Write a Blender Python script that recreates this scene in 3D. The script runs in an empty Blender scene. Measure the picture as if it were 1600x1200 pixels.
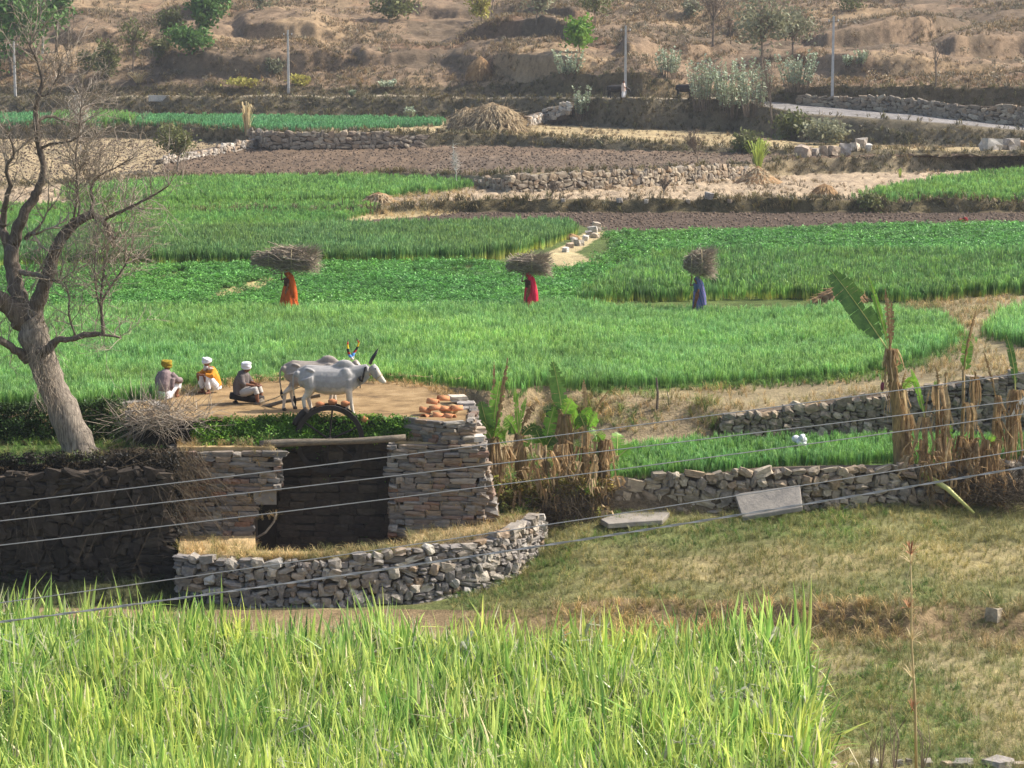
import bpy, bmesh, math, random
import numpy as np
from mathutils import Vector, Matrix, Euler

random.seed(7)
RNG = np.random.default_rng(7)
PI = math.pi
SC = bpy.context.scene
COL = SC.collection

# ------------------------------------------------------------------ camera
CAMZ = 13.7
F = 3600.0                      # focal length in pixels of a 1600-wide frame
PITCH = math.atan(525.0 / F)
cam_d = bpy.data.cameras.new('camera')
cam = bpy.data.objects.new('camera', cam_d)
COL.objects.link(cam)
cam.location = (0, 0, CAMZ)
cam.rotation_euler = (PI / 2 - PITCH, 0, 0)
cam_d.sensor_width = 36.0
cam_d.lens = 36.0 * F / 1600.0
cam_d.clip_start = 0.5
cam_d.clip_end = 3000
SC.camera = cam

# ------------------------------------------------------------------ light
SUN_EL = math.radians(43)
SUN_AZ = math.radians(18)       # to the right, turned this much away from the camera
sdir = Vector((math.cos(SUN_EL) * math.cos(SUN_AZ), math.cos(SUN_EL) * math.sin(SUN_AZ), math.sin(SUN_EL)))
sun_d = bpy.data.lights.new('sun', 'SUN')
sun_d.energy = 4.4
sun_d.angle = math.radians(0.5)
sun_d.color = (1.0, 0.965, 0.9)
sun = bpy.data.objects.new('sun', sun_d)
COL.objects.link(sun)
sun.location = (30, 40, 60)
sun.rotation_euler = sdir.to_track_quat('Z', 'Y').to_euler()
W = bpy.data.worlds.new('World')
SC.world = W
W.use_nodes = True
nt = W.node_tree
bg = nt.nodes['Background']
sky = nt.nodes.new('ShaderNodeTexSky')
sky.sky_type = 'NISHITA'
sky.sun_disc = False
sky.sun_elevation = SUN_EL
sky.sun_rotation = PI / 2 - SUN_AZ      # measured clockwise from +Y
sky.altitude = 600
sky.dust_density = 4.5
nt.links.new(sky.outputs[0], bg.inputs[0])
bg.inputs[1].default_value = 0.15
SC.view_settings.view_transform = 'Standard'
SC.view_settings.look = 'None'
SC.view_settings.exposure = 0.72
SC.view_settings.gamma = 1.0
SC.cycles.max_bounces = 5
SC.cycles.volume_bounces = 0
SC.cycles.diffuse_bounces = 3
SC.cycles.glossy_bounces = 2
SC.cycles.transmission_bounces = 4
SC.cycles.transparent_max_bounces = 4
SC.cycles.use_denoising = True

# ------------------------------------------------------------------ pixel <-> world (layout survey of the place)
cp, sp_ = math.cos(PITCH), math.sin(PITCH)

def ray(px, py):
    a, b = (px - 800.0) / F, -(py - 600.0) / F
    return Vector((a, cp + b * sp_, -sp_ + b * cp))

def at(px, py, z):
    d = ray(px, py)
    t = (z - CAMZ) / d.z
    return Vector((d.x * t, d.y * t, z))

def aty(px, py, y):
    d = ray(px, py)
    t = y / d.y
    return Vector((d.x * t, y, CAMZ + d.z * t))

def proj(x, y, z):
    x, y, z = np.asarray(x, float), np.asarray(y, float), np.asarray(z, float) - CAMZ
    dep = y * cp - z * sp_
    dep = np.maximum(dep, 0.01)
    up = y * sp_ + z * cp
    return 800 + F * x / dep, 600 - F * up / dep

def lin(r, g, b, k=1.0):
    def f(c):
        c = c / 255.0
        return (c / 12.92 if c <= 0.04045 else ((c + 0.055) / 1.055) ** 2.4) * k
    return (f(r), f(g), f(b))

# ------------------------------------------------------------------ numpy value noise
_perm = np.random.default_rng(3).random((256, 256))

def vnoise(x, y):
    x = np.asarray(x, float); y = np.asarray(y, float)
    xi = np.floor(x).astype(int); yi = np.floor(y).astype(int)
    fx = x - xi; fy = y - yi
    fx = fx * fx * (3 - 2 * fx); fy = fy * fy * (3 - 2 * fy)
    a = _perm[xi & 255, yi & 255]; b = _perm[(xi + 1) & 255, yi & 255]
    c = _perm[xi & 255, (yi + 1) & 255]; d = _perm[(xi + 1) & 255, (yi + 1) & 255]
    return (a * (1 - fx) + b * fx) * (1 - fy) + (c * (1 - fx) + d * fx) * fy - 0.5

def fbm(x, y, o=4):
    s = 0; a = 1.0
    for k in range(o):
        s = s + a * vnoise(np.asarray(x) * 2 ** k + 17 * k, np.asarray(y) * 2 ** k + 31 * k)
        a *= 0.5
    return s

def sstep(t):
    t = np.clip(t, 0, 1)
    return t * t * (3 - 2 * t)

# ------------------------------------------------------------------ materials
def ramp(nt, cols, fac, const=False):
    r = nt.nodes.new('ShaderNodeValToRGB')
    el = r.color_ramp.elements
    n = len(cols)
    while len(el) < n:
        el.new(0.5)
    for i, c in enumerate(cols):
        if len(c) == 4:
            p, c = c[0], c[1:]
        else:
            p = i / max(1, n - 1)
        el[i].position = p
        el[i].color = (c[0], c[1], c[2], 1)
    if const:
        r.color_ramp.interpolation = 'CONSTANT'
    nt.links.new(fac, r.inputs[0])
    return r.outputs[0]

def newmat(name):
    m = bpy.data.materials.new(name)
    m.use_nodes = True
    nt = m.node_tree
    b = nt.nodes['Principled BSDF']
    b.inputs['Specular IOR Level'].default_value = 0.2
    return m, nt, b

def noise(nt, vec, scale, detail=4, rough=0.6):
    n = nt.nodes.new('ShaderNodeTexNoise')
    n.inputs['Scale'].default_value = scale
    n.inputs['Detail'].default_value = detail
    n.inputs['Roughness'].default_value = rough
    nt.links.new(vec, n.inputs['Vector'])
    return n.outputs['Fac']

def mathn(nt, op, a, b=None):
    n = nt.nodes.new('ShaderNodeMath'); n.operation = op
    for i, v in enumerate((a, b)):
        if v is None: continue
        if isinstance(v, (int, float)): n.inputs[i].default_value = v
        else: nt.links.new(v, n.inputs[i])
    return n.outputs[0]

def mulcol(nt, col, val):
    n = nt.nodes.new('ShaderNodeVectorMath'); n.operation = 'SCALE'
    nt.links.new(col, n.inputs[0]); nt.links.new(val, n.inputs['Scale'])
    return n.outputs[0]

def mat(name, cols, scale=2.0, rough=0.9, bump=0.0, bscale=None, rnd=0.0, transl=0.0, coord='obj', rand_ramp=None, stretch=None, rr_mix=0.75, spec=0.2):
    """cols: noise ramp; rand_ramp: per-object / per-instance ramp mixed in."""
    m, nt, b = newmat(name)
    b.inputs['Roughness'].default_value = rough
    b.inputs['Specular IOR Level'].default_value = spec
    if coord == 'world':
        vec = nt.nodes.new('ShaderNodeNewGeometry').outputs['Position']
    else:
        vec = nt.nodes.new('ShaderNodeTexCoord').outputs['Object']
    if stretch:
        mp = nt.nodes.new('ShaderNodeMapping'); mp.inputs['Scale'].default_value = stretch
        nt.links.new(vec, mp.inputs[0]); vec = mp.outputs[0]
    nz = noise(nt, vec, scale)
    fac = mathn(nt, 'ADD', mathn(nt, 'MULTIPLY', mathn(nt, 'SUBTRACT', nz, 0.5), 2.2), 0.5)
    c = ramp(nt, cols, fac)
    oi = nt.nodes.new('ShaderNodeObjectInfo')
    if rand_ramp:
        rc = ramp(nt, rand_ramp, oi.outputs['Random'])
        mx = nt.nodes.new('ShaderNodeMix'); mx.data_type = 'RGBA'
        mx.inputs[0].default_value = rr_mix
        nt.links.new(c, mx.inputs[6]); nt.links.new(rc, mx.inputs[7])
        c = mx.outputs[2]
        # keep the noise as light/dark grain
        c = mulcol(nt, c, mathn(nt, 'ADD', mathn(nt, 'MULTIPLY', nz, 0.9), 0.55))
    if rnd:
        k = mathn(nt, 'ADD', mathn(nt, 'MULTIPLY', oi.outputs['Random'], 2 * rnd), 1 - rnd)
        c = mulcol(nt, c, k)
    nt.links.new(c, b.inputs['Base Color'])
    if bump:
        bn = nt.nodes.new('ShaderNodeBump')
        bn.inputs['Strength'].default_value = bump
        bn.inputs['Distance'].default_value = 0.05
        nt.links.new(noise(nt, vec, bscale or scale * 4, 6, 0.7), bn.inputs['Height'])
        nt.links.new(bn.outputs[0], b.inputs['Normal'])
    if transl:
        t = nt.nodes.new('ShaderNodeBsdfTranslucent')
        nt.links.new(c, t.inputs[0])
        mix = nt.nodes.new('ShaderNodeMixShader')
        mix.inputs[0].default_value = transl
        out = nt.nodes['Material Output']
        nt.links.new(b.outputs[0], mix.inputs[1]); nt.links.new(t.outputs[0], mix.inputs[2])
        nt.links.new(mix.outputs[0], out.inputs[0])
    return m

def terrain_mat():
    m, nt, b = newmat('earth_and_dry_grass')
    b.inputs['Roughness'].default_value = 0.95
    b.inputs['Specular IOR Level'].default_value = 0.1
    at_ = nt.nodes.new('ShaderNodeAttribute'); at_.attribute_name = 'Col'
    pos = nt.nodes.new('ShaderNodeNewGeometry').outputs['Position']
    n1 = noise(nt, pos, 0.35, 3); n2 = noise(nt, pos, 1.6, 6, 0.75); n3 = noise(nt, pos, 14.0, 4, 0.7)
    s = mathn(nt, 'ADD', mathn(nt, 'MULTIPLY', n1, 0.5), mathn(nt, 'MULTIPLY', n2, 0.8))
    s = mathn(nt, 'ADD', s, mathn(nt, 'MULTIPLY', n3, 0.7))
    s = mathn(nt, 'SUBTRACT', mathn(nt, 'MULTIPLY', s, 2.3), 1.30)
    s = mathn(nt, 'MAXIMUM', s, 0.3)
    c = mulcol(nt, at_.outputs['Color'], s)
    nt.links.new(c, b.inputs['Base Color'])
    bn = nt.nodes.new('ShaderNodeBump'); bn.inputs['Strength'].default_value = 0.8; bn.inputs['Distance'].default_value = 0.25
    h = mathn(nt, 'ADD', mathn(nt, 'MULTIPLY', n2, 0.7), mathn(nt, 'MULTIPLY', n3, 0.35))
    nt.links.new(h, bn.inputs['Height']); nt.links.new(bn.outputs[0], b.inputs['Normal'])
    return m

MT = {}
MT['terrain'] = terrain_mat()

# ------------------------------------------------------------------ object helpers
def tag(o, label, cat, group=None, kind=None):
    o['label'] = label; o['category'] = cat
    if group: o['group'] = group
    if kind: o['kind'] = kind
    return o

def thing(name, label, cat, loc=(0, 0, 0), rz=0.0, group=None, scale=1.0):
    o = bpy.data.objects.new(name, None)
    COL.objects.link(o)
    o.location = loc; o.rotation_euler = (0, 0, rz); o.scale = (scale,) * 3
    o.empty_display_size = 0.1
    return tag(o, label, cat, group)

def link(name, me, parent=None, loc=None, rot=None, scale=None):
    o = bpy.data.objects.new(name, me)
    COL.objects.link(o)
    if parent is not None: o.parent = parent
    if loc is not None: o.location = loc
    if rot is not None: o.rotation_euler = rot
    if scale is not None: o.scale = scale
    return o

class MB:
    """collects vertices and faces of one part"""
    def __init__(s): s.v = []; s.f = []; s.m = []
    def add(s, vs, fs, mi=0):
        k = len(s.v); s.v.extend([tuple(p) for p in vs])
        for f in fs:
            s.f.append(tuple(i + k for i in f)); s.m.append(mi)
        return s
    def tube(s, pts, rad, n=6, cap=True, mi=0, sq=1.0, up=None):
        pts = [Vector(p) for p in pts]
        if isinstance(rad, (int, float)): rad = [rad] * len(pts)
        vs = []; fs = []
        prev = None
        for i, p in enumerate(pts):
            a = pts[max(0, i - 1)]; b = pts[min(len(pts) - 1, i + 1)]
            t = (b - a)
            if t.length < 1e-9: t = Vector((0, 0, 1))
            t.normalize()
            if prev is None:
                ref = Vector(up) if up else (Vector((0, 0, 1)) if abs(t.z) < 0.9 else Vector((1, 0, 0)))
                nx = t.cross(ref).normalized()
            else:
                nx = (prev - t * prev.dot(t))
                nx = nx.normalized() if nx.length > 1e-6 else t.orthogonal().normalized()
            prev = nx
            ny = t.cross(nx)
            for k in range(n):
                a_ = 2 * PI * k / n
                vs.append(p + (nx * math.cos(a_) * sq + ny * math.sin(a_)) * rad[i])
        m = len(pts)
        for i in range(m - 1):
            for k in range(n):
                k2 = (k + 1) % n
                fs.append((i * n + k, i * n + k2, (i + 1) * n + k2, (i + 1) * n + k))
        if cap:
            fs.append(tuple(range(n - 1, -1, -1))); fs.append(tuple((m - 1) * n + k for k in range(n)))
        return s.add(vs, fs, mi)
    def ell(s, c, r, n=12, mi=0, rot=None):
        c = Vector(c); R = Euler(rot).to_matrix() if rot else Matrix.Identity(3)
        vs = []; fs = []; h = n // 2
        for i in range(h + 1):
            th = PI * i / h
            for k in range(n):
                ph = 2 * PI * k / n
                v = Vector((r[0] * math.sin(th) * math.cos(ph), r[1] * math.sin(th) * math.sin(ph), r[2] * math.cos(th)))
                vs.append(c + R @ v)
        for i in range(h):
            for k in range(n):
                k2 = (k + 1) % n
                fs.append((i * n + k, (i + 1) * n + k, (i + 1) * n + k2, i * n + k2))
        return s.add(vs, fs, mi)
    def box(s, c, d, rz=0, mi=0, jit=0):
        c = Vector(c); R = Matrix.Rotation(rz, 3, 'Z')
        vs = []
        for z in (-1, 1):
            for y in (-1, 1):
                for x in (-1, 1):
                    v = Vector((x * d[0] / 2, y * d[1] / 2, z * d[2] / 2))
                    if jit: v += Vector((random.uniform(-jit, jit), random.uniform(-jit, jit), random.uniform(-jit, jit)))
                    vs.append(c + R @ v)
        return s.add(vs, [(0, 2, 3, 1), (4, 5, 7, 6), (0, 1, 5, 4), (1, 3, 7, 5), (3, 2, 6, 7), (2, 0, 4, 6)], mi)
    def strip(s, pts, wid, side, fold=0.0, mi=0):
        """a leaf: strip along pts, half-widths wid, sideways vector side; fold lifts the edges"""
        vs = []; fs = []
        side = Vector(side).normalized()
        n = len(pts)
        for i, p in enumerate(pts):
            p = Vector(p)
            t = Vector(pts[min(n - 1, i + 1)]) - Vector(pts[max(0, i - 1)])
            nrm = side.cross(t)
            nrm = nrm.normalized() if nrm.length > 1e-9 else Vector((0, 0, 1))
            w = wid[i]
            if fold:
                vs += [p - side * w + nrm * w * fold, p, p + side * w + nrm * w * fold]
            else:
                vs += [p - side * w, p + side * w]
        k = 3 if fold else 2
        for i in range(n - 1):
            for j in range(k - 1):
                fs.append((i * k + j, i * k + j + 1, (i + 1) * k + j + 1, (i + 1) * k + j))
        return s.add(vs, fs, mi)
    def prism(s, poly, z0, z1, mi=0, mi_top=None):
        """vertical prism over a plan polygon (list of (x, y)); z0/z1 scalars or lists"""
        n = len(poly)
        z0 = [z0] * n if isinstance(z0, (int, float)) else z0
        z1 = [z1] * n if isinstance(z1, (int, float)) else z1
        a = sum(poly[i][0] * poly[(i + 1) % n][1] - poly[(i + 1) % n][0] * poly[i][1] for i in range(n))
        if a < 0:
            poly = poly[::-1]; z0 = z0[::-1]; z1 = z1[::-1]
        vs = [(p[0], p[1], z0[i]) for i, p in enumerate(poly)] + [(p[0], p[1], z1[i]) for i, p in enumerate(poly)]
        s.add(vs, [(i, (i + 1) % n, n + (i + 1) % n, n + i) for i in range(n)] + [tuple(range(n - 1, -1, -1))], mi)
        k = len(s.v) - 2 * n
        s.f.append(tuple(k + n + i for i in range(n))); s.m.append(mi if mi_top is None else mi_top)
        return s
    def mesh(s, name, mats, smooth=False):
        me = bpy.data.meshes.new(name)
        me.from_pydata(s.v, [], s.f)
        if not isinstance(mats, (list, tuple)): mats = [mats]
        for m in mats: me.materials.append(m)
        if len(mats) > 1: me.polygons.foreach_set('material_index', s.m)
        if smooth: me.polygons.foreach_set('use_smooth', [True] * len(me.polygons))
        me.update()
        return me
    def build(s, name, mats, parent=None, smooth=False, loc=None, rot=None, scale=None):
        return link(name, s.mesh(name, mats, smooth), parent, loc, rot, scale)

def remesh(mb, name, mats, voxel=0.012, smooth=2, parent=None):
    """union of overlapping volumes as one continuous surface"""
    me0 = mb.mesh('tmp', mats)
    o = bpy.data.objects.new('tmp', me0); COL.objects.link(o)
    r = o.modifiers.new('r', 'REMESH'); r.mode = 'VOXEL'; r.voxel_size = voxel; r.use_smooth_shade = True
    if smooth:
        sm = o.modifiers.new('s', 'SMOOTH'); sm.factor = 0.5; sm.iterations = smooth
    dg = bpy.context.evaluated_depsgraph_get()
    me = bpy.data.meshes.new_from_object(o.evaluated_get(dg))
    bpy.data.objects.remove(o); bpy.data.meshes.remove(me0)
    me.name = name
    me.materials.clear()
    for m in (mats if isinstance(mats, (list, tuple)) else [mats]): me.materials.append(m)
    me.polygons.foreach_set('use_smooth', [True] * len(me.polygons))
    me.polygons.foreach_set('material_index', [0] * len(me.polygons))
    return link(name, me, parent)

def arr_mesh(name, v, f, mats, smooth=False):
    """fast numpy mesh; f is an (n,k) array"""
    v = np.asarray(v, np.float32); f = np.asarray(f, np.int32)
    me = bpy.data.meshes.new(name)
    me.vertices.add(len(v)); me.vertices.foreach_set('co', v.ravel())
    n, k = f.shape
    me.loops.add(n * k); me.loops.foreach_set('vertex_index', f.ravel())
    me.polygons.add(n); me.polygons.foreach_set('loop_start', np.arange(0, n * k, k, dtype=np.int32))
    me.update(calc_edges=True)
    if smooth: me.polygons.foreach_set('use_smooth', np.ones(n, bool))
    for m in (mats if isinstance(mats, (list, tuple)) else [mats]): me.materials.append(m)
    me.validate()
    return me

def setcol(me, cols):
    a = me.attributes.new('Col', 'FLOAT_COLOR', 'POINT')
    c = np.ones((len(cols), 4), np.float32); c[:, :3] = cols
    a.data.foreach_set('color', c.ravel())

def scatter(name, pts, rot, scl, sources, label, cat):
    """uncountable ground cover: instances of a few clump meshes on given points (geometry nodes)"""
    pts = np.asarray(pts, np.float32); n = len(pts)
    me = bpy.data.meshes.new(name)
    me.vertices.add(n); me.vertices.foreach_set('co', pts.ravel())
    a = me.attributes.new('rot', 'FLOAT_VECTOR', 'POINT'); a.data.foreach_set('vector', np.asarray(rot, np.float32).ravel())
    a = me.attributes.new('scl', 'FLOAT_VECTOR', 'POINT'); a.data.foreach_set('vector', np.asarray(scl, np.float32).ravel())
    a = me.attributes.new('idx', 'INT', 'POINT'); a.data.foreach_set('value', RNG.integers(0, len(sources), n).astype(np.int32))
    o = link(name, me)
    g = bpy.data.node_groups.new(name, 'GeometryNodeTree')
    g.interface.new_socket('Geometry', in_out='INPUT', socket_type='NodeSocketGeometry')
    g.interface.new_socket('Geometry', in_out='OUTPUT', socket_type='NodeSocketGeometry')
    gi = g.nodes.new('NodeGroupInput'); go = g.nodes.new('NodeGroupOutput')
    iop = g.nodes.new('GeometryNodeInstanceOnPoints')
    jn = g.nodes.new('GeometryNodeJoinGeometry')
    for sm in sources:
        so = bpy.data.objects.new(name + '_clump', sm)
        oi = g.nodes.new('GeometryNodeObjectInfo'); oi.inputs['Object'].default_value = so
        ti = g.nodes.new('GeometryNodeGeometryToInstance')
        g.links.new(oi.outputs['Geometry'], ti.inputs[0]); g.links.new(ti.outputs[0], jn.inputs[0])
    def attr(nm, ty):
        a = g.nodes.new('GeometryNodeInputNamedAttribute'); a.data_type = ty; a.inputs['Name'].default_value = nm
        return a.outputs['Attribute']
    g.links.new(gi.outputs[0], iop.inputs['Points'])
    g.links.new(jn.outputs[0], iop.inputs['Instance'])
    iop.inputs['Pick Instance'].default_value = True
    g.links.new(attr('idx', 'INT'), iop.inputs['Instance Index'])
    g.links.new(attr('rot', 'FLOAT_VECTOR'), iop.inputs['Rotation'])
    g.links.new(attr('scl', 'FLOAT_VECTOR'), iop.inputs['Scale'])
    g.links.new(iop.outputs[0], go.inputs[0])
    md = o.modifiers.new('scatter', 'NODES'); md.node_group = g
    return tag(o, label, cat, kind='stuff')

def rscat(name, pts, smin, smax, sources, label, cat, tilt=0.12, hvar=0.2, patch=0.0, thin=0.0):
    pts = np.asarray(pts)
    if thin:
        pts = pts[RNG.random(len(pts)) > thin * np.clip(2.5 * fbm(pts[:, 0] * .22 + 3, pts[:, 1] * .3, 4), 0, 1)]
    n = len(pts)
    rot = np.zeros((n, 3)); rot[:, 2] = RNG.uniform(0, 2 * PI, n)
    rot[:, 0] = RNG.normal(0, tilt, n); rot[:, 1] = RNG.normal(0, tilt, n)
    s = RNG.uniform(smin, smax, n)
    if patch: s = s * (1 + patch * (fbm(pts[:, 0] * .18, pts[:, 1] * .3, 4) + .8 * vnoise(pts[:, 0] * 1.3, pts[:, 1] * 1.3)))
    scl = np.stack([s, s, s * RNG.uniform(1 - hvar, 1 + hvar, n)], 1)
    return scatter(name, pts, rot, scl, sources, label, cat)

# ================================================================== TERRAIN
# terrace edges from front to back: (px, py of the foot or ('y', metres), z below, z above, run of the riser)
def yv(y): return ('y', y)
EDGES = [
    # E0 low bank across the meadow
    [(-700, 985, 0, .1, 1.5), (800, 985, .02, .15, 1.5), (950, 975, 0, .3, 1.4), (1150, 985, 0, .45, 1.2), (1290, 1000, 0, .62, .8), (1420, 1008, 0, .62, .8), (1480, 1000, 0, .4, 1.6), (1600, 1005, 0, .4, 1.2), (2300, 990, 0, .4, 1.2)],
    # E1 lawn -> lower strip; on the left the shaded wall, in the middle the well pit
    [(-700, 905, .3, 3.1, .6), (0, 905, .3, 3.1, .6), (150, 905, .3, 3.25, .6), (262, 900, .3, 3.2, .6), (290, yv(56.3), .2, -4, .3), (400, yv(55.8), .1, -4, .3), (640, yv(56.2), .1, -4, .3),
     (715, yv(56.9), .2, -4, .3), (765, yv(57.6), .3, 1.2, .5), (820, yv(58.9), .5, 1.35, .5), (850, yv(60.6), .9, 1.5, .5), (880, 812, 1.1, 1.6, .4), (950, 806, 1.2, 2.1, .3), (1100, 802, 1.2, 2.2, .3), (1250, 797, 1.2, 2.2, .3), (1400, 790, 1.2, 2.2, .3), (1600, 775, 1.2, 2.2, .3), (2300, 770, 1.2, 2.2, .3)],
    # E2 strip -> path and wheat level
    [(-700, 700, 3.2, 3.9, .5), (0, 695, 3.25, 3.95, .5), (180, 686, 3.3, 3.95, .5), (262, yv(62.5), 3.3, 3.9, .5), (290, yv(67), -4, 3.8, .3), (600, yv(68), -4, 3.75, .3), (715, yv(67.4), -4, 3.7, .3), (765, yv(67), 1.5, 3.6, .6), (850, 700, 1.8, 3.5, 1.2), (950, 694, 2.1, 3.2, 2.2), (1080, 690, 2.2, 3.05, 1.8), (1140, 688, 2.2, 2.95, .4), (1250, 684, 2.2, 3.1, .3), (1400, 684, 2.2, 3.5, .3), (1600, 682, 2.2, 4.0, .3), (2300, 680, 2.2, 4.1, .3)],
    # E3 wall behind the ploughed strip
    [(-700, 335, 3.8, 3.85, .5), (560, 335, 3.8, 3.85, .5), (660, 332, 3.8, 4.3, .5), (700, 331, 3.8, 4.5, .5), (1300, 332, 3.8, 4.5, .5), (2300, 330, 3.8, 4.5, .5)],
    # E4 stone wall in front of the big ploughed field
    [(-700, 294, 4.3, 4.4, .6), (0, 294, 4.3, 4.4, .6), (260, 280, 4.3, 4.4, .6), (560, 277, 4.4, 4.6, .5), (650, 281, 4.5, 4.9, .5), (740, 292, 4.5, 5.2, .5), (800, 300, 4.5, 5.6, .4), (1000, 291, 4.5, 5.6, .4), (1170, 277, 4.5, 5.4, .4), (1240, 272, 4.5, 5.6, .5), (1600, 265, 4.5, 5.6, .5), (2300, 263, 4.5, 5.6, .5)],
    # E5 wall at the back of the ploughed field
    [(-700, 218, 5.8, 6.9, .5), (80, 216, 5.8, 6.9, .5), (270, 217, 5.8, 6.9, .5), (390, 225, 5.7, 6.8, .5), (430, 231, 5.6, 6.8, .5), (640, 229, 5.6, 6.7, .8), (780, 228, 5.7, 6.6, 1.0), (900, 233, 5.7, 6.5, 1.0), (1080, 238, 5.7, 6.3, 1.0), (1160, 240, 5.7, 6.1, 1.0), (1240, 243, 5.7, 6.0, .8), (1600, 243, 5.7, 6.0, .8), (2300, 243, 5.7, 6.0, .8)],
    # E6 grassy bank below the road
    [(-700, 178, 7.0, 8.6, 3), (0, 178, 7.0, 8.6, 3), (400, 182, 7.0, 8.9, 3), (700, 186, 6.9, 8.9, 3), (850, 194, 6.7, 9.0, 2.5), (950, 200, 6.6, 9.2, 1.8), (1000, 202, 6.6, 9.3, 1.8), (1150, 207, 6.3, 9.1, 2), (1250, 222, 5.95, 8.2, 3), (1420, 228, 5.95, 7.85, 3), (1600, 232, 5.95, 7.2, 3), (2300, 240, 6.0, 6.6, 3)],
    # E7 bank / wall behind the road: relative to the road edge
    [(-700, ('r', 5), 0, .8, 1.5), (150, ('r', 5), 0, .9, 1.2), (400, ('r', 5), 0, .9, 1.2), (650, ('r', 5), 0, .7, 2), (800, ('r', 4.5), 0, 1.0, 2), (880, ('r', 4.5), 0, 2.0, .9), (1000, ('r', 4.5), 0, 2.2, .9), (1035, ('r', 4.5), 0, 1.6, 1.2), (1080, ('r', 4.5), 0, .5, 2), (1180, ('r', 6), .2, .7, 2), (1250, ('r', 12), .5, 1.5, .8), (1400, ('r', 14), .3, 2.1, .8), (1500, ('r', 15), .25, 2.4, .8), (1600, ('r', 16), .15, 3.0, .8), (2300, ('r', 16), .4, 3.2, .8)],
]
du = 0.0014
UC = np.concatenate([np.arange(-0.62, -0.33, 0.006), np.arange(-0.33, 0.33, du), np.arange(0.33, 0.62, 0.006)])
NC = len(UC)

def edge_arrays(E):
    us, ys, zl, zh, rn, rel = [], [], [], [], [], []
    for (px, py, a, b, r) in E:
        isrel = 0
        if isinstance(py, tuple):
            if py[0] == 'y':
                y = py[1]
            else:
                y = py[1]; isrel = 1
            pyy = 150 if isrel else 75 + F * (CAMZ - a) / y
            rr = ray(px, pyy); u = rr.x / rr.y
        else:
            p = at(px, py, a); u = p.x / p.y; y = p.y
        us.append(u); ys.append(y); zl.append(a); zh.append(b); rn.append(r); rel.append(isrel)
    I = lambda q: np.interp(UC, us, q)
    return I(ys), I(zl), I(zh), I(rn), any(rel)

ED = []
for k, E in enumerate(EDGES):
    y, a, b, r, rel = edge_arrays(E)
    if rel:
        py_, pa, pb, pr, _ = ED[-1]
        y = py_ + pr + y; a = pb + 0.04 + a; b = a + b
    amp = [.35, .12, .15, .2, .25, .35, .9, .5][k]
    if k not in (1, 2):
        y = y + amp * fbm(UC * y * 0.25 + k * 9, np.full(NC, k * 3.3), 4)
    if k in (3, 5, 6, 7):
        b = b + (np.where(UC > .11, .04, .22) if k == 6 else 0.22) * fbm(UC * y * 0.5 + 40, np.full(NC, k * 7.7), 4)
    ED.append((y, a, b, r, rel))
ROADW = None

ROWS_Y, ROWS_Z, ROWS_ID = [], [], []
def addrow(y, z, zid): ROWS_Y.append(y * np.ones(NC)); ROWS_Z.append(z * np.ones(NC)); ROWS_ID.append(zid)
for t in np.linspace(0, 1, 10)[:-1]: addrow(0.5 + t * 35.5, 11.9 * (1 - t), 'near')
prev_y = np.full(NC, 36.0); prev_z = np.zeros(NC)
NSUB = [34, 34, 16, 90, 22, 30, 16, 8]
NAMES = ['meadow', 'lawn', 'strip', 'field', 'stubble', 'plough', 'green', 'road']
for k, (y, a, b, r, rel) in enumerate(ED):
    n = NSUB[k]
    for t in np.linspace(0, 1, n + 1)[(0 if k == 0 else 1):-1]:
        addrow(prev_y + (y - prev_y) * t, prev_z + (a - prev_z) * t, NAMES[k])
    nr = 8 if k in (5, 6, 7) else 5
    for t in np.linspace(0, 1, nr + 1):
        s = float(sstep(t)) if k in (0, 6) else t
        addrow(y + r * t, a + (b - a) * s, 'riser%d' % k)
    prev_y = y + r; prev_z = b
Y7, Z7 = prev_y.copy(), prev_z.copy()
# hill
NH1, NH2 = 170, 26
YF = 285.0
for t in np.linspace(0, 1, NH1 + 1)[1:]: addrow(Y7 + (YF - Y7) * t, 0, 'hill')
for t in np.linspace(0, 1, NH2 + 1)[1:]: addrow(YF + (440 - YF) * t ** 1.4, 0, 'hill')
RY = np.array(ROWS_Y); RZ = np.array(ROWS_Z); NR = len(RY)
RX = RY * UC[None, :]
hr = np.array([i == 'hill' for i in ROWS_ID])
h0 = int(np.argmax(hr))

def hill_base(u, y):
    y7 = np.interp(u, UC, Y7); z7 = np.interp(u, UC, Z7)
    sl = (19.6 - z7) / (YF - y7)
    z = z7 + sl * (np.minimum(y, YF) - y7) + 0.24 * np.maximum(0, y - YF)
    return z
def hill_y(px, py):
    r = ray(px, py); u = r.x / r.y
    ys = np.linspace(150, 600, 1801)
    zr = CAMZ + r.z / r.y * ys
    y7 = np.interp(u, UC, Y7)
    zb = hill_base(np.full_like(ys, u), ys)
    ok = (zr <= zb) & (ys > y7)
    return u, float(ys[np.argmax(ok)]) if ok.any() else 300.0
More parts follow.
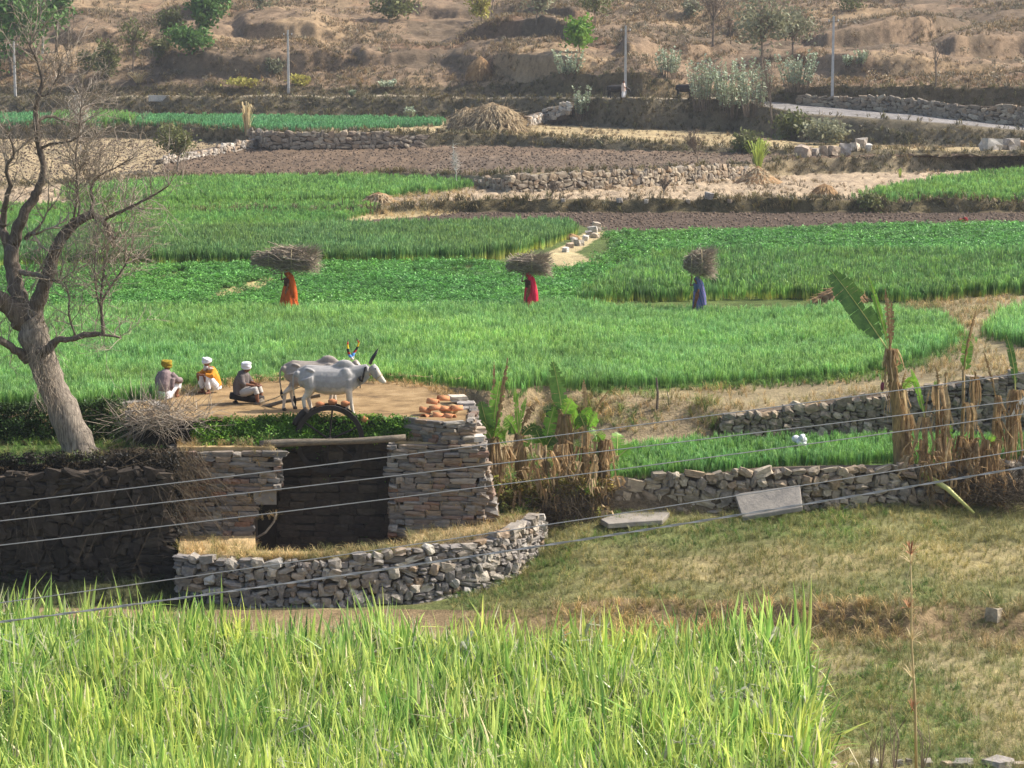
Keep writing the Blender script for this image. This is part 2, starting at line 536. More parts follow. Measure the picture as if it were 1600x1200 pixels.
# eroded scarps: list of (px, crest py, foot py)
SCARPS = [
    [(365, 52, 52), (385, 46, 70), (430, 41, 72), (490, 46, 72), (540, 60, 70), (600, 68, 70)],
    [(235, 100, 102), (270, 90, 118), (330, 84, 118), (400, 86, 120), (470, 76, 118), (510, 84, 116), (550, 98, 112), (600, 108, 110)],
    [(540, 96, 98), (570, 90, 112), (640, 92, 108), (690, 100, 106)],
    [(670, 106, 108), (700, 100, 114), (740, 92, 120), (800, 86, 124), (860, 84, 124), (900, 90, 118), (940, 98, 108), (990, 104, 106)],
    [(690, 84, 86), (730, 68, 84), (790, 48, 80), (850, 44, 78), (895, 54, 78), (930, 66, 74), (960, 70, 72)],
    [(780, 22, 24), (830, 12, 40), (900, 14, 40), (940, 22, 30)],
    [(968, 78, 80), (980, 64, 94), (1006, 66, 92), (1040, 82, 86)],
    [(1050, 88, 92), (1075, 74, 100), (1120, 76, 96), (1165, 90, 93)],
    [(1235, 92, 96), (1270, 86, 108), (1330, 80, 116), (1390, 78, 116), (1440, 84, 112), (1500, 92, 108), (1560, 98, 106)],
    [(1240, 66, 70), (1290, 54, 82), (1340, 42, 80), (1390, 29, 76), (1440, 26, 70), (1475, 30, 62), (1520, 40, 52)],
    [(1455, 84, 86), (1490, 66, 98), (1540, 56, 92), (1590, 54, 86), (1700, 66, 84), (1800, 76, 80)],
    [(600, 12, 14), (640, 10, 26), (720, 14, 30), (760, 24, 26)],
    [(60, 60, 62), (120, 50, 72), (200, 56, 66), (240, 60, 62)],
    [(1010, 30, 32), (1050, 24, 40), (1120, 30, 44), (1160, 36, 38)],
    [(240, 30, 31), (280, 22, 40), (330, 28, 34), (360, 30, 31)],
    [(1110, 60, 62), (1150, 52, 70), (1200, 54, 66), (1230, 60, 62)],
]
SC_D = []
for S in SCARPS:
    us, ys, hs = [], [], []
    for (px, c, f) in S:
        u, y = hill_y(px, f)
        us.append(u); ys.append(y); hs.append((f - c) * y / F)
    SC_D.append((np.array(us), np.array(ys), np.array(hs)))

def hill_z(u, y):
    z = hill_base(u, y)
    for us, ys, hs in SC_D:
        m = (u > us[0]) & (u < us[-1])
        if not np.any(m): continue
        x = u * y
        y0 = np.interp(u, us, ys) + 0.7 * fbm(x * 0.16, y * 0 + 3.1, 3) + 0.3 * fbm(x * 2.2, y * 0 + 8.1, 4)
        h = np.interp(u, us, hs) * .78
        t = y - y0
        run = 0.9
        z = z + np.where(m, h * np.clip(t / run, 0, 1) * (1 - sstep((t - run) / (12 + 9 * h))) - 0.12 * h * sstep((t + 7) / 7) * (1 - sstep(t / run)), 0)
    x = u * y
    edge = sstep((y - np.interp(u, UC, Y7)) / 5.0)
    z = z + edge * (1.5 * fbm(x * 0.045, y * 0.06, 3) + 0.45 * fbm(x * 0.16 + 5, y * 0.34, 4) + 0.36 * fbm(x * 0.9, y * 1.0, 4))
    return z
for i in range(h0, NR):
    RZ[i] = hill_z(UC, RY[i])
# small-scale relief
for i in range(NR):
    zid = ROWS_ID[i]
    x, y = RX[i], RY[i]
    if zid in ('meadow', 'lawn', 'riser0'):
        RZ[i] += 0.10 * fbm(x * 0.5, y * 0.5, 4)
    elif zid == 'near':
        RZ[i] += 0
    elif zid in ('stubble', 'plough'):
        RZ[i] += 0.20 * vnoise(x * 1.6, y * 1.6) + 0.10 * RNG.uniform(-1, 1, NC)
    elif zid in ('riser3', 'riser5', 'riser6', 'riser7', 'riser4'):
        RZ[i] += (np.where(UC > .11, .06, .25) if zid == 'riser6' else 0.25) * fbm(x * 0.9, RZ[i] * 1.2 + y, 3)
        RY[i] += 0.35 * fbm(x * 1.1 + 3, RZ[i] * 1.5, 3); RX[i] = RY[i] * UC
    elif zid == 'green':
        RZ[i] += 0.08 * fbm(x * .6, y * .6, 3)

def ground_z(x, y):
    x = np.atleast_1d(np.asarray(x, float)); y = np.atleast_1d(np.asarray(y, float))
    u = np.clip(x / np.maximum(y, .1), UC[0], UC[-1] - 1e-6)
    j = np.clip(np.searchsorted(UC, u) - 1, 0, NC - 2)
    out = np.zeros(len(x))
    order = np.argsort(j, kind='stable'); js = j[order]
    bounds = np.flatnonzero(np.diff(js)) + 1
    for grp in np.split(order, bounds):
        if len(grp) == 0: continue
        c = j[grp[0]]
        z0 = np.interp(y[grp], RY[:, c], RZ[:, c]); z1 = np.interp(y[grp], RY[:, c + 1], RZ[:, c + 1])
        t = (u[grp] - UC[c]) / (UC[c + 1] - UC[c])
        out[grp] = z0 * (1 - t) + z1 * t
    return out
def gz(x, y): return float(ground_z(x, y)[0])

def hit(px, py, ymin=36.0):
    """ground point seen at a pixel"""
    r = ray(px, py)
    ys = np.arange(ymin, 600, 0.1)
    xs = r.x / r.y * ys; zr = CAMZ + r.z / r.y * ys
    j = int(np.argmin(abs(UC - r.x / r.y)))
    zg = np.interp(ys, RY[:, j], RZ[:, j])
    ok = zr <= zg
    i = int(np.argmax(ok)) if ok.any() else len(ys) - 1
    return Vector((xs[i], ys[i], zg[i]))

def inpoly(X, Y, poly):
    X = np.asarray(X); Y = np.asarray(Y); r = np.zeros(X.shape, bool); n = len(poly)
    for i in range(n):
        x1, y1 = poly[i]; x2, y2 = poly[(i + 1) % n]
        if y1 == y2: continue
        c = ((y1 > Y) != (y2 > Y)) & (X < (x2 - x1) * (Y - y1) / (y2 - y1) + x1)
        r ^= c
    return r

# ---- colours of the ground itself
PX, PY = proj(RX, RY, RZ)
CC = np.zeros((NR, NC, 3))
BASE = {
    'near': lin(140, 130, 90), 'meadow': lin(146, 134, 98), 'riser0': lin(135, 115, 85), 'lawn': lin(122, 118, 78), 'riser1': lin(110, 95, 75),
    'strip': lin(80, 100, 50), 'riser2': lin(140, 122, 92), 'field': lin(86, 98, 52), 'riser3': lin(100, 89, 64), 'stubble': lin(164, 144, 118),
    'riser4': lin(140, 125, 98), 'plough': lin(110, 92, 74), 'riser5': lin(114, 102, 78), 'green': lin(165, 145, 108), 'riser6': lin(108, 97, 76),
    'road': lin(150, 142, 134), 'riser7': lin(108, 93, 70), 'hill': lin(130, 109, 86)}
for i in range(NR): CC[i] = BASE[ROWS_ID[i]]
def zmask(*ids):
    m = np.array([z in ids for z in ROWS_ID]); return np.repeat(m[:, None], NC, 1)
def blend(mask, col, k=1.0):
    w = np.clip(mask.astype(float) * k, 0, 1)[..., None]
    CC[:] = CC * (1 - w) + np.array(col) * w
DIRT = lin(150, 132, 102)
fm = zmask('field', 'riser2')
blend(fm & inpoly(PX, PY, [(760, 640), (900, 622), (1000, 612), (1200, 600), (1330, 590), (1440, 570), (1485, 520), (1470, 470), (1560, 455), (1900, 450), (1900, 700), (760, 700)]), DIRT, 0.85)
blend(fm & inpoly(PX, PY, [(640, 362), (880, 345), (940, 362), (1300, 352), (1900, 345), (1900, 330), (600, 330), (560, 345)]), lin(84, 70, 58))
blend(fm & inpoly(PX, PY, [(560, 345), (700, 335), (740, 320), (640, 300), (560, 310), (500, 338)]), lin(170, 150, 110))
blend(fm & inpoly(PX, PY, [(830, 405), (880, 385), (935, 350), (945, 365), (900, 395), (945, 415), (900, 425), (840, 420)]), lin(176, 158, 118))
blend(fm & inpoly(PX, PY, [(310, 465), (420, 430), (440, 440), (370, 470)]), lin(176, 160, 110), .8)
nz = fbm(RX * 0.12, RY * 0.12, 3)
pm = zmask('plough')
CC[pm] *= (1 + 0.35 * np.clip(nz[pm], -.6, .6))[:, None]
blend(pm & inpoly(PX, PY, [(-400, 300), (-400, 205), (400, 215), (400, 226), (260, 250), (230, 300)]), lin(165, 146, 112), .8)
blend(pm & inpoly(PX, PY, [(640, 275), (700, 245), (900, 240), (1240, 245), (1240, 275)]), lin(106, 92, 78), .6)
hm = zmask('hill')
n2 = fbm(RX * 0.05 + 9, RY * 0.07, 4)
blend(hm & (n2 > 0.12), lin(98, 84, 67), .7)
blend(hm & (n2 < -0.22), lin(154, 130, 98), .6)
blend(hm & (fbm(RX * .09 + 33, RY * .12, 3) > .34), lin(128, 98, 74), .5)
lm = zmask('lawn', 'meadow')
n3 = fbm(RX * 0.35, RY * 0.35 + 4, 4)
blend(lm & (n3 > 0.1), lin(108, 116, 66), .75)
blend(lm & (n3 < -0.25), lin(168, 150, 108), .6)
blend(zmask('lawn', 'meadow') & inpoly(PX, PY, [(-400, 1010), (-400, 850), (300, 850), (300, 960), (200, 1010)]), lin(62, 60, 40), .8)  # painted shadow on the ground left of the well
blend(zmask('near', 'meadow') & (RX < 6.0) & (RY < 50), lin(60, 58, 34), .8)  # shade between the cane blades painted into the ground colour
rm = zmask('road')
blend(rm & ~inpoly(PX, PY, [(-900, 100), (1180, 100), (1180, 300), (-900, 300)]), lin(132, 126, 120))
blend(rm & inpoly(PX, PY, [(-900, 100), (1180, 100), (1180, 300), (-900, 300)]), lin(160, 144, 116), .8)

def strip_mesh(name, r0, r1):
    v = np.stack([RX[r0:r1 + 1], RY[r0:r1 + 1], RZ[r0:r1 + 1]], -1).reshape(-1, 3)
    n = r1 - r0 + 1
    i, j = np.meshgrid(np.arange(n - 1), np.arange(NC - 1), indexing='ij')
    a = (i * NC + j).ravel()
    f = np.stack([a, a + 1, a + NC + 1, a + NC], 1)
    me = arr_mesh(name, v, f, MT['terrain'], smooth=True)
    setcol(me, CC[r0:r1 + 1].reshape(-1, 3))
    o = link(name, me); o['kind'] = 'structure'
    return o
def first(zid): return ROWS_ID.index(zid)
rE1, rE2, rRoad, rR7 = first('riser1'), first('riser2'), first('road'), first('riser7')
for nm, a, b, lab in (('meadow', 0, rE1, 'dry grass meadow in front of the stone well'), ('terrace_ground', rE1, first('riser3'), 'level field earth between the walls'), ('terraces', first('riser3'), rRoad, 'stepped brown terraces with dry banks below the road'),
                 ('road', rRoad, rR7, 'narrow grey road along the hill foot'), ('hillside', rR7, NR - 1, 'dry eroded brown hillside')):
    o = strip_mesh(nm, a, b)
    tag(o, lab, 'road' if nm == 'road' else 'ground', kind='structure')

# ---- sampling points on the ground inside pixel outlines
def field_pts(poly, dens, zguess=3.7, falloff=0, jit_edge=0.25, maxn=200000):
    """random world points whose ground pixel lies in the outline; density per square metre"""
    w = [at(px, py, zguess) for px, py in poly]
    xs = [p.x for p in w]; ys = [p.y for p in w]
    x0, x1, y0, y1 = min(xs) - 1, max(xs) + 1, min(ys) - 1.5, max(ys) + 1.5
    n = int(min(maxn * 3, dens * (x1 - x0) * (y1 - y0)))
    X = RNG.uniform(x0, x1, n); Y = RNG.uniform(y0, y1, n)
    Z = ground_z(X, Y)
    jx = X + RNG.normal(0, jit_edge, n); jy = Y + RNG.normal(0, jit_edge, n)
    u, v = proj(jx, jy, Z)
    m = inpoly(u, v, poly)
    return np.stack([X, Y, Z], 1)[m]

def zone_pts(zids, dens, cond=None, ymax=300, pxr=(-350, 2150), step=None):
    """points over whole terrain zones, density per square metre of the mesh cells"""
    out = []
    for i in range(NR - 1):
        if ROWS_ID[i] not in zids: continue
        if RY[i].mean() > ymax: continue
        dx = np.diff(RX[i]); dy = (RY[i + 1] - RY[i])[:-1]; dz = (RZ[i + 1] - RZ[i])[:-1]
        area = np.abs(dx) * np.sqrt(dy ** 2 + dz ** 2)
        ok = (PX[i, :-1] > pxr[0]) & (PX[i, :-1] < pxr[1])
        lam = area * dens * ok
        if cond is not None: lam = lam * cond(RX[i, :-1], RY[i, :-1], PX[i, :-1], PY[i, :-1])
        n = RNG.poisson(np.clip(lam, 0, 400))
        j = np.repeat(np.arange(NC - 1), n)
        if len(j) == 0: continue
        s, t = RNG.random(len(j)), RNG.random(len(j))
        P = np.stack([A[i, j] * (1 - s) * (1 - t) + A[i, j + 1] * s * (1 - t) + A[i + 1, j] * (1 - s) * t + A[i + 1, j + 1] * s * t for A in (RX, RY, RZ)], 1)
        out.append(P)
    return np.concatenate(out) if out else np.zeros((0, 3))

# ================================================================== CROPS AND GROUND COVER
ISL = [(.4, .46, .46), (.8, .86, .8), (1, 1, 1), (1.12, 1.1, 1.05), (1.7, 1.6, 1.6)]  # brightest stop paints pale glints on some blades
def blade_mat(name, stops, rnd=0.3, transl=0.3, world_cols=None, wscale=0.25, tint=None, isl=None, rough=0.5):
    """stops: (height along the plant, colour); instance random darkens or lightens"""
    m, nt, b = newmat(name)
    b.inputs['Roughness'].default_value = rough
    b.inputs['Specular IOR Level'].default_value = 0.3
    tc = nt.nodes.new('ShaderNodeTexCoord')
    sx = nt.nodes.new('ShaderNodeSeparateXYZ'); nt.links.new(tc.outputs['Object'], sx.inputs[0])
    c = ramp(nt, [(p,) + tuple(col) for p, col in stops], sx.outputs[2])
    oi = nt.nodes.new('ShaderNodeObjectInfo')
    if tint:
        rc = ramp(nt, tint, oi.outputs['Random'])
        mx = nt.nodes.new('ShaderNodeMix'); mx.data_type = 'RGBA'; mx.blend_type = 'MULTIPLY'
        mx.inputs[0].default_value = 1.0
        nt.links.new(c, mx.inputs[6]); nt.links.new(rc, mx.inputs[7]); c = mx.outputs[2]
    gg = nt.nodes.new('ShaderNodeNewGeometry')
    rc = ramp(nt, isl or ISL, gg.outputs['Random Per Island'])
    mx = nt.nodes.new('ShaderNodeMix'); mx.data_type = 'RGBA'; mx.blend_type = 'MULTIPLY'
    mx.inputs[0].default_value = 1.0
    nt.links.new(c, mx.inputs[6]); nt.links.new(rc, mx.inputs[7]); c = mx.outputs[2]
    pos = gg.outputs['Position']
    nz = noise(nt, pos, wscale, 4, 0.65)
    hue = ramp(nt, [(.3, .9, .99, 1.05), (.5, 1, 1, 1), (.7, 1.12, 1.03, .88)], noise(nt, pos, wscale * .6, 3, 0.6))
    mx = nt.nodes.new('ShaderNodeMix'); mx.data_type = 'RGBA'; mx.blend_type = 'MULTIPLY'; mx.inputs[0].default_value = 1.0
    nt.links.new(c, mx.inputs[6]); nt.links.new(hue, mx.inputs[7]); c = mx.outputs[2]
    k = mathn(nt, 'ADD', mathn(nt, 'MULTIPLY', mathn(nt, 'SUBTRACT', nz, 0.5), 1.3), 1.0)
    k2 = mathn(nt, 'ADD', mathn(nt, 'MULTIPLY', oi.outputs['Random'], 2 * rnd), 1 - rnd)
    c = mulcol(nt, c, mathn(nt, 'MULTIPLY', k, k2))
    nt.links.new(c, b.inputs['Base Color'])
    t = nt.nodes.new('ShaderNodeBsdfTranslucent'); nt.links.new(c, t.inputs[0])
    mix = nt.nodes.new('ShaderNodeMixShader'); mix.inputs[0].default_value = transl
    nt.links.new(b.outputs[0], mix.inputs[1]); nt.links.new(t.outputs[0], mix.inputs[2])
    nt.links.new(mix.outputs[0], nt.nodes['Material Output'].inputs[0])
    return m

def wheat_clump(nb, rad, w, m, lean=0.22, droop=0.35, hmin=.7):
    mb = MB()
    for _ in range(nb):
        a = random.uniform(0, 2 * PI); r = rad * math.sqrt(random.random())
        x, y = r * math.cos(a), r * math.sin(a)
        h = random.uniform(hmin, 1.0); b = random.uniform(0, 2 * PI)
        dx, dy = math.cos(b) * lean * random.random(), math.sin(b) * lean * random.random()
        dr = droop * random.random()
        pts = [(x, y, 0), (x + dx * .3, y + dy * .3, h * .45), (x + dx * .8, y + dy * .8, h * .85), (x + dx * (1 + dr * 2), y + dy * (1 + dr * 2), h * (1 - dr * .3))]
        ww = w * random.uniform(.7, 1.3)
        mb.strip(pts, [ww * .6, ww, ww * .9, 0.001], (math.cos(b + 1.57), math.sin(b + 1.57), 0))
    return mb.mesh('clump', m)

def leafy_clump(n, rad, h, ls, m, tl=.8):
    mb = MB()
    for _ in range(n):
        a = random.uniform(0, 2 * PI); r = rad * math.sqrt(random.random())
        z = h * random.uniform(.25, 1) * (1 - .5 * (r / rad) ** 2)
        c = Vector((r * math.cos(a), r * math.sin(a), z))
        R = Euler((random.uniform(-tl, tl), random.uniform(-tl, tl), random.uniform(0, 6.3))).to_matrix()
        s = ls * random.uniform(.6, 1.3)
        mb.add([c + R @ Vector(p) for p in ((-s, 0, 0), (0, -s * .55, 0), (s, 0, 0), (0, s * .55, 0))], [(0, 1, 2, 3)])
    for _ in range(4):
        a = random.uniform(0, 6.3)
        mb.strip([(0, 0, 0), (rad * .4 * math.cos(a), rad * .4 * math.sin(a), h * .7)], [.008, .004], (math.sin(a), -math.cos(a), 0))
    return mb.mesh('clump', m)

G1 = lin(92, 160, 78, 1.25)
TINT = [(0.82, .95, .95), (1, 1, 1), (1.12, 1.05, .8), (0.9, 1.0, 1.1)]
MT['wheat'] = blade_mat('young_wheat', [(0, lin(116, 140, 78)), (.3, lin(100, 136, 72)), (.7, lin(126, 168, 94)), (1, lin(164, 196, 132))], .28, .35, tint=TINT)
MT['wheat_tall'] = blade_mat('tall_wheat', [(0, lin(196, 192, 104)), (.28, lin(150, 166, 86)), (.5, lin(84, 116, 60)), (1, lin(124, 154, 96))], .28, .35, tint=TINT)
MT['wheat_light'] = blade_mat('light_green_wheat', [(0, lin(150, 170, 92)), (.4, lin(102, 142, 70)), (1, lin(130, 168, 92))], .25, .35, tint=TINT)
MT['low_crop'] = blade_mat('clover_crop', [(0, lin(66, 104, 46)), (.15, lin(84, 130, 56)), (.3, lin(102, 156, 70))], .3, .3)
MT['far_crop'] = blade_mat('far_crop', [(0, lin(70, 110, 70)), (1, lin(96, 150, 96, 1.15))], .2, .3)
wheat_s = [wheat_clump(11, .13, .013, MT['wheat']) for _ in range(8)]
tall_s = [wheat_clump(11, .15, .02, MT['wheat_tall'], .15) for _ in range(8)]
light_s = [wheat_clump(11, .16, .024, MT['wheat_light']) for _ in range(6)]
low_s = [leafy_clump(44, .2, .3, .05, MT['low_crop'], .6) for _ in range(6)]
far_s = [wheat_clump(10, .25, .04, MT['far_crop']) for _ in range(5)]

POLY_A = [(-250, 640), (120, 640), (190, 632), (740, 624), (900, 612), (1000, 608), (1100, 604), (1250, 596), (1340, 588), (1420, 568), (1480, 545), (1495, 525), (1470, 505), (1400, 495), (1280, 482), (1100, 480), (900, 482), (700, 488), (500, 492), (250, 490), (-250, 490)]
PATHC = at(800, 480, 3.7)
pa = field_pts(POLY_A, 60, jit_edge=.16)
rscat('wheat_field', pa, .4, .58, wheat_s, 'wide field of blue-green young wheat behind the ox circle', 'wheat', .1, .15, .25, .5)
POLY_B = [(-250, 500), (250, 495), (500, 493), (700, 489), (900, 484), (905, 465), (960, 435), (945, 418), (890, 425), (740, 411), (560, 414), (400, 415), (230, 420), (-250, 425)]
pb = field_pts(POLY_B, 34, jit_edge=.2)
u, v = proj(pb[:, 0], pb[:, 1], pb[:, 2])
bare = inpoly(u, v, [(315, 468), (350, 452), (430, 432), (440, 440), (400, 458), (345, 470)]) | inpoly(u, v, [(225, 435), (290, 422), (300, 432), (240, 444)]) | (inpoly(u, v, [(700, 418), (745, 412), (740, 425), (705, 425)]))
pb = pb[~bare | (RNG.random(len(pb)) < .12)]
rscat('clover_field', pb, .7, 1.15, low_s, 'low bright green leafy crop between the two wheat plots', 'crop', .15, .2, .3, .4)
POLY_C = [(-250, 424), (230, 417), (400, 415), (560, 414), (740, 410), (800, 402), (850, 388), (900, 368), (890, 360), (640, 362), (400, 367), (-250, 370)]
pc = field_pts(POLY_C, 26, jit_edge=.12)
rscat('tall_wheat', pc, .72, .9, tall_s, 'tall wheat plot with pale stalk bottoms behind the women', 'wheat', .07, .12, .18, .35)
POLY_D = [(-250, 372), (400, 368), (500, 352), (570, 338), (590, 326), (560, 318), (250, 318), (100, 322), (-250, 325)]
rscat('yellow_green_wheat', field_pts(POLY_D, 20, 3.9), .3, .48, light_s, 'short yellow-green wheat plot beside the dry grass corner', 'wheat')
POLY_E = [(120, 320), (260, 319), (560, 317), (640, 306), (720, 298), (735, 292), (650, 285), (560, 281), (260, 285), (100, 300)]
rscat('fresh_wheat', field_pts(POLY_E, 17, 4.2), .5, .7, light_s, 'fresh green wheat plot in front of the ploughed field', 'wheat')
POLY_F = [(900, 475), (1000, 473), (1100, 471), (1250, 468), (1400, 472), (1480, 470), (1560, 462), (1900, 456), (1900, 400), (1600, 405), (1400, 405), (1200, 402), (1050, 405), (985, 425), (940, 455)]
rscat('standing_wheat', field_pts(POLY_F, 28, jit_edge=.16), .58, .8, tall_s[:4] + light_s[:3], 'standing wheat plot behind the woman in blue and red', 'wheat', .08, .15, .2, .4)
POLY_G = [(890, 425), (960, 395), (950, 366), (1060, 366), (1200, 362), (1330, 356), (1600, 352), (1900, 350), (1900, 415), (1050, 415), (985, 430)]
pg = field_pts(POLY_G, 20, 3.75)
u, v = proj(pg[:, 0], pg[:, 1], pg[:, 2])
pg = pg[(RNG.random(len(pg)) < np.clip((u - 900) / 180, .35, 1)) ]
rscat('clover_plot', pg, .9, 1.4, low_s, 'bright green low crop along the dark ploughed strip', 'crop', .15, .2, .3, .4)
POLY_H = [(935, 752), (1100, 742), (1250, 730), (1400, 726), (1900, 712), (1900, 690), (1400, 692), (1130, 696), (1000, 704), (950, 716)]
rscat('strip_wheat', field_pts(POLY_H, 70, 2.2, jit_edge=.08), .3, .48, wheat_s[:4] + light_s[:3], 'narrow strip of green wheat between two stone walls', 'wheat')
POLY_I = [(-250, 203), (400, 207), (560, 204), (690, 197), (690, 190), (400, 186), (180, 184), (-250, 182)]
rscat('upper_crop', field_pts(POLY_I, 4.5, 6.9), .5, .7, far_s, 'dull green crop on the terrace below the road', 'crop')
rscat('upper_wheat', field_pts([(90, 200), (200, 203), (210, 190), (170, 184), (90, 184)], 8, 6.9), .7, 1., light_s, 'bright green patch on the terrace below the road', 'crop')
POLY_J = [(1318, 316), (1900, 318), (1900, 268), (1600, 270), (1480, 282), (1380, 300)]
rscat('terrace_wheat', field_pts(POLY_J, 9, 4.6), .45, .7, light_s, 'light green wheat on the terrace above the dark field bank', 'wheat')
POLY_K = [(1540, 525), (1565, 503), (1600, 492), (1900, 482), (1900, 555), (1600, 545)]
rscat('corner_wheat', field_pts(POLY_K, 45, 3.8), .5, .7, wheat_s, 'corner of wheat beyond the earth path', 'wheat')

# dry grass tufts
MT['dry_grass'] = blade_mat('dry_grass', [(0, lin(150, 128, 88)), (1, lin(190, 168, 120, 1.15))], .4, .2, tint=[(.8, .85, .7), (1, 1, 1), (1.1, .95, .8), (1.0, 1.0, 1.0)])
MT['mixed_grass'] = blade_mat('mixed_grass', [(0, lin(112, 106, 68)), (1, lin(176, 164, 110))], .35, .25, tint=[(.62, .82, .42), (.8, .95, .6), (1.0, 1, .85), (1.2, 1.08, .9)])
MT['green_grass'] = blade_mat('green_grass', [(0, lin(70, 92, 44)), (1, lin(108, 140, 62, 1.15))], .35, .3, tint=[(.75, .9, .7), (1, 1, 1), (1.25, 1.1, .8)])
def tuft(n, rad, w, m, lean=.6): return wheat_clump(n, rad, w, m, lean, .7, .4)
dry_s = [tuft(16, .14, .012, MT['dry_grass'], .7) for _ in range(6)]
mix_s = [tuft(16, .14, .011, MT['mixed_grass'], .9) for _ in range(6)]
grn_s = [tuft(18, .14, .014, MT['green_grass'], .7) for _ in range(6)]
MT['far_dry'] = blade_mat('far_dry_grass', [(0, lin(98, 84, 62)), (1, lin(152, 133, 102))], .4, .2, tint=[(.7, .75, .62), (1, 1, 1), (1.08, .96, .85), (.85, .9, .75)])
MT['bank_dry'] = blade_mat('bank_grass', [(0, lin(84, 76, 54)), (1, lin(126, 114, 80))], .4, .2, tint=[(.65, .75, .55), (1, 1, 1), (1.1, .98, .85), (.8, .9, .65)])
MT['shade_grass'] = blade_mat('shade_toned_grass', [(0, lin(36, 44, 24)), (1, lin(64, 76, 40))], .3, .2)  # shadow along the left wall is put into the blade colour
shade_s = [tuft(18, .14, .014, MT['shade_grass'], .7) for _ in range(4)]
dryfar_s = [tuft(12, .4, .04, MT['far_dry'], .8) for _ in range(5)]
bankfar_s = [tuft(12, .4, .04, MT['bank_dry'], .8) for _ in range(5)]
right = lambda x, y, px, py: (px > 600).astype(float)
rscat('meadow_grass', zone_pts(('meadow', 'riser0', 'lawn'), 60, lambda x, y, px, py: ((px > 700) & (py < 1260)) * (0.75 + 0.5 * fbm(x * .8, y * .8, 3))), .12, .27, mix_s, 'short half-dry grass covering the meadow', 'grass', .15, .4)
rscat('bank_grass', zone_pts(('meadow', 'riser0', 'lawn'), 34, lambda x, y, px, py: ((px > 860) & (py > 945) & (py < 1030)) * np.clip(.6 + 1.4 * fbm(x * .6 + 7, y * .9, 3), 0, 2)), .2, .42, dry_s, 'matted dry grass on the low meadow bank', 'grass', .3, .4)
rscat('lawn_green', zone_pts(('lawn', 'meadow'), 26, lambda x, y, px, py: (fbm(x * .35, y * .35 + 4, 4) > .08) * (px > 700) * (py < 1260)), .1, .24, grn_s, 'greener grass patches on the lawn', 'grass')
rscat('ledge_weeds', zone_pts(('strip',), 30, lambda x, y, px, py: ((px < 262) | ((px > 770) & (px < 960))).astype(float)), .12, .3, grn_s + mix_s, 'weeds on the ledge by the big bare tree', 'grass')
rscat('shade_grass', zone_pts(('lawn',), 18, lambda x, y, px, py: (px < 320).astype(float)), .15, .35, shade_s, 'grass with painted shade at the foot of the shaded wall', 'grass')
rscat('path_grass', zone_pts(('riser2', 'field'), 26, lambda x, y, px, py: inpoly(px, py, [(760, 640), (900, 622), (1000, 615), (1200, 604), (1330, 596), (1440, 576), (1500, 540), (1480, 500), (1400, 478), (1560, 468), (1640, 470), (1560, 510), (1560, 560), (1900, 560), (1900, 700), (760, 720)]) * np.clip(.5 + 1.8 * fbm(x * .5, y * .5, 3), 0, 1.5)), .12, .32, dry_s + mix_s[:3], 'dry grass on the path and bank below the wheat', 'grass', .2, .4)
rscat('wheat_margin', field_pts([(760, 626), (900, 618), (1100, 610), (1250, 604), (1350, 596), (1440, 575), (1500, 545), (1515, 520), (1490, 520), (1480, 545), (1420, 570), (1340, 590), (1100, 606), (760, 622)], 40, 3.5), .16, .3, grn_s + light_s[:2], 'low green weeds along the wheat margin', 'grass')
rscat('dry_bank_grass', zone_pts(('riser3', 'riser4', 'riser5', 'riser6', 'riser7'), 8, lambda x, y, px, py: 1.0 - .85 * ((px > 1215) & (py < 205) & (py > 150) & (y < 200)), 260), .2, .5, bankfar_s, 'long dry grass hanging on the terrace banks', 'grass', .3, .4)
rscat('terrace_edge_grass', zone_pts(('green', 'stubble'), 1.6, lambda x, y, px, py: np.clip(.3 + 2 * fbm(x * .3, y * .3, 3), 0, 2) * ~inpoly(px, py, POLY_I) * ~inpoly(px, py, POLY_J)), .15, .35, dryfar_s, 'straw and dry grass on the upper terraces', 'grass', .3)
rscat('corner_grass', field_pts([(560, 345), (690, 338), (760, 318), (720, 300), (640, 300), (575, 318), (560, 330)], 5, 3.9), .15, .45, dry_s, 'pale dry grass in the corner between the plots', 'grass', .3)
rscat('hill_grass', zone_pts(('hill',), 3.2, lambda x, y, px, py: np.clip(.5 + 2.2 * fbm(x * .12, y * .16, 4), 0, 2.2) * (py > -60), 320), .25, .6, dryfar_s, 'dry grass tufts on the brown hillside', 'grass', .3, .4)
BANKP = [(830, 640), (1000, 618), (1140, 640), (1140, 690), (830, 700)]
rscat('bank_weeds', zone_pts(('riser2', 'field', 'strip'), 26, lambda x, y, px, py: inpoly(px, py, BANKP) * np.clip(.3 + 2.5 * fbm(x * .7 + 2, y * .7, 3), 0, 1.6)), .2, .45, grn_s[:3] + mix_s[:3] + dry_s[:2], 'mixed weeds on the bank between path and wheat strip', 'weeds', .3, .4)
MT['scrub'] = blade_mat('grey_scrub', [(0, lin(96, 84, 66)), (1, lin(120, 116, 84))], .35, .15, tint=[(.7, .8, .6), (1, 1, 1), (1.2, 1.0, .85)])
scrub_s = [leafy_clump(60, .55, .8, .09, MT['scrub']) for _ in range(4)]
rscat('hill_scrub', zone_pts(('hill', 'riser6'), .14, lambda x, y, px, py: np.clip(.3 + 3 * fbm(x * .06 + 8, y * .08, 3), 0, 2.5) * (py > -60), 320), .3, 1.1, scrub_s, 'grey-green thorn scrub dotted over the hillside', 'scrub', .1)
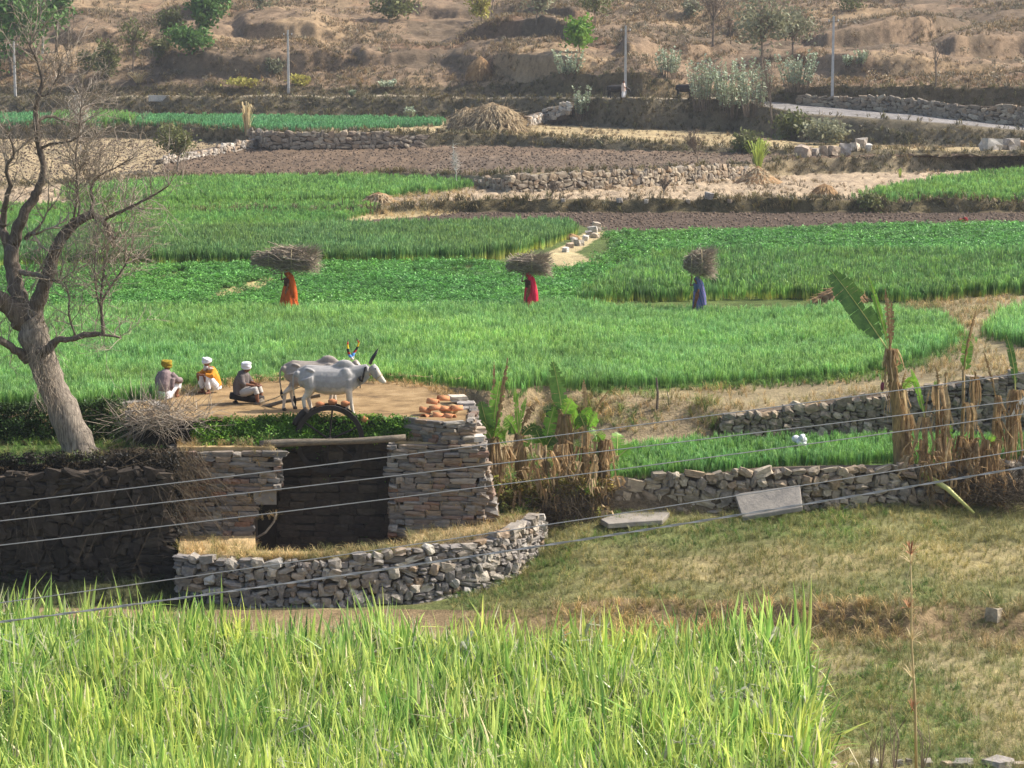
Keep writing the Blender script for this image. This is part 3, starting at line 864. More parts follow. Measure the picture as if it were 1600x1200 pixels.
# soil clods of the ploughed fields
MT['clod'] = mat('soil_clod', [lin(98, 82, 68), lin(132, 113, 94)], 3, rnd=.25, coord='world')
def clod():
    mb = MB(); mb.ell((0, 0, .3), (1, .8, .6), 6)
    mb.v = [tuple(c * random.uniform(.75, 1.25) for c in p) for p in mb.v]
    return mb.mesh('clump', MT['clod'])
clod_s = [clod() for _ in range(5)]
rscat('soil_clods', zone_pts(('plough',), 3.0, lambda x, y, px, py: (py < 300) * 1.0), .05, .13, clod_s, 'clods of the big ploughed brown field', 'soil', .5)
rscat('strip_clods', field_pts([(640, 362), (880, 345), (940, 362), (1300, 352), (1900, 346), (1900, 330), (680, 332)], 5, 3.8), .05, .11, clod_s, 'clods of the dark ploughed strip below the bank', 'soil', .5)

# sugar cane in the foreground
MT['cane'] = blade_mat('cane_leaf', [(0, lin(52, 76, 26)), (.6, lin(84, 130, 48)), (1.4, lin(126, 172, 72)), (1.8, lin(182, 198, 116))], .2, .45, wscale=.6, tint=[(.8, .95, .95), (1, 1, 1), (1.08, 1.0, .9)], isl=[(.2, .34, .24), (.6, .8, .5), (1.05, 1.02, .8), (1.4, 1.28, 1.2), (1.9, 1.65, 2.3)], rough=.3)
MT['cane_dry'] = blade_mat('dry_cane_leaf', [(0, lin(176, 160, 120)), (2, lin(226, 214, 180))], .2, .35)
def cane_clump():
    mb = MB()
    for _ in range(random.randint(10, 13)):
        a = random.uniform(0, 6.28); r = .28 * math.sqrt(random.random())
        x, y = r * math.cos(a), r * math.sin(a)
        b = random.uniform(0, 6.28); L = random.uniform(1.1, 1.9); lean = random.uniform(.08, .4)
        if random.random() < .26: lean = random.uniform(.5, 1.1)
        z0 = random.uniform(.1, .7)
        dry = random.random() < .2
        w = random.choice((.016, .026, .034, .042, .052))
        bent = random.random() < .3
        pts = []; ang = PI / 2 - lean * .35; px = 0; pz = z0
        for i in range(6):
            pts.append((x + math.cos(b) * px, y + math.sin(b) * px, pz))
            if i == 3 and bent: ang -= random.uniform(.7, 1.7)
            px += math.cos(ang) * L / 5.5; pz += math.sin(ang) * L / 5.5
            ang -= lean * random.uniform(.12, .4)
        t = random.uniform(-.5, .5)
        mb.strip(pts, [w * .7, w, w, w * .85, w * .5, .001], (-math.sin(b + t), math.cos(b + t), 0), .35, 1 if dry else 0)
    return mb.mesh('clump', [MT['cane'], MT['cane_dry']])
cane_s = [cane_clump() for _ in range(14)]
ca, cb = at(-260, 1120, 0), at(1265, 1100, 0)
def cane_pts():
    n = 15000
    Y = RNG.uniform(34.5, 51.0, n); xr = np.interp(Y, [34, 40, 44, 48.6], [5.0, 5.35, 5.75, 6.1])
    X = RNG.uniform(-13.5, 6.4, n)
    back = np.interp(X, [-12, -4, 0, 6], [49.8, 47.7, 47.3, 47.3]) + .6 * fbm(X * .4, X * 0, 3)
    m = (X < xr + .35 * fbm(Y * .8, Y * 0 + 2, 3)) & (Y < back)
    m &= RNG.random(n) < .55
    X, Y = X[m], Y[m]
    return np.stack([X, Y, ground_z(X, Y)], 1)
cpts = cane_pts()
rscat('sugar_cane', cpts, .72, 1.0, cane_s, 'dense bright green sugar cane leaves in front of the well', 'sugar cane', .12, .18, .16)

# ================================================================== STONEWORK
def stone_mesh(rounding, jit, m, seed):
    rr = random.Random(seed)
    bm = bmesh.new(); bmesh.ops.create_cube(bm, size=1.0)
    bmesh.ops.subdivide_edges(bm, edges=bm.edges[:], cuts=1, use_grid_fill=True)
    for v in bm.verts:
        d = v.co.normalized() * 0.56
        v.co = v.co.lerp(d, rounding) + Vector((rr.uniform(-jit, jit), rr.uniform(-jit, jit), rr.uniform(-jit, jit)))
    me = bpy.data.meshes.new('stone'); bm.to_mesh(me); bm.free(); me.materials.append(m)
    return me
PALE = [lin(128, 116, 104), lin(186, 174, 158), lin(150, 136, 120), lin(214, 202, 180), lin(176, 146, 112), lin(160, 150, 140), lin(126, 118, 110), lin(228, 220, 206), lin(166, 140, 110), lin(196, 184, 166)]
DARK = [lin(112, 104, 96), lin(148, 138, 124), lin(98, 94, 88), lin(146, 120, 94), lin(172, 162, 146), lin(122, 116, 110), lin(150, 108, 82), lin(138, 130, 120), lin(106, 100, 94), lin(158, 134, 106), lin(130, 122, 112)]
MUTE = [lin(112, 100, 86), lin(164, 148, 126), lin(134, 120, 100), lin(194, 178, 152), lin(156, 130, 100), lin(120, 110, 98), lin(146, 132, 114)]
MT['stone_pale'] = mat('pale_rubble', [lin(110, 104, 96), lin(190, 182, 170)], 3.5, .9, .6, 8, rand_ramp=PALE)
MT['stone_dark'] = mat('dark_schist', [lin(80, 76, 72), lin(150, 140, 128)], 3, .85, .6, 8, rand_ramp=DARK)
MT['stone_mute'] = mat('field_stone', [lin(96, 90, 80), lin(160, 150, 134)], 3.5, .9, .6, 8, rand_ramp=MUTE)
MT['earth_core'] = mat('packed_earth', [lin(70, 60, 50), lin(116, 100, 82)], 2.5, .95, .7, 10, coord='world')
VAR = {}
MT['stone_shade'] = mat('shade_toned_stone', [lin(44, 38, 32), lin(74, 66, 56)], 3.5, .95, .6, 8, rand_ramp=[lin(44, 38, 32), lin(70, 61, 51), lin(54, 46, 39), lin(82, 72, 60)])  # shade of the left hollow and shaft is painted into these stones
MT['stone_well'] = mat('well_rubble', [lin(100, 92, 84), lin(170, 160, 146)], 3.5, .9, .6, 8, rand_ramp=[lin(106, 98, 90), lin(164, 152, 136), lin(128, 114, 98), lin(204, 194, 176), lin(150, 122, 92), lin(136, 128, 120), lin(110, 104, 100), lin(186, 174, 156), lin(96, 90, 84), lin(222, 214, 200)])
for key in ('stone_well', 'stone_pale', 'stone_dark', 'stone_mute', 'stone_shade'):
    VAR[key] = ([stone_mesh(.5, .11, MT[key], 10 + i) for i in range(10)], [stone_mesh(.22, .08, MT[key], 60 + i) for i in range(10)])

def wall(root, path, zb, zt, size, mkey, slab=False, limit=300, depth=.3, core=True, rows_jit=.25, face=-1, batter=0.0, core_back=.5, top_loose=.0):
    """dry stone wall along a plan path [(x, y)]; zb/zt base and top heights at each point; stones are parts of root"""
    P = [Vector((p[0], p[1])) for p in path]
    L = [0.0]
    for i in range(1, len(P)): L.append(L[-1] + (P[i] - P[i - 1]).length)
    def samp(s):
        i = max(0, min(len(P) - 2, int(np.searchsorted(L, s)) - 1))
        t = (s - L[i]) / max(1e-6, L[i + 1] - L[i])
        p = P[i].lerp(P[i + 1], t); d = (P[i + 1] - P[i]).normalized()
        return p, d, zb[i] + (zb[i + 1] - zb[i]) * t, zt[i] + (zt[i + 1] - zt[i]) * t
    stones = []
    nrow = max(1, int(round(max(b - a for a, b in zip(zb, zt)) / size[1])))
    s_tot = L[-1]
    # courses
    z = 0.0; row = 0
    maxh = max(b - a for a, b in zip(zb, zt))
    while z < maxh - size[1] * .3:
        hrow = size[1] * random.uniform(1 - rows_jit, 1 + rows_jit)
        s = random.uniform(-.3, .1) * size[0]
        while s < s_tot:
            l = size[0] * random.choice((.55, .75, 1, 1, 1.25, 1.6))
            if not slab: l *= random.uniform(.7, 1.35)
            mid = min(max(s + l / 2, 0), s_tot)
            p, d, b, t = samp(mid)
            if z + hrow * .45 <= t - b:
                nrm = Vector((-d.y, d.x)) * face
                hh = hrow * (random.uniform(.8, 1.12) if slab else random.uniform(.7, 1.45))
                zc = b + z + hrow / 2 + random.uniform(-.1, .1) * hrow * (1 if slab else 3.2)
                dep = depth * random.uniform(.8, 1.25)
                q = p + nrm * (random.uniform(-.02, .05) - batter * z)
                if not slab and random.random() < .25:
                    # two small stones instead of one
                    for e in (-1, 1):
                        stones.append((q.x, q.y, zc + e * hh * .26, math.atan2(d.y, d.x) + random.uniform(-.3, .3), l * 1.0, dep * .8, hh * .52, random.uniform(-.15, .15)))
                else:
                    stones.append((q.x, q.y, zc, math.atan2(d.y, d.x) + random.uniform(-.12, .12), l * 1.02, dep, hh * 1.04, random.uniform(-.12, .12) if not slab else random.uniform(-.04, .04)))
            s += l
        z += hrow; row += 1
    # the largest stay single parts, the rest is joined
    stones.sort(key=lambda q: -q[4] * q[6])
    rnd, flat = VAR[mkey]
    single, rest = stones[:limit], stones[limit:]
    for q in single:
        me = random.choice(flat if slab else (rnd if random.random() < .88 else flat))
        o = link('stone', me, root, (q[0], q[1], q[2]), (q[7], random.uniform(-.45, .45) if not slab else random.uniform(-.03, .03), q[3] + (PI if random.random() < .5 else 0)), (q[4], q[5], q[6]))
    if rest:
        mb = MB()
        for q in rest:
            me = random.choice(rnd)
            M_ = Matrix.Translation(q[:3]) @ Euler((q[7], 0, q[3])).to_matrix().to_4x4() @ Matrix.Diagonal((q[4], q[5], q[6], 1))
            mb.add([M_ @ v.co for v in me.vertices], [tuple(p.vertices) for p in me.polygons])
        o = mb.build('small_stones', MT[mkey], root); o['kind'] = 'stuff'
    if core:
        mb = MB()
        # earth behind the stones
        fr, bk = [], []
        n = max(2, int(s_tot / .6))
        for i in range(n + 1):
            p, d, b, t = samp(s_tot * i / n)
            nrm = Vector((-d.y, d.x)) * face
            a = p - nrm * .04; c = p - nrm * core_back
            fr.append((a.x, a.y, b - .3)); fr.append((a.x, a.y, t - .06)); bk.append((c.x, c.y, t - .06)); bk.append((c.x, c.y, b - .3))
        vs = []
        for i in range(n + 1): vs += [fr[2 * i], fr[2 * i + 1], bk[2 * i], bk[2 * i + 1]]
        fs = []
        for i in range(n):
            k, q = 4 * i, 4 * i + 4
            fs += [(k, k + 1, q + 1, q), (k + 1, k + 2, q + 2, q + 1), (k + 2, k + 3, q + 3, q + 2)]
        fs += [(0, 3, 2, 1), (4 * n, 4 * n + 1, 4 * n + 2, 4 * n + 3)]
        mb.add(vs, fs); mb.build('earth_core', MT['earth_core'], root)
    return root

def ground_wall(name, label, pix, heights, size, mkey, limit=300, off=0.0, group=None, depth=.3, zfix=None, core_back=.6):
    pts = [hit(px, py) if zfix is None else at(px, py, zfix) for px, py in pix]
    base = pts[0].copy()
    o = thing(name, label, 'wall', base, group=group)
    path = [(p.x - base.x, p.y - base.y - off) for p in pts]
    zb = [p.z - base.z - .05 for p in pts]
    zt = [z + h for z, h in zip(zb, heights)]
    return wall(o, path, zb, zt, size, mkey, limit=limit, depth=depth, core_back=core_back)

# --- the lawn wall, the path wall, the far walls
ground_wall('dry_stone_wall', 'loose dry stone wall between the lawn and the narrow wheat strip', [(945, 801), (1000, 800), (1100, 799), (1200, 796), (1300, 793), (1400, 789), (1500, 783), (1640, 775), (1900, 773)], [1.05, 1.05, 1.1, 1.2, 1.2, 1.15, 1.1, 1.1, 1.1], (.27, .2), 'stone_mute', 330, .1, zfix=1.2)
ground_wall('retaining_wall', 'rough stone retaining wall below the earth path', [(1128, 688), (1190, 687), (1250, 684), (1330, 684), (1400, 684), (1500, 683), (1600, 682), (1900, 681)], [.75, .95, 1.0, 1.25, 1.4, 1.75, 2.0, 2.1], (.26, .19), 'stone_mute', 300, .05, zfix=2.2)
ground_wall('field_wall', 'pale rubble wall in front of the big ploughed field', [(742, 292), (800, 301), (900, 297), (1000, 292), (1090, 285), (1175, 278)], [.6, 1.05, 1.1, 1.15, 1.1, .9], (.42, .3), 'stone_mute', 300, .3, zfix=4.5)
ground_wall('terrace_wall', 'grey stone terrace wall under the dull green crop', [(390, 226), (420, 231), (500, 231), (600, 230), (660, 229)], [1.15, 1.2, 1.2, 1.15, .9], (.5, .32), 'stone_mute', 180, .3, zfix=5.65)
ground_wall('roadside_wall', 'dark stone wall on the uphill side of the road', [(1245, 163), (1300, 167), (1400, 176), (1500, 187), (1600, 197), (1660, 202)], [.8, 1.0, 1.3, 1.3, 1.6, 1.8], (.55, .34), 'stone_mute', 220, .2)
ground_wall('low_rubble_wall', 'low wall of pale rubble curving beside the small round tree', [(255, 256), (300, 248), (350, 240), (400, 231)], [.4, .6, .7, .8], (.4, .28), 'stone_pale', 80, .2)
ground_wall('bank_stone_wall', 'short pale stone wall beside the straw stack', [(826, 196), (850, 190), (890, 180)], [.9, 1.0, 1.1], (.4, .28), 'stone_pale', 60, 1.2)
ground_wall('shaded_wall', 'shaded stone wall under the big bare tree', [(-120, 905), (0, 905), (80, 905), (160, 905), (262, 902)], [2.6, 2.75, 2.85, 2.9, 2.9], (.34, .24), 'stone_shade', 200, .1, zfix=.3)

# --- boulders
def boulder(px, py, w, h, label, mkey='stone_pale', group=None, d=None, name='boulder', ly=None):
    p = hit(px, py)
    me = random.choice(VAR[mkey][1])
    o = link(name, me, None, (p.x, p.y, p.z + h * .38), (random.uniform(-.15, .15), random.uniform(-.2, .2), random.uniform(0, 6.28)), (w, d or w * .8, h))
    return tag(o, label, 'boulder', group)
for i, (px, py, w, h) in enumerate([(1255, 246, 1.1, .9), (1272, 244, .8, .6), (1288, 243, .7, .8), (1302, 243, .9, .7), (1320, 242, 1.1, .9), (1335, 236, .8, .7), (1346, 232, .8, .9), (1357, 236, .6, .6), (1548, 236, 1.4, 1.0), (1562, 240, .9, .6), (1578, 240, 1.3, 1.0), (1600, 242, .9, .8)]):
    boulder(px, py, w, h, 'pale boulder heaped on the terrace below the road bend' if i < 8 else 'big whitish boulder at the foot of the road bank', group='boulders below the road' if i < 8 else 'whitish boulders under the road bank')
for px, py, w, h in [(1265, 1197, .3, .22), (1280, 1195, .22, .2), (1298, 1199, .26, .18), (1330, 1200, .2, .16), (1365, 1199, .24, .2), (1405, 1197, .2, .2), (1420, 1196, .18, .18), (1450, 1197, .26, .2), (1480, 1201, .3, .2), (1505, 1199, .5, .22), (1560, 1198, .7, .28), (1595, 1202, .4, .2)]:
    boulder(px, py, w * .75, h * .65, 'small pinkish stone in the row along the meadow front', group='stones along the meadow front')
boulder(1552, 972, .32, .34, 'lone grey rock on the dry meadow bank', 'stone_mute')
# flat slabs on the lawn
def slab(pts, z, th, label):
    q = [aty(px, py, zz[0]) if isinstance(zz, tuple) else at(px, py, zz) for (px, py), zz in zip(pts, z)]
    c = sum(q, Vector()) / len(q)
    n = len(q)
    vs = [p - c for p in q] + [p - c - Vector((0, 0, th)) for p in q]
    mb = MB().add(vs, [tuple(range(n - 1, -1, -1)) if (q[1] - q[0]).cross(q[2] - q[1]).z < 0 else tuple(range(n)), tuple(n + i for i in range(n))] + [(i, (i + 1) % n, n + (i + 1) % n, n + i) for i in range(n)])
    o = mb.build('stone_slab', MT['slab'], loc=c)
    bv = o.modifiers.new('b', 'BEVEL'); bv.width = .015; bv.segments = 1
    return tag(o, label, 'slab')
MT['slab'] = mat('slab_stone', [lin(118, 112, 104), lin(160, 150, 136)], 1.6, .9, .6, 9)
slab([(938, 811), (975, 799), (1040, 793), (1047, 800), (1035, 812), (950, 818)], [1.3] * 6, .14, 'long flat grey slab lying on the lawn beside the bananas')
slab([(1148, 771), (1250, 757), (1254, 792), (1160, 808)], [(61.45,), (61.45,), (60.75,), (60.75,)], .12, 'grey slab leaning against the loose stone wall')

# ================================================================== THE WELL
# front breastwork: bowed rubble wall, its stones are parts
WP = [(276, 55.9, 1.26), (330, 55.55, 1.28), (400, 55.3, 1.3), (520, 55.25, 1.32), (640, 55.7, 1.42), (740, 56.45, 1.5), (800, 57.4, 1.54), (835, 58.7, 1.54), (848, 60.0, 1.5)]
wpt = []
for px, y, zt in WP:
    p = aty(px, 900, y); wpt.append((p.x, y, zt))
b0 = Vector((wpt[3][0], wpt[3][1], 0))
para = thing('well_breastwork', 'bowed wall of pale rubble round the front of the well', 'wall', b0)
wall(para, [(p[0] - b0.x, p[1] - b0.y) for p in wpt], [-.15] * len(wpt), [p[2] for p in wpt], (.26, .185), 'stone_well', limit=300, depth=.3, batter=.05, core_back=.55)
# ledge fill behind it (earth with dry grass), leaving the shaft open
def plan(px, y): p = aty(px, 850, y); return (p.x - b0.x, p.y - b0.y)
MT['ledge'] = mat('dry_ledge', [lin(140, 116, 80), lin(200, 172, 126)], 2, .95, .6, 9, coord='world')
led = MB()
led.prism([plan(278, 56.2), plan(330, 55.9), plan(398, 55.7), plan(400, 60.4), plan(284, 60.4)], -4, [1.2, 1.2, 1.2, 1.1, 1.1])
led.prism([plan(398.2, 55.75), plan(520, 55.7), plan(641, 56.1), plan(641, 56.9), plan(520, 56.6), plan(398.2, 56.6)], -4, 1.2)
led.prism([plan(641.2, 56.15), plan(740, 56.9), plan(798, 57.8), plan(830, 58.9), plan(842, 60.2), plan(840, 61.2), plan(641.2, 60.4)], -4, [1.3, 1.4, 1.44, 1.44, 1.42, 1.4, 1.15])
led.build('earth_fill', MT['ledge'], para)

MT['slab'] = mat('slab_stone', [lin(112, 106, 100), lin(150, 142, 130)], 1.6, .9, .6, 9)
def pier(name, label, corners, z0, z1, ztop_list=None, faces=None):
    """masonry pier: corners in plan (world), ordered left-front, right-front, right-back, left-back"""
    b = Vector((corners[0][0], corners[0][1], z0))
    o = thing(name, label, 'pier', b)
    C = [(c[0] - b.x, c[1] - b.y) for c in corners]
    mb = MB(); ins = .06
    cx = sum(c[0] for c in C) / 4; cy = sum(c[1] for c in C) / 4
    Ci = [(c[0] + (cx - c[0]) * .05, c[1] + (cy - c[1]) * .08) for c in C]
    mb.prism(Ci, -3, z1 - z0 - .06); mb.build('core', MT['earth_core'], o)
    path = [C[3], C[0], C[1], C[2]]
    h = z1 - z0
    wall(o, path, [0] * 4, [h] * 4, (.42, .125), 'stone_dark', slab=True, limit=290, depth=.22, core=False, batter=0.0)
    return o
lp = [aty(272, 700, 58.9), aty(433, 700, 58.9), aty(433, 700, 60.05), aty(276, 700, 60.05)]
pl = pier('well_pier', 'squat masonry pier with rust-coloured stones under the end of the axle log', [(p.x, p.y) for p in lp], 1.0, 3.4)
for q in list(pl.children):      # lower corner broken away towards the shaft
    if q.name.startswith('stone') and q.location.x + pl.location.x > aty(396, 700, 58.9).x and q.location.z < 1.25: bpy.data.objects.remove(q)
    elif q.name.startswith('core'):
        bpy.data.objects.remove(q)
cxa, cxb, cxc = [aty(px, 700, 58.9).x - pl.location.x for px in (274, 394, 430)]
mb = MB(); mb.prism([(cxa, .06), (cxb, .06), (cxb, 1.1), (cxa, 1.1)], -3, 2.33); mb.build('core', MT['earth_core'], pl)
mb = MB(); mb.prism([(cxb + .005, .06), (cxc, .06), (cxc, 1.1), (cxb + .005, 1.1)], 1.2, 2.33); mb.build('core', MT['earth_core'], pl)
mb = MB(); mb.prism([(cxb + .02, -.06), (cxc + .02, -.06), (cxc - .06, .05), (cxb + .02, .05)], .95, 1.5); mb.build('plaster_patch', MT['slab'], pl)
rp = [aty(614, 700, 59.3), aty(752, 700, 59.3), aty(752, 700, 60.6), aty(618, 700, 60.6)]
pr = pier('well_pier', 'tall masonry pier of thin grey slabs beneath the pile of clay tiles', [(p.x, p.y) for p in rp], 1.0, 3.45)
# buttress steps on the right flank
def flank(z, px, y, w, h, d):
    p = aty(px, 700, y)
    return (p.x, p.y, z, w, d, h)
for i in range(10):
    z = 1.35 + i * .2
    x0 = aty(750, 700, 59.6).x
    w = .42 * (1 - (i / 10.0)) + .1
    o = link('stone', random.choice(VAR['stone_dark'][1]), pr, None)
    o.location = (x0 + w / 2 - .1 - pr.location.x, 59.75 - pr.location.y, z + .1 - 1.0); o.scale = (w + .2, .7, .2)
# dirt caps on the piers
for o, c, z in ((pl, lp, 3.4), (pr, rp, 3.45)):
    b = o.location
    q = [(p.x - b.x, p.y - b.y) for p in c]
    mb = MB(); mb.prism([(q[0][0] + .06, q[0][1] + .12), (q[1][0] - .08, q[1][1] + .12), q[2], q[3]], z - b.z - .08, z - b.z + .035)
    mb.build('dirt_cap', MT['ledge'], o)
# the round treading floor
PFL = [(212, 655), (300, 657), (420, 657), (500, 657), (580, 657), (640, 656), (700, 662), (735, 660), (741, 640), (722, 620), (684, 605), (620, 597), (540, 594), (450, 594), (400, 597), (340, 607), (262, 618), (200, 630)]
MT['floor_soil'] = mat('trodden_soil', [lin(84, 66, 44), lin(128, 103, 68), lin(148, 122, 84), lin(160, 135, 98)], 1.6, .95, .5, 14, coord='world')
MT['bank_soil'] = mat('shade_toned_bank', [lin(34, 31, 25), lin(62, 55, 44)], 2, .95, .7, 8, coord='world')  # bank_soil: gloom of the well shaft put into the soil colour
pf = [at(px, py, 4.0) for px, py in PFL]
c0 = Vector((sum(p.x for p in pf) / len(pf), sum(p.y for p in pf) / len(pf), 0))
# top as a fine grid with relief, side as skirt
bm = bmesh.new()
vs = [bm.verts.new((p.x - c0.x, p.y - c0.y, 4.0)) for p in pf]
f = bm.faces.new(vs if (vs[1].co - vs[0].co).cross(vs[2].co - vs[1].co).z > 0 else vs[::-1])
if f.normal.z < 0: f.normal_flip()
ex = bmesh.ops.extrude_face_region(bm, geom=[f])
low = [v for v in ex['geom'] if isinstance(v, bmesh.types.BMVert)]
for v in low: v.co.z = -4.0
bm.faces.ensure_lookup_table()
bmesh.ops.recalc_face_normals(bm, faces=bm.faces[:])
top = [fc for fc in bm.faces if fc.normal.z > .9]
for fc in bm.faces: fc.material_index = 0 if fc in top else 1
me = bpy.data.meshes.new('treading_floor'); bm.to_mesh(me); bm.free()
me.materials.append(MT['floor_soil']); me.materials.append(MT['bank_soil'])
plat = link('treading_floor', me, None, (c0.x, c0.y, 0))
tag(plat, 'round earth treading floor where the oxen walk', 'ground', kind='structure')

# stone edging of the floor above the tall pier
rimw = thing('rim_wall', 'thin-slab rim wall holding the floor above the tall pier', 'wall', (at(640, 656, 4.0).x, at(640, 656, 4.0).y, 3.2))
rb = rimw.location
rpts = [at(px, py, 4.0) for px, py in ((636, 656), (700, 662), (735, 660), (741, 640), (722, 620))]
wall(rimw, [(p.x - rb.x, p.y - rb.y) for p in rpts], [0] * 5, [.82, .84, .84, .84, .8], (.36, .115), 'stone_dark', slab=True, limit=200, depth=.2, core=False)

# stone lining of the shaft under the floor, its darkness painted into the stones
ln_ = [at(px, 657, 4.0) for px in (436, 520, 614)]
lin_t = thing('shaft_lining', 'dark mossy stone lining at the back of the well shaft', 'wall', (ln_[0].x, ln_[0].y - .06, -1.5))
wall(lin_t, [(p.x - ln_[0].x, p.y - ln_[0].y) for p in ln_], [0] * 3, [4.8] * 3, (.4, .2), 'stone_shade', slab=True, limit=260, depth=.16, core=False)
# ---- water wheel in the well
MT['wood_old'] = mat('weathered_wood', [lin(92, 82, 70), lin(148, 134, 114)], 3, .85, .5, 20, stretch=(2, 12, 12))
MT['wood_dark'] = mat('dark_wet_wood', [lin(36, 32, 29), lin(60, 53, 47)], 4, .8, .4, 20)
MT['iron'] = mat('old_iron', [lin(74, 66, 60), lin(110, 98, 88)], 6, .7, .2, 30, spec=.4)
MT['clay'] = mat('terracotta', [lin(170, 104, 66), lin(200, 140, 96)], 5, .85, .2, 20, rnd=.18)
MT['rope'] = mat('rope', [lin(150, 132, 100), lin(190, 172, 136)], 10, .95)
wc = aty(515, 685, 59.75)
wheel = thing('wooden_waterwheel', 'dark wooden water wheel with thin spokes standing in the well mouth', 'wheel', wc, rz=.06)
R = .9
def ring(r0, r1, y0, y1, n=44):
    vs = []; fs = []
    for i in range(n):
        a = 2 * PI * i / n
        for (r, y) in ((r0, y0), (r1, y0), (r1, y1), (r0, y1)):
            vs.append((r * math.cos(a), y, r * math.sin(a)))
    for i in range(n):
        k, q = 4 * i, 4 * ((i + 1) % n)
        for j in range(4): fs.append((k + j, k + (j + 1) % 4, q + (j + 1) % 4, q + j))
    return vs, fs
for y in (-.2, .2):
    mb = MB(); mb.add(*ring(R - .12, R + .01, y - .035, y + .035)); mb.build('rim', MT['wood_dark'], wheel)
for i in range(6):
    a = i * PI / 3 + .42
    for y in (-.2, .2):
        mb = MB(); mb.tube([(.05 * math.cos(a), y, .05 * math.sin(a)), ((R - .05) * math.cos(a), y, (R - .05) * math.sin(a))], .028, 6)
        mb.build('spoke', MT['wood_dark'], wheel)
mb = MB(); mb.tube([(0, -.34, 0), (0, .5, 0)], .065, 10); mb.build('hub', MT['wood_dark'], wheel)
for i in range(18):
    a = 2 * PI * i / 18
    mb = MB(); mb.box((R * .97 * math.cos(a), 0, R * .97 * math.sin(a)), (.05, .44, .05)); mb.build('cross_slat', MT['wood_dark'], wheel)
def pot_mesh():
    mb = MB(); prof = [(.0, 0), (.05, 0), (.085, .05), (.095, .12), (.08, .19), (.05, .22), (.062, .26), (.05, .26), (.04, .22), (0, .2)]
    n = 12; vs = []; fs = []
    for r, z in prof:
        for k in range(n): vs.append((r * math.cos(2 * PI * k / n), r * math.sin(2 * PI * k / n), z))
    for i in range(len(prof) - 1):
        for k in range(n): fs.append((i * n + k, i * n + (k + 1) % n, (i + 1) * n + (k + 1) % n, (i + 1) * n + k))
    mb.add(vs, fs); return mb.mesh('clay_pot', MT['clay'], True)
pm_ = pot_mesh()
for i, a in enumerate((1.95, 1.6, 1.25, .55, .1, -.2)):
    link('clay_pot', pm_, wheel, ((R + .07) * math.cos(a), .0 if i < 3 else .1, (R + .07) * math.sin(a)), (0, PI / 2 + (0 if i < 3 else .3), -a * 0 + (.0)), (.9, .9, .9))
mb = MB()
for a0, a1 in ((2.2, 2.75),):
    pts = [((R + .05) * math.cos(a0 + (a1 - a0) * t), -.02, (R + .05) * math.sin(a0 + (a1 - a0) * t)) for t in np.linspace(0, 1, 6)]
    mb.tube(pts, .11, 8)
mb.build('bucket_chain', MT['wood_dark'], wheel, True)
# axle log on the two piers
la, lb_ = aty(406, 696, 59.2), aty(634, 683, 59.35)
lg = MB(); pts = [la.lerp(lb_, t) + Vector((0, 0, .03 * math.sin(5 * t + 1))) for t in np.linspace(0, 1, 12)]
la0 = pts[0].copy()
lg.tube([p - la0 for p in pts], [.098 - .02 * abs(t - .1) + .01 * math.sin(9 * t) for t in np.linspace(0, 1, 12)], 10)
o = lg.build('axle_log', MT['wood_old'], loc=la0, smooth=True); tag(o, 'long pale weathered log lying across the well mouth', 'log')
# wooden trough behind the wheel
tr = thing('water_trough', 'dark wooden trough behind the water wheel', 'trough', aty(525, 690, 60.0))
t0 = aty(470, 684, 60.0) - tr.location; t1 = aty(565, 678, 60.0) - tr.location
mb = MB(); mb.box((t0 + t1) / 2 + Vector((0, -.04, 0)), ((t1 - t0).x, .04, .34)); mb.build('side_board', MT['wood_dark'], tr)
mb = MB(); mb.box((t0 + t1) / 2 + Vector((0, .02, -.17)), ((t1 - t0).x, .12, .04)); mb.build('bottom_board', MT['wood_dark'], tr)
# hanging root and props in the shaft
mb = MB(); p0 = aty(432, 800, 58.85); pts = [p0, aty(428, 815, 58.8), aty(415, 832, 58.7), aty(396, 843, 58.6)]
q0 = pts[0].copy(); mb.tube([p - q0 for p in pts], [.03, .03, .035, .03], 6)
tag(mb.build('hanging_root', MT['wood_old'], loc=q0, smooth=True), 'bent bare root curling from the pier into the shaft', 'root')
for px in (613, 619):
    mb = MB(); a, b = aty(px, 772, 59.25), aty(px + 3, 748, 59.25); q = a.copy()
    a2 = aty(px + 5, 800, 59.2)
    mb.tube([a2 - q, b - q], .03, 6); tag(mb.build('wooden_prop', MT['wood_old'], loc=q), 'pale wooden prop standing against the dark inner pier', 'prop', 'props inside the well')

# ---- clay tiles heaped on the pier
def tile_mesh():
    mb = MB(); n = 9; L = .31; r0, r1 = .115, .1; th = .018
    vs = []; fs = []
    for x, ro in ((0, r0), (L, r1)):
        for rr in (ro, ro - th):
            for k in range(n):
                a = PI * (-.06 + 1.12 * k / (n - 1)); vs.append((x, rr * math.cos(a), rr * math.sin(a)))
    for k in range(n - 1):
        fs += [(k, k + 1, 2 * n + k + 1, 2 * n + k), (n + k + 1, n + k, 3 * n + k, 3 * n + k + 1), (k + 1, k, n + k, n + k + 1), (2 * n + k, 2 * n + k + 1, 3 * n + k + 1, 3 * n + k)]
    fs += [(0, 2 * n, 3 * n, n), (n - 1, 2 * n - 1, 4 * n - 1, 3 * n - 1)]
    mb.add(vs, fs); return mb.mesh('clay_tile', MT['clay'], True)
tm = tile_mesh()
TILES = [(655, 645, .1), (671, 645, .1), (687, 644, .15), (705, 644, .2), (668, 632, -.3), (684, 628, .3), (661, 657, .9), (676, 654, .05), (696, 656, -.7), (660, 672, -.7), (672, 667, -1.1), (680, 664, .1), (690, 666, -1.0), (702, 672, .9), (668, 682, .2), (681, 680, .05), (694, 682, .5), (707, 682, .9)]
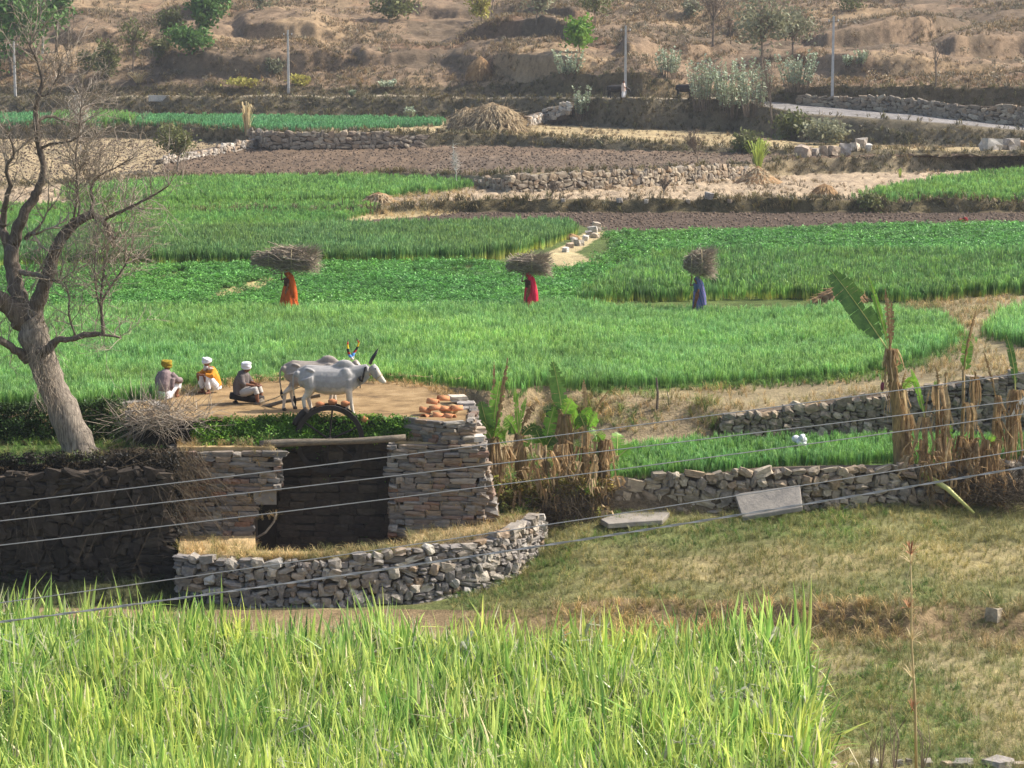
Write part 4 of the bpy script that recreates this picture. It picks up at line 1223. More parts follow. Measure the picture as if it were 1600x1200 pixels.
for px, py, a in TILES:
    t = (690 - py) / 60.0
    y = 59.75 + 1.25 * t
    p = aty(px, py, y)
    p.z += .07
    o = link('clay_tile', tm, None, p, (random.uniform(-.25, .25), random.uniform(-.2, .2), a))
    tag(o, 'half-round terracotta tile in the heap on the tall pier', 'tile', 'clay tiles heaped on the pier')
# mound under the heap
mb = MB()
for _ in range(16):
    t = random.random(); p = aty(random.uniform(650, 712), 690 - 62 * t, 59.8 + 1.25 * t)
    mb.ell((p.x - rp[0].x, p.y - rp[0].y, p.z - 3.5 - .16), (.2, .18, .14), 8)
o = mb.build('tile_heap_earth', MT['ledge'], loc=(rp[0].x, rp[0].y, 3.5), smooth=True); tag(o, 'earth mound under the clay tile heap', 'earth')
EDGE_SLABS = [(728, 652, .35), (733, 662, .4), (722, 640, .35), (738, 672, .45), (742, 684, .3), (715, 622, .3), (728, 632, .3)]
for px, py, w in EDGE_SLABS:
    p = aty(px, py, 60.9 + (660 - py) * .05)
    o = link('edging_slab', random.choice(VAR['stone_pale'][1]), None, p, (0, 0, random.uniform(-.4, .4)), (w * 1.6, .5, .15))
    tag(o, 'flat grey edging slab at the rim of the treading floor', 'slab', 'edging slabs of the treading floor')
# reddish flat stones left of the pier
for px, py, w, h, a in [(283, 672, .28, .2, .6), (296, 668, .3, .16, -.3), (302, 680, .3, .2, .9), (290, 688, .26, .22, .2), (309, 674, .25, .14, -.6)]:
    p = aty(px, py, 60.2)
    o = link('broken_clay_slab', random.choice(VAR['stone_dark'][1]), None, p, (.3, .5, a), (w, .22, h)); o.data = o.data.copy(); o.data.materials[0] = MT['clay']
    tag(o, 'broken reddish clay slab piled beside the squat pier', 'slab', 'broken clay slabs beside the pier')
# stone cistern at the left of the floor
cis = thing('stone_cistern', 'small open stone cistern with flat slab rims beside the seated man', 'cistern', at(218, 640, 3.9))
cb0 = cis.location
for (px0, py0, px1, py1, h, w) in ((172, 632, 240, 626, .1, .35), (196, 644, 256, 640, .28, .12), (240, 628, 258, 640, .12, .3)):
    a, b = at(px0, py0, 4.0) - cb0, at(px1, py1, 4.0) - cb0
    mb = MB(); m_ = (a + b) / 2; mb.box((m_.x, m_.y, m_.z - h / 2 + .03), ((b - a).xy.length, w, h), math.atan2((b - a).y, (b - a).x)); mb.build('rim_slab', MT['slab'], cis)
mb = MB(); m_ = at(218, 636, 3.85) - cb0; mb.box((m_.x, m_.y, -.18), (.9, .8, .1)); mb.build('floor_slab', MT['wood_dark'], cis)

# ---- greenery on the well
MT['leaf_green'] = blade_mat('creeper_leaf', [(0, lin(70, 106, 36)), (.3, lin(124, 164, 58))], .4, .35, tint=[(.7, .8, .6), (1, 1, 1), (1.2, 1.05, .7)])
creep_s = [leafy_clump(34, .16, .22, .035, MT['leaf_green']) for _ in range(6)]
def strip_pts(px0, px1, n, fpy0, fpy1, y0, y1):
    """points on the sloping face between two heights; y from front to back"""
    out = []
    for _ in range(n):
        px = random.uniform(px0, px1); t = random.random()
        py = fpy0(px) + (fpy1(px) - fpy0(px)) * t
        out.append(aty(px, py, y0 + (y1 - y0) * t))
    return [tuple(p) for p in out]
L_ = lambda *a: (lambda px: float(np.interp(px, a[0::2], a[1::2])))
cp_ = strip_pts(308, 478, 900, L_(308, 704, 440, 702, 478, 692), L_(308, 662, 400, 658, 478, 658), 59.35, 60.0)
cp_ += strip_pts(440, 650, 700, L_(440, 690, 560, 690, 640, 690), L_(440, 655, 560, 656, 640, 660), 59.85, 59.98)
cp_ += strip_pts(600, 650, 120, L_(600, 700, 650, 692), L_(600, 668, 650, 666), 59.9, 60.1)
cp_ += strip_pts(440, 612, 30, L_(440, 850, 612, 850), L_(440, 690, 612, 690), 59.95, 59.9)
rscat('well_creeper', np.array(cp_), .6, 1.2, creep_s, 'green creeping plants hanging under the treading floor', 'creeper', .6)
hp = strip_pts(-150, 190, 1500, L_(-150, 705, 100, 702, 190, 690), L_(-150, 636, 100, 634, 190, 630), 60.45, 60.95)
MT['leaf_dull'] = blade_mat('dull_hedge_leaf', [(0, lin(40, 58, 24)), (.3, lin(80, 108, 44))], .4, .3)
hedge_s = [leafy_clump(34, .16, .22, .035, MT['leaf_dull']) for _ in range(6)]
rscat('hedge', np.array(hp), .6, 1.2, hedge_s, 'dark clipped weeds on the bank at the wheat edge', 'hedge', .6)
lp_ = [(p[0], p[1], p[2]) for p in (aty(random.uniform(278, 830), 850, 0 + 1) for _ in range(0))]
def ledge_pts(n, f):
    out = []
    for _ in range(n):
        px = random.uniform(280, 835)
        yo = float(np.interp(px, [q[0] for q in WP], [q[1] for q in WP]))
        y = yo + random.uniform(.1, .55) if 398 < px < 641 else yo + random.uniform(.1, 3.2 if px > 641 else 3.0)
        zt = float(np.interp(px, [q[0] for q in WP], [q[2] for q in WP])) - .1 - max(0, y - yo - .5) * .09
        p = aty(px, 850, y); out.append((p.x, p.y, zt))
    return np.array(out)
rscat('ledge_grass', ledge_pts(1500, 0), .1, .34, dry_s + mix_s[:2], 'dry straw grass on the ledge of the well wall', 'grass', .25, .4)
tp_ = [(random.uniform(lp[0].x, lp[1].x), random.uniform(58.95, 60), 3.42) for _ in range(120)] + [(random.uniform(rp[0].x, rp[1].x), random.uniform(59.4, 60.6), 3.47) for _ in range(90)]
for _ in range(140):
    k = random.choice((0, 1)); c = lp if k == 0 else rp
    tp_.append((random.uniform(c[0].x, c[1].x), c[0].y - .1, random.uniform(1.5, 3.3)))
rscat('pier_grass', np.array(tp_), .1, .28, dry_s, 'dry grass growing from the pier tops and joints', 'grass', .3, .4)
# straw litter and droppings on the floor
MT['straw'] = mat('straw', [lin(170, 140, 96), lin(220, 192, 142)], 5, .95, rnd=.25)
def straw_bit():
    mb = MB()
    for _ in range(7):
        a = random.uniform(0, 6.3); x, y = random.uniform(-.2, .2), random.uniform(-.2, .2); l = random.uniform(.05, .14)
        mb.tube([(x, y, .01), (x + l * math.cos(a), y + l * math.sin(a), random.uniform(.012, .04))], .006, 3)
    return mb.mesh('clump', MT['straw'])
sb = [straw_bit() for _ in range(4)]
wp_ = field_pts(PFL, 26, 4.0, jit_edge=0); wp_[:, 2] = 4.0
u, v = proj(wp_[:, 0], wp_[:, 1], wp_[:, 2])
keep = RNG.random(len(wp_)) < np.where((v < 606) | (u > 600), .9, .45)
rscat('straw_litter', wp_[keep], .6, 1.3, sb, 'trodden straw litter on the round floor', 'straw', .05)
rim = []
for i in range(len(PFL)):
    a, b = pf[i], pf[(i + 1) % len(PFL)]
    if PFL[i][1] < 640 and PFL[i][0] > 330:
        for _ in range(int((b - a).length * 26)):
            p = a.lerp(b, random.random()); rim.append((p.x + random.uniform(-.35, .1), p.y + random.uniform(-.5, .15), 3.98))
rscat('rim_straw', np.array(rim), .12, .26, dry_s, 'raised rim of dry straw round the treading floor', 'straw', .4, .4)

dg = field_pts(PFL, 2.2, 4.0, jit_edge=0); dg[:, 2] = 4.0
MT['dung'] = mat('dung', [lin(74, 58, 42), lin(112, 90, 66)], 4, .95, coord='world', rnd=.2)
def pat():
    m_ = MB(); m_.ell((0, 0, .1), (1, .8, .35), 8); m_.v = [tuple(c * random.uniform(.8, 1.2) for c in p) for p in m_.v]; return m_.mesh('clump', MT['dung'])
rscat('droppings', dg, .03, .1, [pat() for _ in range(3)], 'small dung and soil lumps on the treading floor', 'dung', .1)

# ================================================================== OXEN
def hide_mat(name, grey, pale, zlo, zhi, face_x=None):
    """coat colour: pale legs and belly, grey back, pale face"""
    m, nt, b = newmat(name); b.inputs['Roughness'].default_value = .75
    tc = nt.nodes.new('ShaderNodeTexCoord'); sx = nt.nodes.new('ShaderNodeSeparateXYZ'); nt.links.new(tc.outputs['Object'], sx.inputs[0])
    nz = noise(nt, tc.outputs['Object'], 5, 4)
    z = mathn(nt, 'ADD', sx.outputs[2], mathn(nt, 'MULTIPLY', mathn(nt, 'SUBTRACT', nz, .5), .35))
    mr = nt.nodes.new('ShaderNodeMapRange'); mr.inputs[1].default_value = zlo; mr.inputs[2].default_value = zhi; nt.links.new(z, mr.inputs[0])
    f = mr.outputs[0]
    if face_x:
        mr2 = nt.nodes.new('ShaderNodeMapRange'); mr2.inputs[1].default_value = face_x; mr2.inputs[2].default_value = face_x + .1
        mr2.inputs[3].default_value = 1; mr2.inputs[4].default_value = 0
        nt.links.new(sx.outputs[0], mr2.inputs[0]); f = mathn(nt, 'MULTIPLY', f, mr2.outputs[0])
    c = ramp(nt, [pale, pale, grey, grey], f)
    n2 = noise(nt, tc.outputs['Object'], 7, 5, .7)
    c = mulcol(nt, c, mathn(nt, 'ADD', mathn(nt, 'MULTIPLY', n2, .9), .55))
    nt.links.new(c, b.inputs['Base Color'])
    return m
def band_mat(name, cols, const=True):
    m, nt, b = newmat(name); b.inputs['Roughness'].default_value = .5
    tc = nt.nodes.new('ShaderNodeTexCoord'); sx = nt.nodes.new('ShaderNodeSeparateXYZ'); nt.links.new(tc.outputs['Generated'], sx.inputs[0])
    nt.links.new(ramp(nt, cols, sx.outputs[2], const), b.inputs['Base Color'])
    return m
MT['ox_a'] = hide_mat('grey_ox_coat', lin(158, 153, 148), lin(204, 190, 170), .62, .9, 1.16)
MT['ox_b'] = hide_mat('dun_ox_coat', lin(146, 135, 124), lin(194, 180, 162), .5, .8, 1.1)
MT['horn_paint'] = band_mat('painted_horn', [(0, *lin(230, 226, 214)), (.16, *lin(90, 150, 210)), (.3, *lin(150, 50, 40)), (.42, *lin(40, 40, 44)), (.58, *lin(226, 190, 40)), (.76, *lin(170, 50, 36)), (.88, *lin(36, 34, 34))])
MT['horn_dark'] = band_mat('dark_horn', [(0, *lin(90, 86, 84)), (.5, *lin(60, 58, 58)), (1, *lin(36, 34, 34))], False)
MT['horn_pale'] = band_mat('pale_horn', [(0, *lin(180, 170, 160)), (1, *lin(226, 222, 214))], False)
MT['black_hair'] = mat('black_hair', [lin(24, 22, 22), lin(50, 46, 44)], 12)
MT['hoof'] = mat('hoof', [lin(60, 54, 48), lin(84, 76, 68)], 8)

def ox(name, label, loc, rz, sc, coat, horns, gait, head_drop=0.0, head_turn=0.0, group=None):
    o = thing(name, label, 'ox', loc, rz, group, sc)
    b = MB()
    for s, pts in ((.78, [((-.80, 0, 1.09), .17), ((-.70, 0, 1.06), .27), ((-.45, 0, 1.0), .33), ((-.1, 0, .955), .365), ((.2, 0, .95), .37), ((.48, 0, .98), .34), ((.66, 0, 1.03), .24)]),):
        b.tube([p for p, r in pts], [r for p, r in pts], 16, sq=s)
    b.tube([(-.86, 0, 1.2), (-.6, 0, 1.30), (-.2, 0, 1.275), (.2, 0, 1.28), (.5, 0, 1.33)], [.05, .075, .07, .07, .08], 8)
    for s in (-1, 1):
        b.ell((-.52, s * .17, 1.26), (.13, .055, .045), 8, rot=(0, .25, s * .4))      # hip bones
        b.ell((-.84, s * .09, 1.13), (.07, .06, .1), 8)
        b.ell((.42, s * .16, 1.05), (.17, .11, .28), 10, rot=(0, -.2, 0))            # shoulder blade
        for k in range(4):
            b.tube([(-.22 + k * .15, s * .235, 1.16), (-.17 + k * .15, s * .275, .98), (-.12 + k * .15, s * .24, .8)], [.006, .009, .006], 5)
    b.ell((.38, 0, 1.355), (.23, .1, .145), 12, rot=(0, .12, 0))
    b.tube([(.05, 0, 1.3), (.36, 0, 1.42), (.6, 0, 1.28)], [.06, .085, .09], 8)                      # hump
    hz = -head_drop; hy = head_turn
    b.tube([(.55, 0, 1.12), (.78, hy * .2, 1.2 + hz * .3), (.98, hy * .5, 1.28 + hz * .7)], [.24, .175, .13], 12, sq=.75)
    b.tube([(.62, 0, .86), (.8, hy * .2, .97 + hz * .3), (.98, hy * .5, 1.12 + hz * .7)], [.1, .12, .08], 8, sq=.35)   # dewlap
    P = Vector((1.05, hy * .6, 1.36 + hz)); Q = P + Vector((.13, hy * .3, -.17)); T = P + Vector((.30, hy * .7, -.40))
    b.tube([P, P.lerp(Q, .6), Q, Q.lerp(T, .5), T], [.11, .122, .108, .082, .07], 12, sq=.85)
    b.ell(T + Vector((.02, 0, -.01)), (.075, .07, .06), 8)
    b.tube([P + Vector((-.02, 0, -.13)), Q + Vector((-.03, 0, -.1)), T + Vector((-.02, 0, -.03))], [.07, .06, .04], 8)
    for s in (-1, 1):
        e = P + Vector((-.06, s * .11, -.02))
        b.tube([e, e + Vector((-.03, s * .1, -.03)), e + Vector((-.02, s * .2, -.09))], [.03, .052, .02], 8, sq=.5)
        b.ell(P.lerp(Q, .55) + Vector((.02, s * .09, .03)), (.035, .025, .03), 6)
    for s, fx, hx in ((-1, gait[0], gait[2]), (1, gait[1], gait[3])):
        y = s * .145
        b.tube([(.46, y, 1.0), (.47, y * 1.1, .72), (.47 + fx * .35, y, .44), (.46 + fx * .8, y, .16), (.48 + fx, y, .06)], [.14, .092, .06, .043, .05], 10)
        b.ell((.47 + fx * .35, y, .44), (.06, .055, .07), 8)
        b.tube([(-.58, y, 1.05), (-.5 + hx * .1, y * 1.15, .82), (-.58 + hx * .3, y, .64), (-.70 + hx * .55, y, .5), (-.67 + hx * .85, y, .16), (-.64 + hx, y, .06)], [.21, .16, .095, .062, .042, .05], 10)
    body = remesh(b, 'body', coat, .022, 3, o)
    for s, fx, hx in ((-1, gait[0], gait[2]), (1, gait[1], gait[3])):
        y = s * .145
        for x in (.49 + fx, -.63 + hx):
            mb = MB(); mb.tube([(x - .005, y, .075), (x + .015, y, .0)], [.05, .06], 8); mb.build('hoof', MT['hoof'], o)
    for s in (-1, 1):
        h0 = P + Vector((-.02, s * .07, .07))
        if horns == 'tall':
            pts = [h0, h0 + Vector((-.03 + s * .05, s * .08, .12)), h0 + Vector((s * .12, s * .14, .27)), h0 + Vector((.02 + s * .15, s * .12, .42)), h0 + Vector((s * .11, s * .06, .56))]
            rr = [.042, .04, .034, .024, .008]; mm = MT['horn_paint']
        else:
            pts = [h0, h0 + Vector((.04, s * .1, .1)), h0 + Vector((.12, s * .15, .22)), h0 + Vector((.2, s * .12, .36))]
            rr = [.045, .042, .032, .01]; mm = MT['horn_dark']
        mb = MB(); mb.tube(pts, rr, 8); mb.build('horn', mm, o, True)
    for s in (-1, 1):
        mb = MB(); mb.ell(P.lerp(Q, .5) + Vector((.045, s * .095, .02)), (.02, .014, .02), 8); mb.build('eye', MT['black_hair'], o, True)
    mb = MB(); mb.tube([(-.88, 0, 1.2), (-.95, -.02, 1.05), (-.96, -.03, .8), (-.93, -.03, .55)], [.035, .025, .02, .018], 7)
    t = mb.build('tail', coat, o, True)
    mb = MB(); mb.tube([(-.93, -.03, .57), (-.92, -.03, .45), (-.9, -.03, .3)], [.02, .045, .01], 7); mb.build('tail_tuft', MT['black_hair'], t, True)
    # rope collar and halter
    mb = MB()
    n = 14; c = Vector((.86, hy * .3, 1.14 + hz * .4))
    ringp = [c + Vector((.05 * math.sin(2 * PI * k / n), .155 * math.cos(2 * PI * k / n), .21 * math.sin(2 * PI * k / n))) for k in range(n + 1)]
    mb.tube(ringp, .025, 6, False); mb.build('rope_collar', MT['wood_dark'], o, True)
    mb = MB(); c2 = Q.lerp(T, .45); ax = (T - Q).normalized(); e1 = Vector((0, 1, 0)); e2 = ax.cross(e1)
    mb.tube([c2 + e1 * .085 * math.cos(2 * PI * k / n) + e2 * .095 * math.sin(2 * PI * k / n) for k in range(n + 1)], .01, 5, False); mb.build('halter', MT['rope'], o, True)
    return o
pn = at(517, 652, 4.0)
ox('draft_ox', 'pale grey ox with dark forward horns harnessed beside its taller-horned mate', pn, .03, 1.03, MT['ox_a'], 'short', (.14, -.05, .02, .2), .02, -.05)
pfar = at(493, 640, 4.0)
ox('draft_ox', 'dun ox with tall horns painted in coloured bands', pfar, .05, .99, MT['ox_b'], 'tall', (-.08, .1, -.22, .06), .02, -.22)
# yoke, draw bar, driver's seat log, rope
yk = thing('yoke', 'wooden yoke bar across the necks of the two oxen', 'yoke', (pn.x + .82, pn.y, 5.05))
mb = MB(); mb.tube([(0, -.25, .0), (-.25, 1.25, .16)], .05, 8); mb.build('bar', MT['wood_dark'], yk, True)
for t in (.12, .32, .62, .86):
    p = Vector((0, -.25, .0)).lerp(Vector((-.25, 1.25, .16)), t)
    mb = MB(); mb.tube([p + Vector((0, 0, .08)), p + Vector((0, 0, -.28))], .018, 6); mb.build('peg', MT['wood_old'], yk)
db = thing('draw_sled', 'rough log sled with draw bar that the driver sits on behind the oxen', 'sled', at(390, 630, 4.0))
def dl(px, py, y, z=None):
    p = aty(px, py, y) - db.location
    return p
y3 = db.location.y
mb = MB(); mb.tube([dl(360, 618, y3 + .1), dl(392, 622, y3), dl(412, 624, y3 - .05)], [.1, .13, .1], 10); mb.build('seat_log', MT['wood_dark'], db, True)
mb = MB(); mb.tube([dl(400, 634, y3 - .25), dl(412, 626, y3 - .15)], [.1, .09], 10); mb.build('log_end', MT['wood_old'], db, True)
mb = MB(); mb.tube([dl(398, 640, y3 - .3), dl(440, 628, y3 - .9), dl(500, 618, y3 - 1.0)], [.06, .05, .05], 8); mb.build('draw_bar', MT['wood_old'], db, True)
mb = MB(); mb.tube([dl(366, 626, y3), dl(372, 634, y3)], .06, 8); mb.build('log_foot', MT['wood_dark'], db)
mb = MB(); mb.tube([dl(407, 630, y3 - .3), dl(430, 622, y3 - .8), dl(470, 604, pn.y - .2)], .015, 5); mb.build('rope', MT['rope'], db)

# ================================================================== PEOPLE
MT['skin'] = mat('brown_skin', [lin(104, 66, 46), lin(132, 88, 62)], 8, .6)
def cloth(name, a, b, scale=5, st=(1, 1, 1)):
    return mat(name, [a, b], scale, .9, .3, 30, stretch=st)
MT['white_cloth'] = cloth('white_cloth', lin(200, 198, 200), lin(232, 230, 230))
MT['shawl_brown'] = cloth('brown_shawl', lin(108, 92, 92), lin(146, 128, 124))
MT['shawl_dark'] = cloth('dark_shawl', lin(84, 76, 74), lin(112, 102, 96))
MT['orange_cloth'] = cloth('ochre_cloth', lin(196, 124, 36), lin(222, 152, 52))
MT['olive_turban'] = cloth('olive_turban', lin(128, 108, 30), lin(164, 138, 44), 12)
MT['pink_cloth'] = cloth('pinkish_cloth', lin(190, 164, 150), lin(226, 206, 192))
MT['grey_dhoti'] = cloth('grey_dhoti', lin(150, 144, 138), lin(186, 180, 170))
MT['hair_dark'] = MT['black_hair']
MT['beard'] = mat('grey_beard', [lin(170, 164, 158), lin(210, 206, 200)], 20)

def hand(b, w, d, n, r=.011, curl=.5):
    """palm and five unequal fingers; w wrist, d direction, n palm normal"""
    w = Vector(w); d = Vector(d).normalized(); n = Vector(n); n = (n - d * n.dot(d)).normalized(); s = d.cross(n)
    b.tube([w, w + d * .045, w + d * .09], [.026, .036, .034], 8, sq=1.0, up=n)
    for k, (o, l) in enumerate(((-.03, .062), (-.011, .074), (.009, .07), (.028, .055))):
        f0 = w + d * .085 + s * o
        f1 = f0 + d * l * .5 - n * l * .15 * curl; f2 = f1 + d * l * .4 - n * l * .5 * curl
        b.tube([f0, f1, f2], [r, r * .95, r * .8], 6)
    t0 = w + d * .03 - s * .03
    b.tube([t0, t0 - s * .028 + d * .025, t0 - s * .03 + d * .055 - n * .01], [r * 1.2, r * 1.1, r * .9], 6)

def head(b, c, f, up=(0, 0, 1), r=.1):
    """skull, jaw, nose, ears; c centre, f facing"""
    c = Vector(c); f = Vector(f).normalized(); u = Vector(up).normalized(); s = f.cross(u).normalized(); u = s.cross(f)
    rot = Matrix((s, f, u)).transposed().to_euler()
    b.ell(c + u * .02, (.077, .094, .1), 14, rot=rot)
    b.ell(c + f * .025 - u * .05, (.06, .07, .07), 12, rot=rot)
    b.tube([c + f * .085 + u * .03, c + f * .108 - u * .012, c + f * .09 - u * .02], [.013, .02, .014], 6)     # nose
    b.tube([c + f * .082 - u * .055 - s * .025, c + f * .092 - u * .055, c + f * .082 - u * .055 + s * .025], .011, 6)  # lips
    b.tube([c + f * .08 + u * .04 - s * .05, c + f * .092 + u * .042, c + f * .08 + u * .04 + s * .05], .012, 6)  # brow
    for e in (-1, 1):
        b.ell(c + s * e * .078 - f * .005 - u * .0, (.014, .026, .034), 8, rot=rot)
    return c, f, u, s

def turban(o, c, f, u, s, m, r=.112, wraps=4, name='turban'):
    mb = MB()
    cc = c + u * .055
    for k in range(wraps):
        t = (k - (wraps - 1) / 2) * .42
        ax = (u + f * .35 * math.sin(k * 2.1) + s * .35 * math.cos(k * 1.7)).normalized()
        e1 = ax.orthogonal().normalized(); e2 = ax.cross(e1)
        mb.tube([cc + u * t * .07 + (e1 * math.cos(a) + e2 * math.sin(a)) * r * (1 - .12 * abs(t)) for a in np.linspace(0, 2 * PI, 19)], .034, 7, False)
    mb.ell(cc + u * .03, (r * .95, r * .95, .07), 12)
    return remesh(mb, name, m, .012, 1, o)

def eyes(o, c, f, u, s):
    for e in (-1, 1):
        mb = MB(); mb.ell(c + f * .078 + s * e * .032 + u * .018, (.013, .013, .01), 8); mb.build('eye', MT['black_hair'], o, True)

# man sitting with his back to us, shawl and white cloth
def man_back():
    loc = at(260, 622, 4.0)
    o = thing('person', 'person squatting with back turned, olive turban, brown shawl over white cloth', 'person', loc, 0, scale=1.16)
    b = MB(); f = Vector((.35, .93, 0)).normalized(); s = f.cross(Vector((0, 0, 1)))
    J = lambda a, t, z: f * a + s * t + Vector((0, 0, z))
    b.tube([J(-.05, 0, .14), J(-.06, 0, .3), J(-.02, 0, .48), J(.0, 0, .6), J(.03, 0, .68)], [.15, .14, .15, .13, .055], 12, sq=1.15)
    c, ff, u, ss = head(b, J(.05, 0, .78), f + Vector((.3, 0, 0)))
    b.tube([J(.02, 0, .62), J(.04, 0, .72)], [.055, .05], 8)
    for e in (-1, 1):
        b.tube([J(-.02, e * .1, .15), J(.2, e * .16, .34), J(.33, e * .17, .42)], [.11, .085, .06], 10)
        b.tube([J(.33, e * .17, .42), J(.26, e * .16, .22), J(.22, e * .15, .05)], [.06, .055, .038], 10)
        b.tube([J(.18, e * .15, .03), J(.34, e * .17, .025)], [.04, .03], 8)
        b.tube([J(0, e * .17, .58), J(.12, e * .25, .42), J(.3, e * .2, .44)], [.055, .045, .032], 8)
        hand(b, J(.3, e * .2, .44), f * .6 - s * e * .5, (0, 0, 1))
    remesh(b, 'body', MT['skin'], .0125, 2, o)
    turban(o, c, ff, u, ss, MT['olive_turban'])
    eyes(o, c, ff, u, ss)
    w = MB()
    w.tube([J(-.07, 0, .02), J(-.08, 0, .14), J(-.06, 0, .3), J(-.02, 0, .42)], [.2, .2, .17, .15], 14, sq=1.15)
    for e in (-1, 1): w.tube([J(-.05, e * .1, .14), J(.2, e * .16, .34), J(.35, e * .17, .43), J(.28, e * .16, .2)], [.12, .1, .08, .08], 10)
    remesh(w, 'dhoti', MT['white_cloth'], .018, 2, o)
    w = MB()
    w.tube([J(-.1, -.02, .2), J(-.09, 0, .34), J(-.03, 0, .5), J(.0, 0, .62), J(.02, 0, .7)], [.19, .19, .18, .15, .07], 14, sq=1.2)
    for e in (-1, 1):
        w.tube([J(0, e * .14, .6), J(.08, e * .25, .44), J(.2, e * .27, .42), J(.26, e * .25, .38)], [.08, .09, .085, .06], 10)
        w.tube([J(-.05, e * .2, .5), J(-.08, e * .2, .3), J(-.08, e * .14, .15)], [.07, .06, .03], 8)
    for k in range(5):
        w.tube([J(-.16, -.15 + k * .07, .58), J(-.25, -.12 + k * .06, .4), J(-.26, -.1 + k * .055, .2)], [.012, .02, .012], 6)
    remesh(w, 'shawl', MT['shawl_brown'], .015, 1, o)
man_back()

# man squatting, ochre shirt, white head cloth, arms folded on his knees
def man_ochre():
    loc = at(327, 614, 4.0)
    o = thing('person', 'bearded person squatting in ochre shirt with white head cloth, arms on knees', 'person', loc, 0, scale=1.14)
    b = MB(); f = Vector((-.75, -.66, 0)).normalized(); s = f.cross(Vector((0, 0, 1)))
    J = lambda a, t, z: f * a + s * t + Vector((0, 0, z))
    b.tube([J(-.16, 0, .16), J(-.14, 0, .32), J(-.06, 0, .48), J(-.02, 0, .6), J(.0, 0, .67)], [.14, .13, .14, .12, .055], 12, sq=1.15)
    c, ff, u, ss = head(b, J(.05, 0, .76), Vector((-.35, -.9, -.1)))
    for e in (-1, 1):
        b.tube([J(-.14, e * .1, .16), J(.05, e * .14, .34), J(.22, e * .15, .46)], [.1, .085, .06], 10)
        b.tube([J(.22, e * .15, .46), J(.15, e * .14, .24), J(.1, e * .13, .05)], [.058, .052, .036], 10)
        b.tube([J(.05, e * .13, .03), J(.22, e * .15, .025)], [.04, .03], 8)
        b.tube([J(-.04, e * .18, .58), J(.08, e * .24, .46), J(.27, e * .12, .49)], [.055, .045, .03], 8)
        hand(b, J(.27, e * .12, .49), f * .35 - s * e, (0, 0, 1))
    remesh(b, 'body', MT['skin'], .0125, 2, o)
    turban(o, c, ff, u, ss, MT['white_cloth'], .1, 3, 'head_cloth')
    eyes(o, c, ff, u, ss)
    mb = MB(); mb.ell(c + ff * .06 - u * .09, (.055, .05, .055), 10); mb.build('beard', MT['beard'], o, True)
    w = MB()
    w.tube([J(-.18, 0, .16), J(-.15, 0, .32), J(-.07, 0, .48), J(-.02, 0, .62)], [.17, .16, .165, .12], 12, sq=1.15)
    for e in (-1, 1): w.tube([J(-.04, e * .16, .58), J(.08, e * .25, .46), J(.22, e * .16, .485)], [.075, .07, .052], 10)
    remesh(w, 'shirt', MT['orange_cloth'], .015, 1, o)
    w = MB()
    w.tube([J(-.18, 0, .08), J(-.16, 0, .22)], [.17, .16], 12)
    for e in (-1, 1): w.tube([J(-.12, e * .1, .16), J(.05, e * .14, .34), J(.2, e * .15, .44), J(.14, e * .14, .24), J(.1, e * .13, .12)], [.115, .1, .075, .075, .06], 10)
    remesh(w, 'dhoti', MT['white_cloth'], .016, 2, o)
    w = MB()
    w.tube([J(.02, .12, .66), J(-.1, .2, .56), J(-.22, .14, .4), J(-.24, .1, .26)], [.05, .07, .06, .04], 8, sq=1.3)
    w.tube([J(.02, .12, .66), J(.06, .1, .58), J(.02, -.1, .62), J(-.04, -.14, .6)], [.05, .04, .04, .04], 8)
    remesh(w, 'scarf', MT['pink_cloth'], .013, 1, o)
man_ochre()

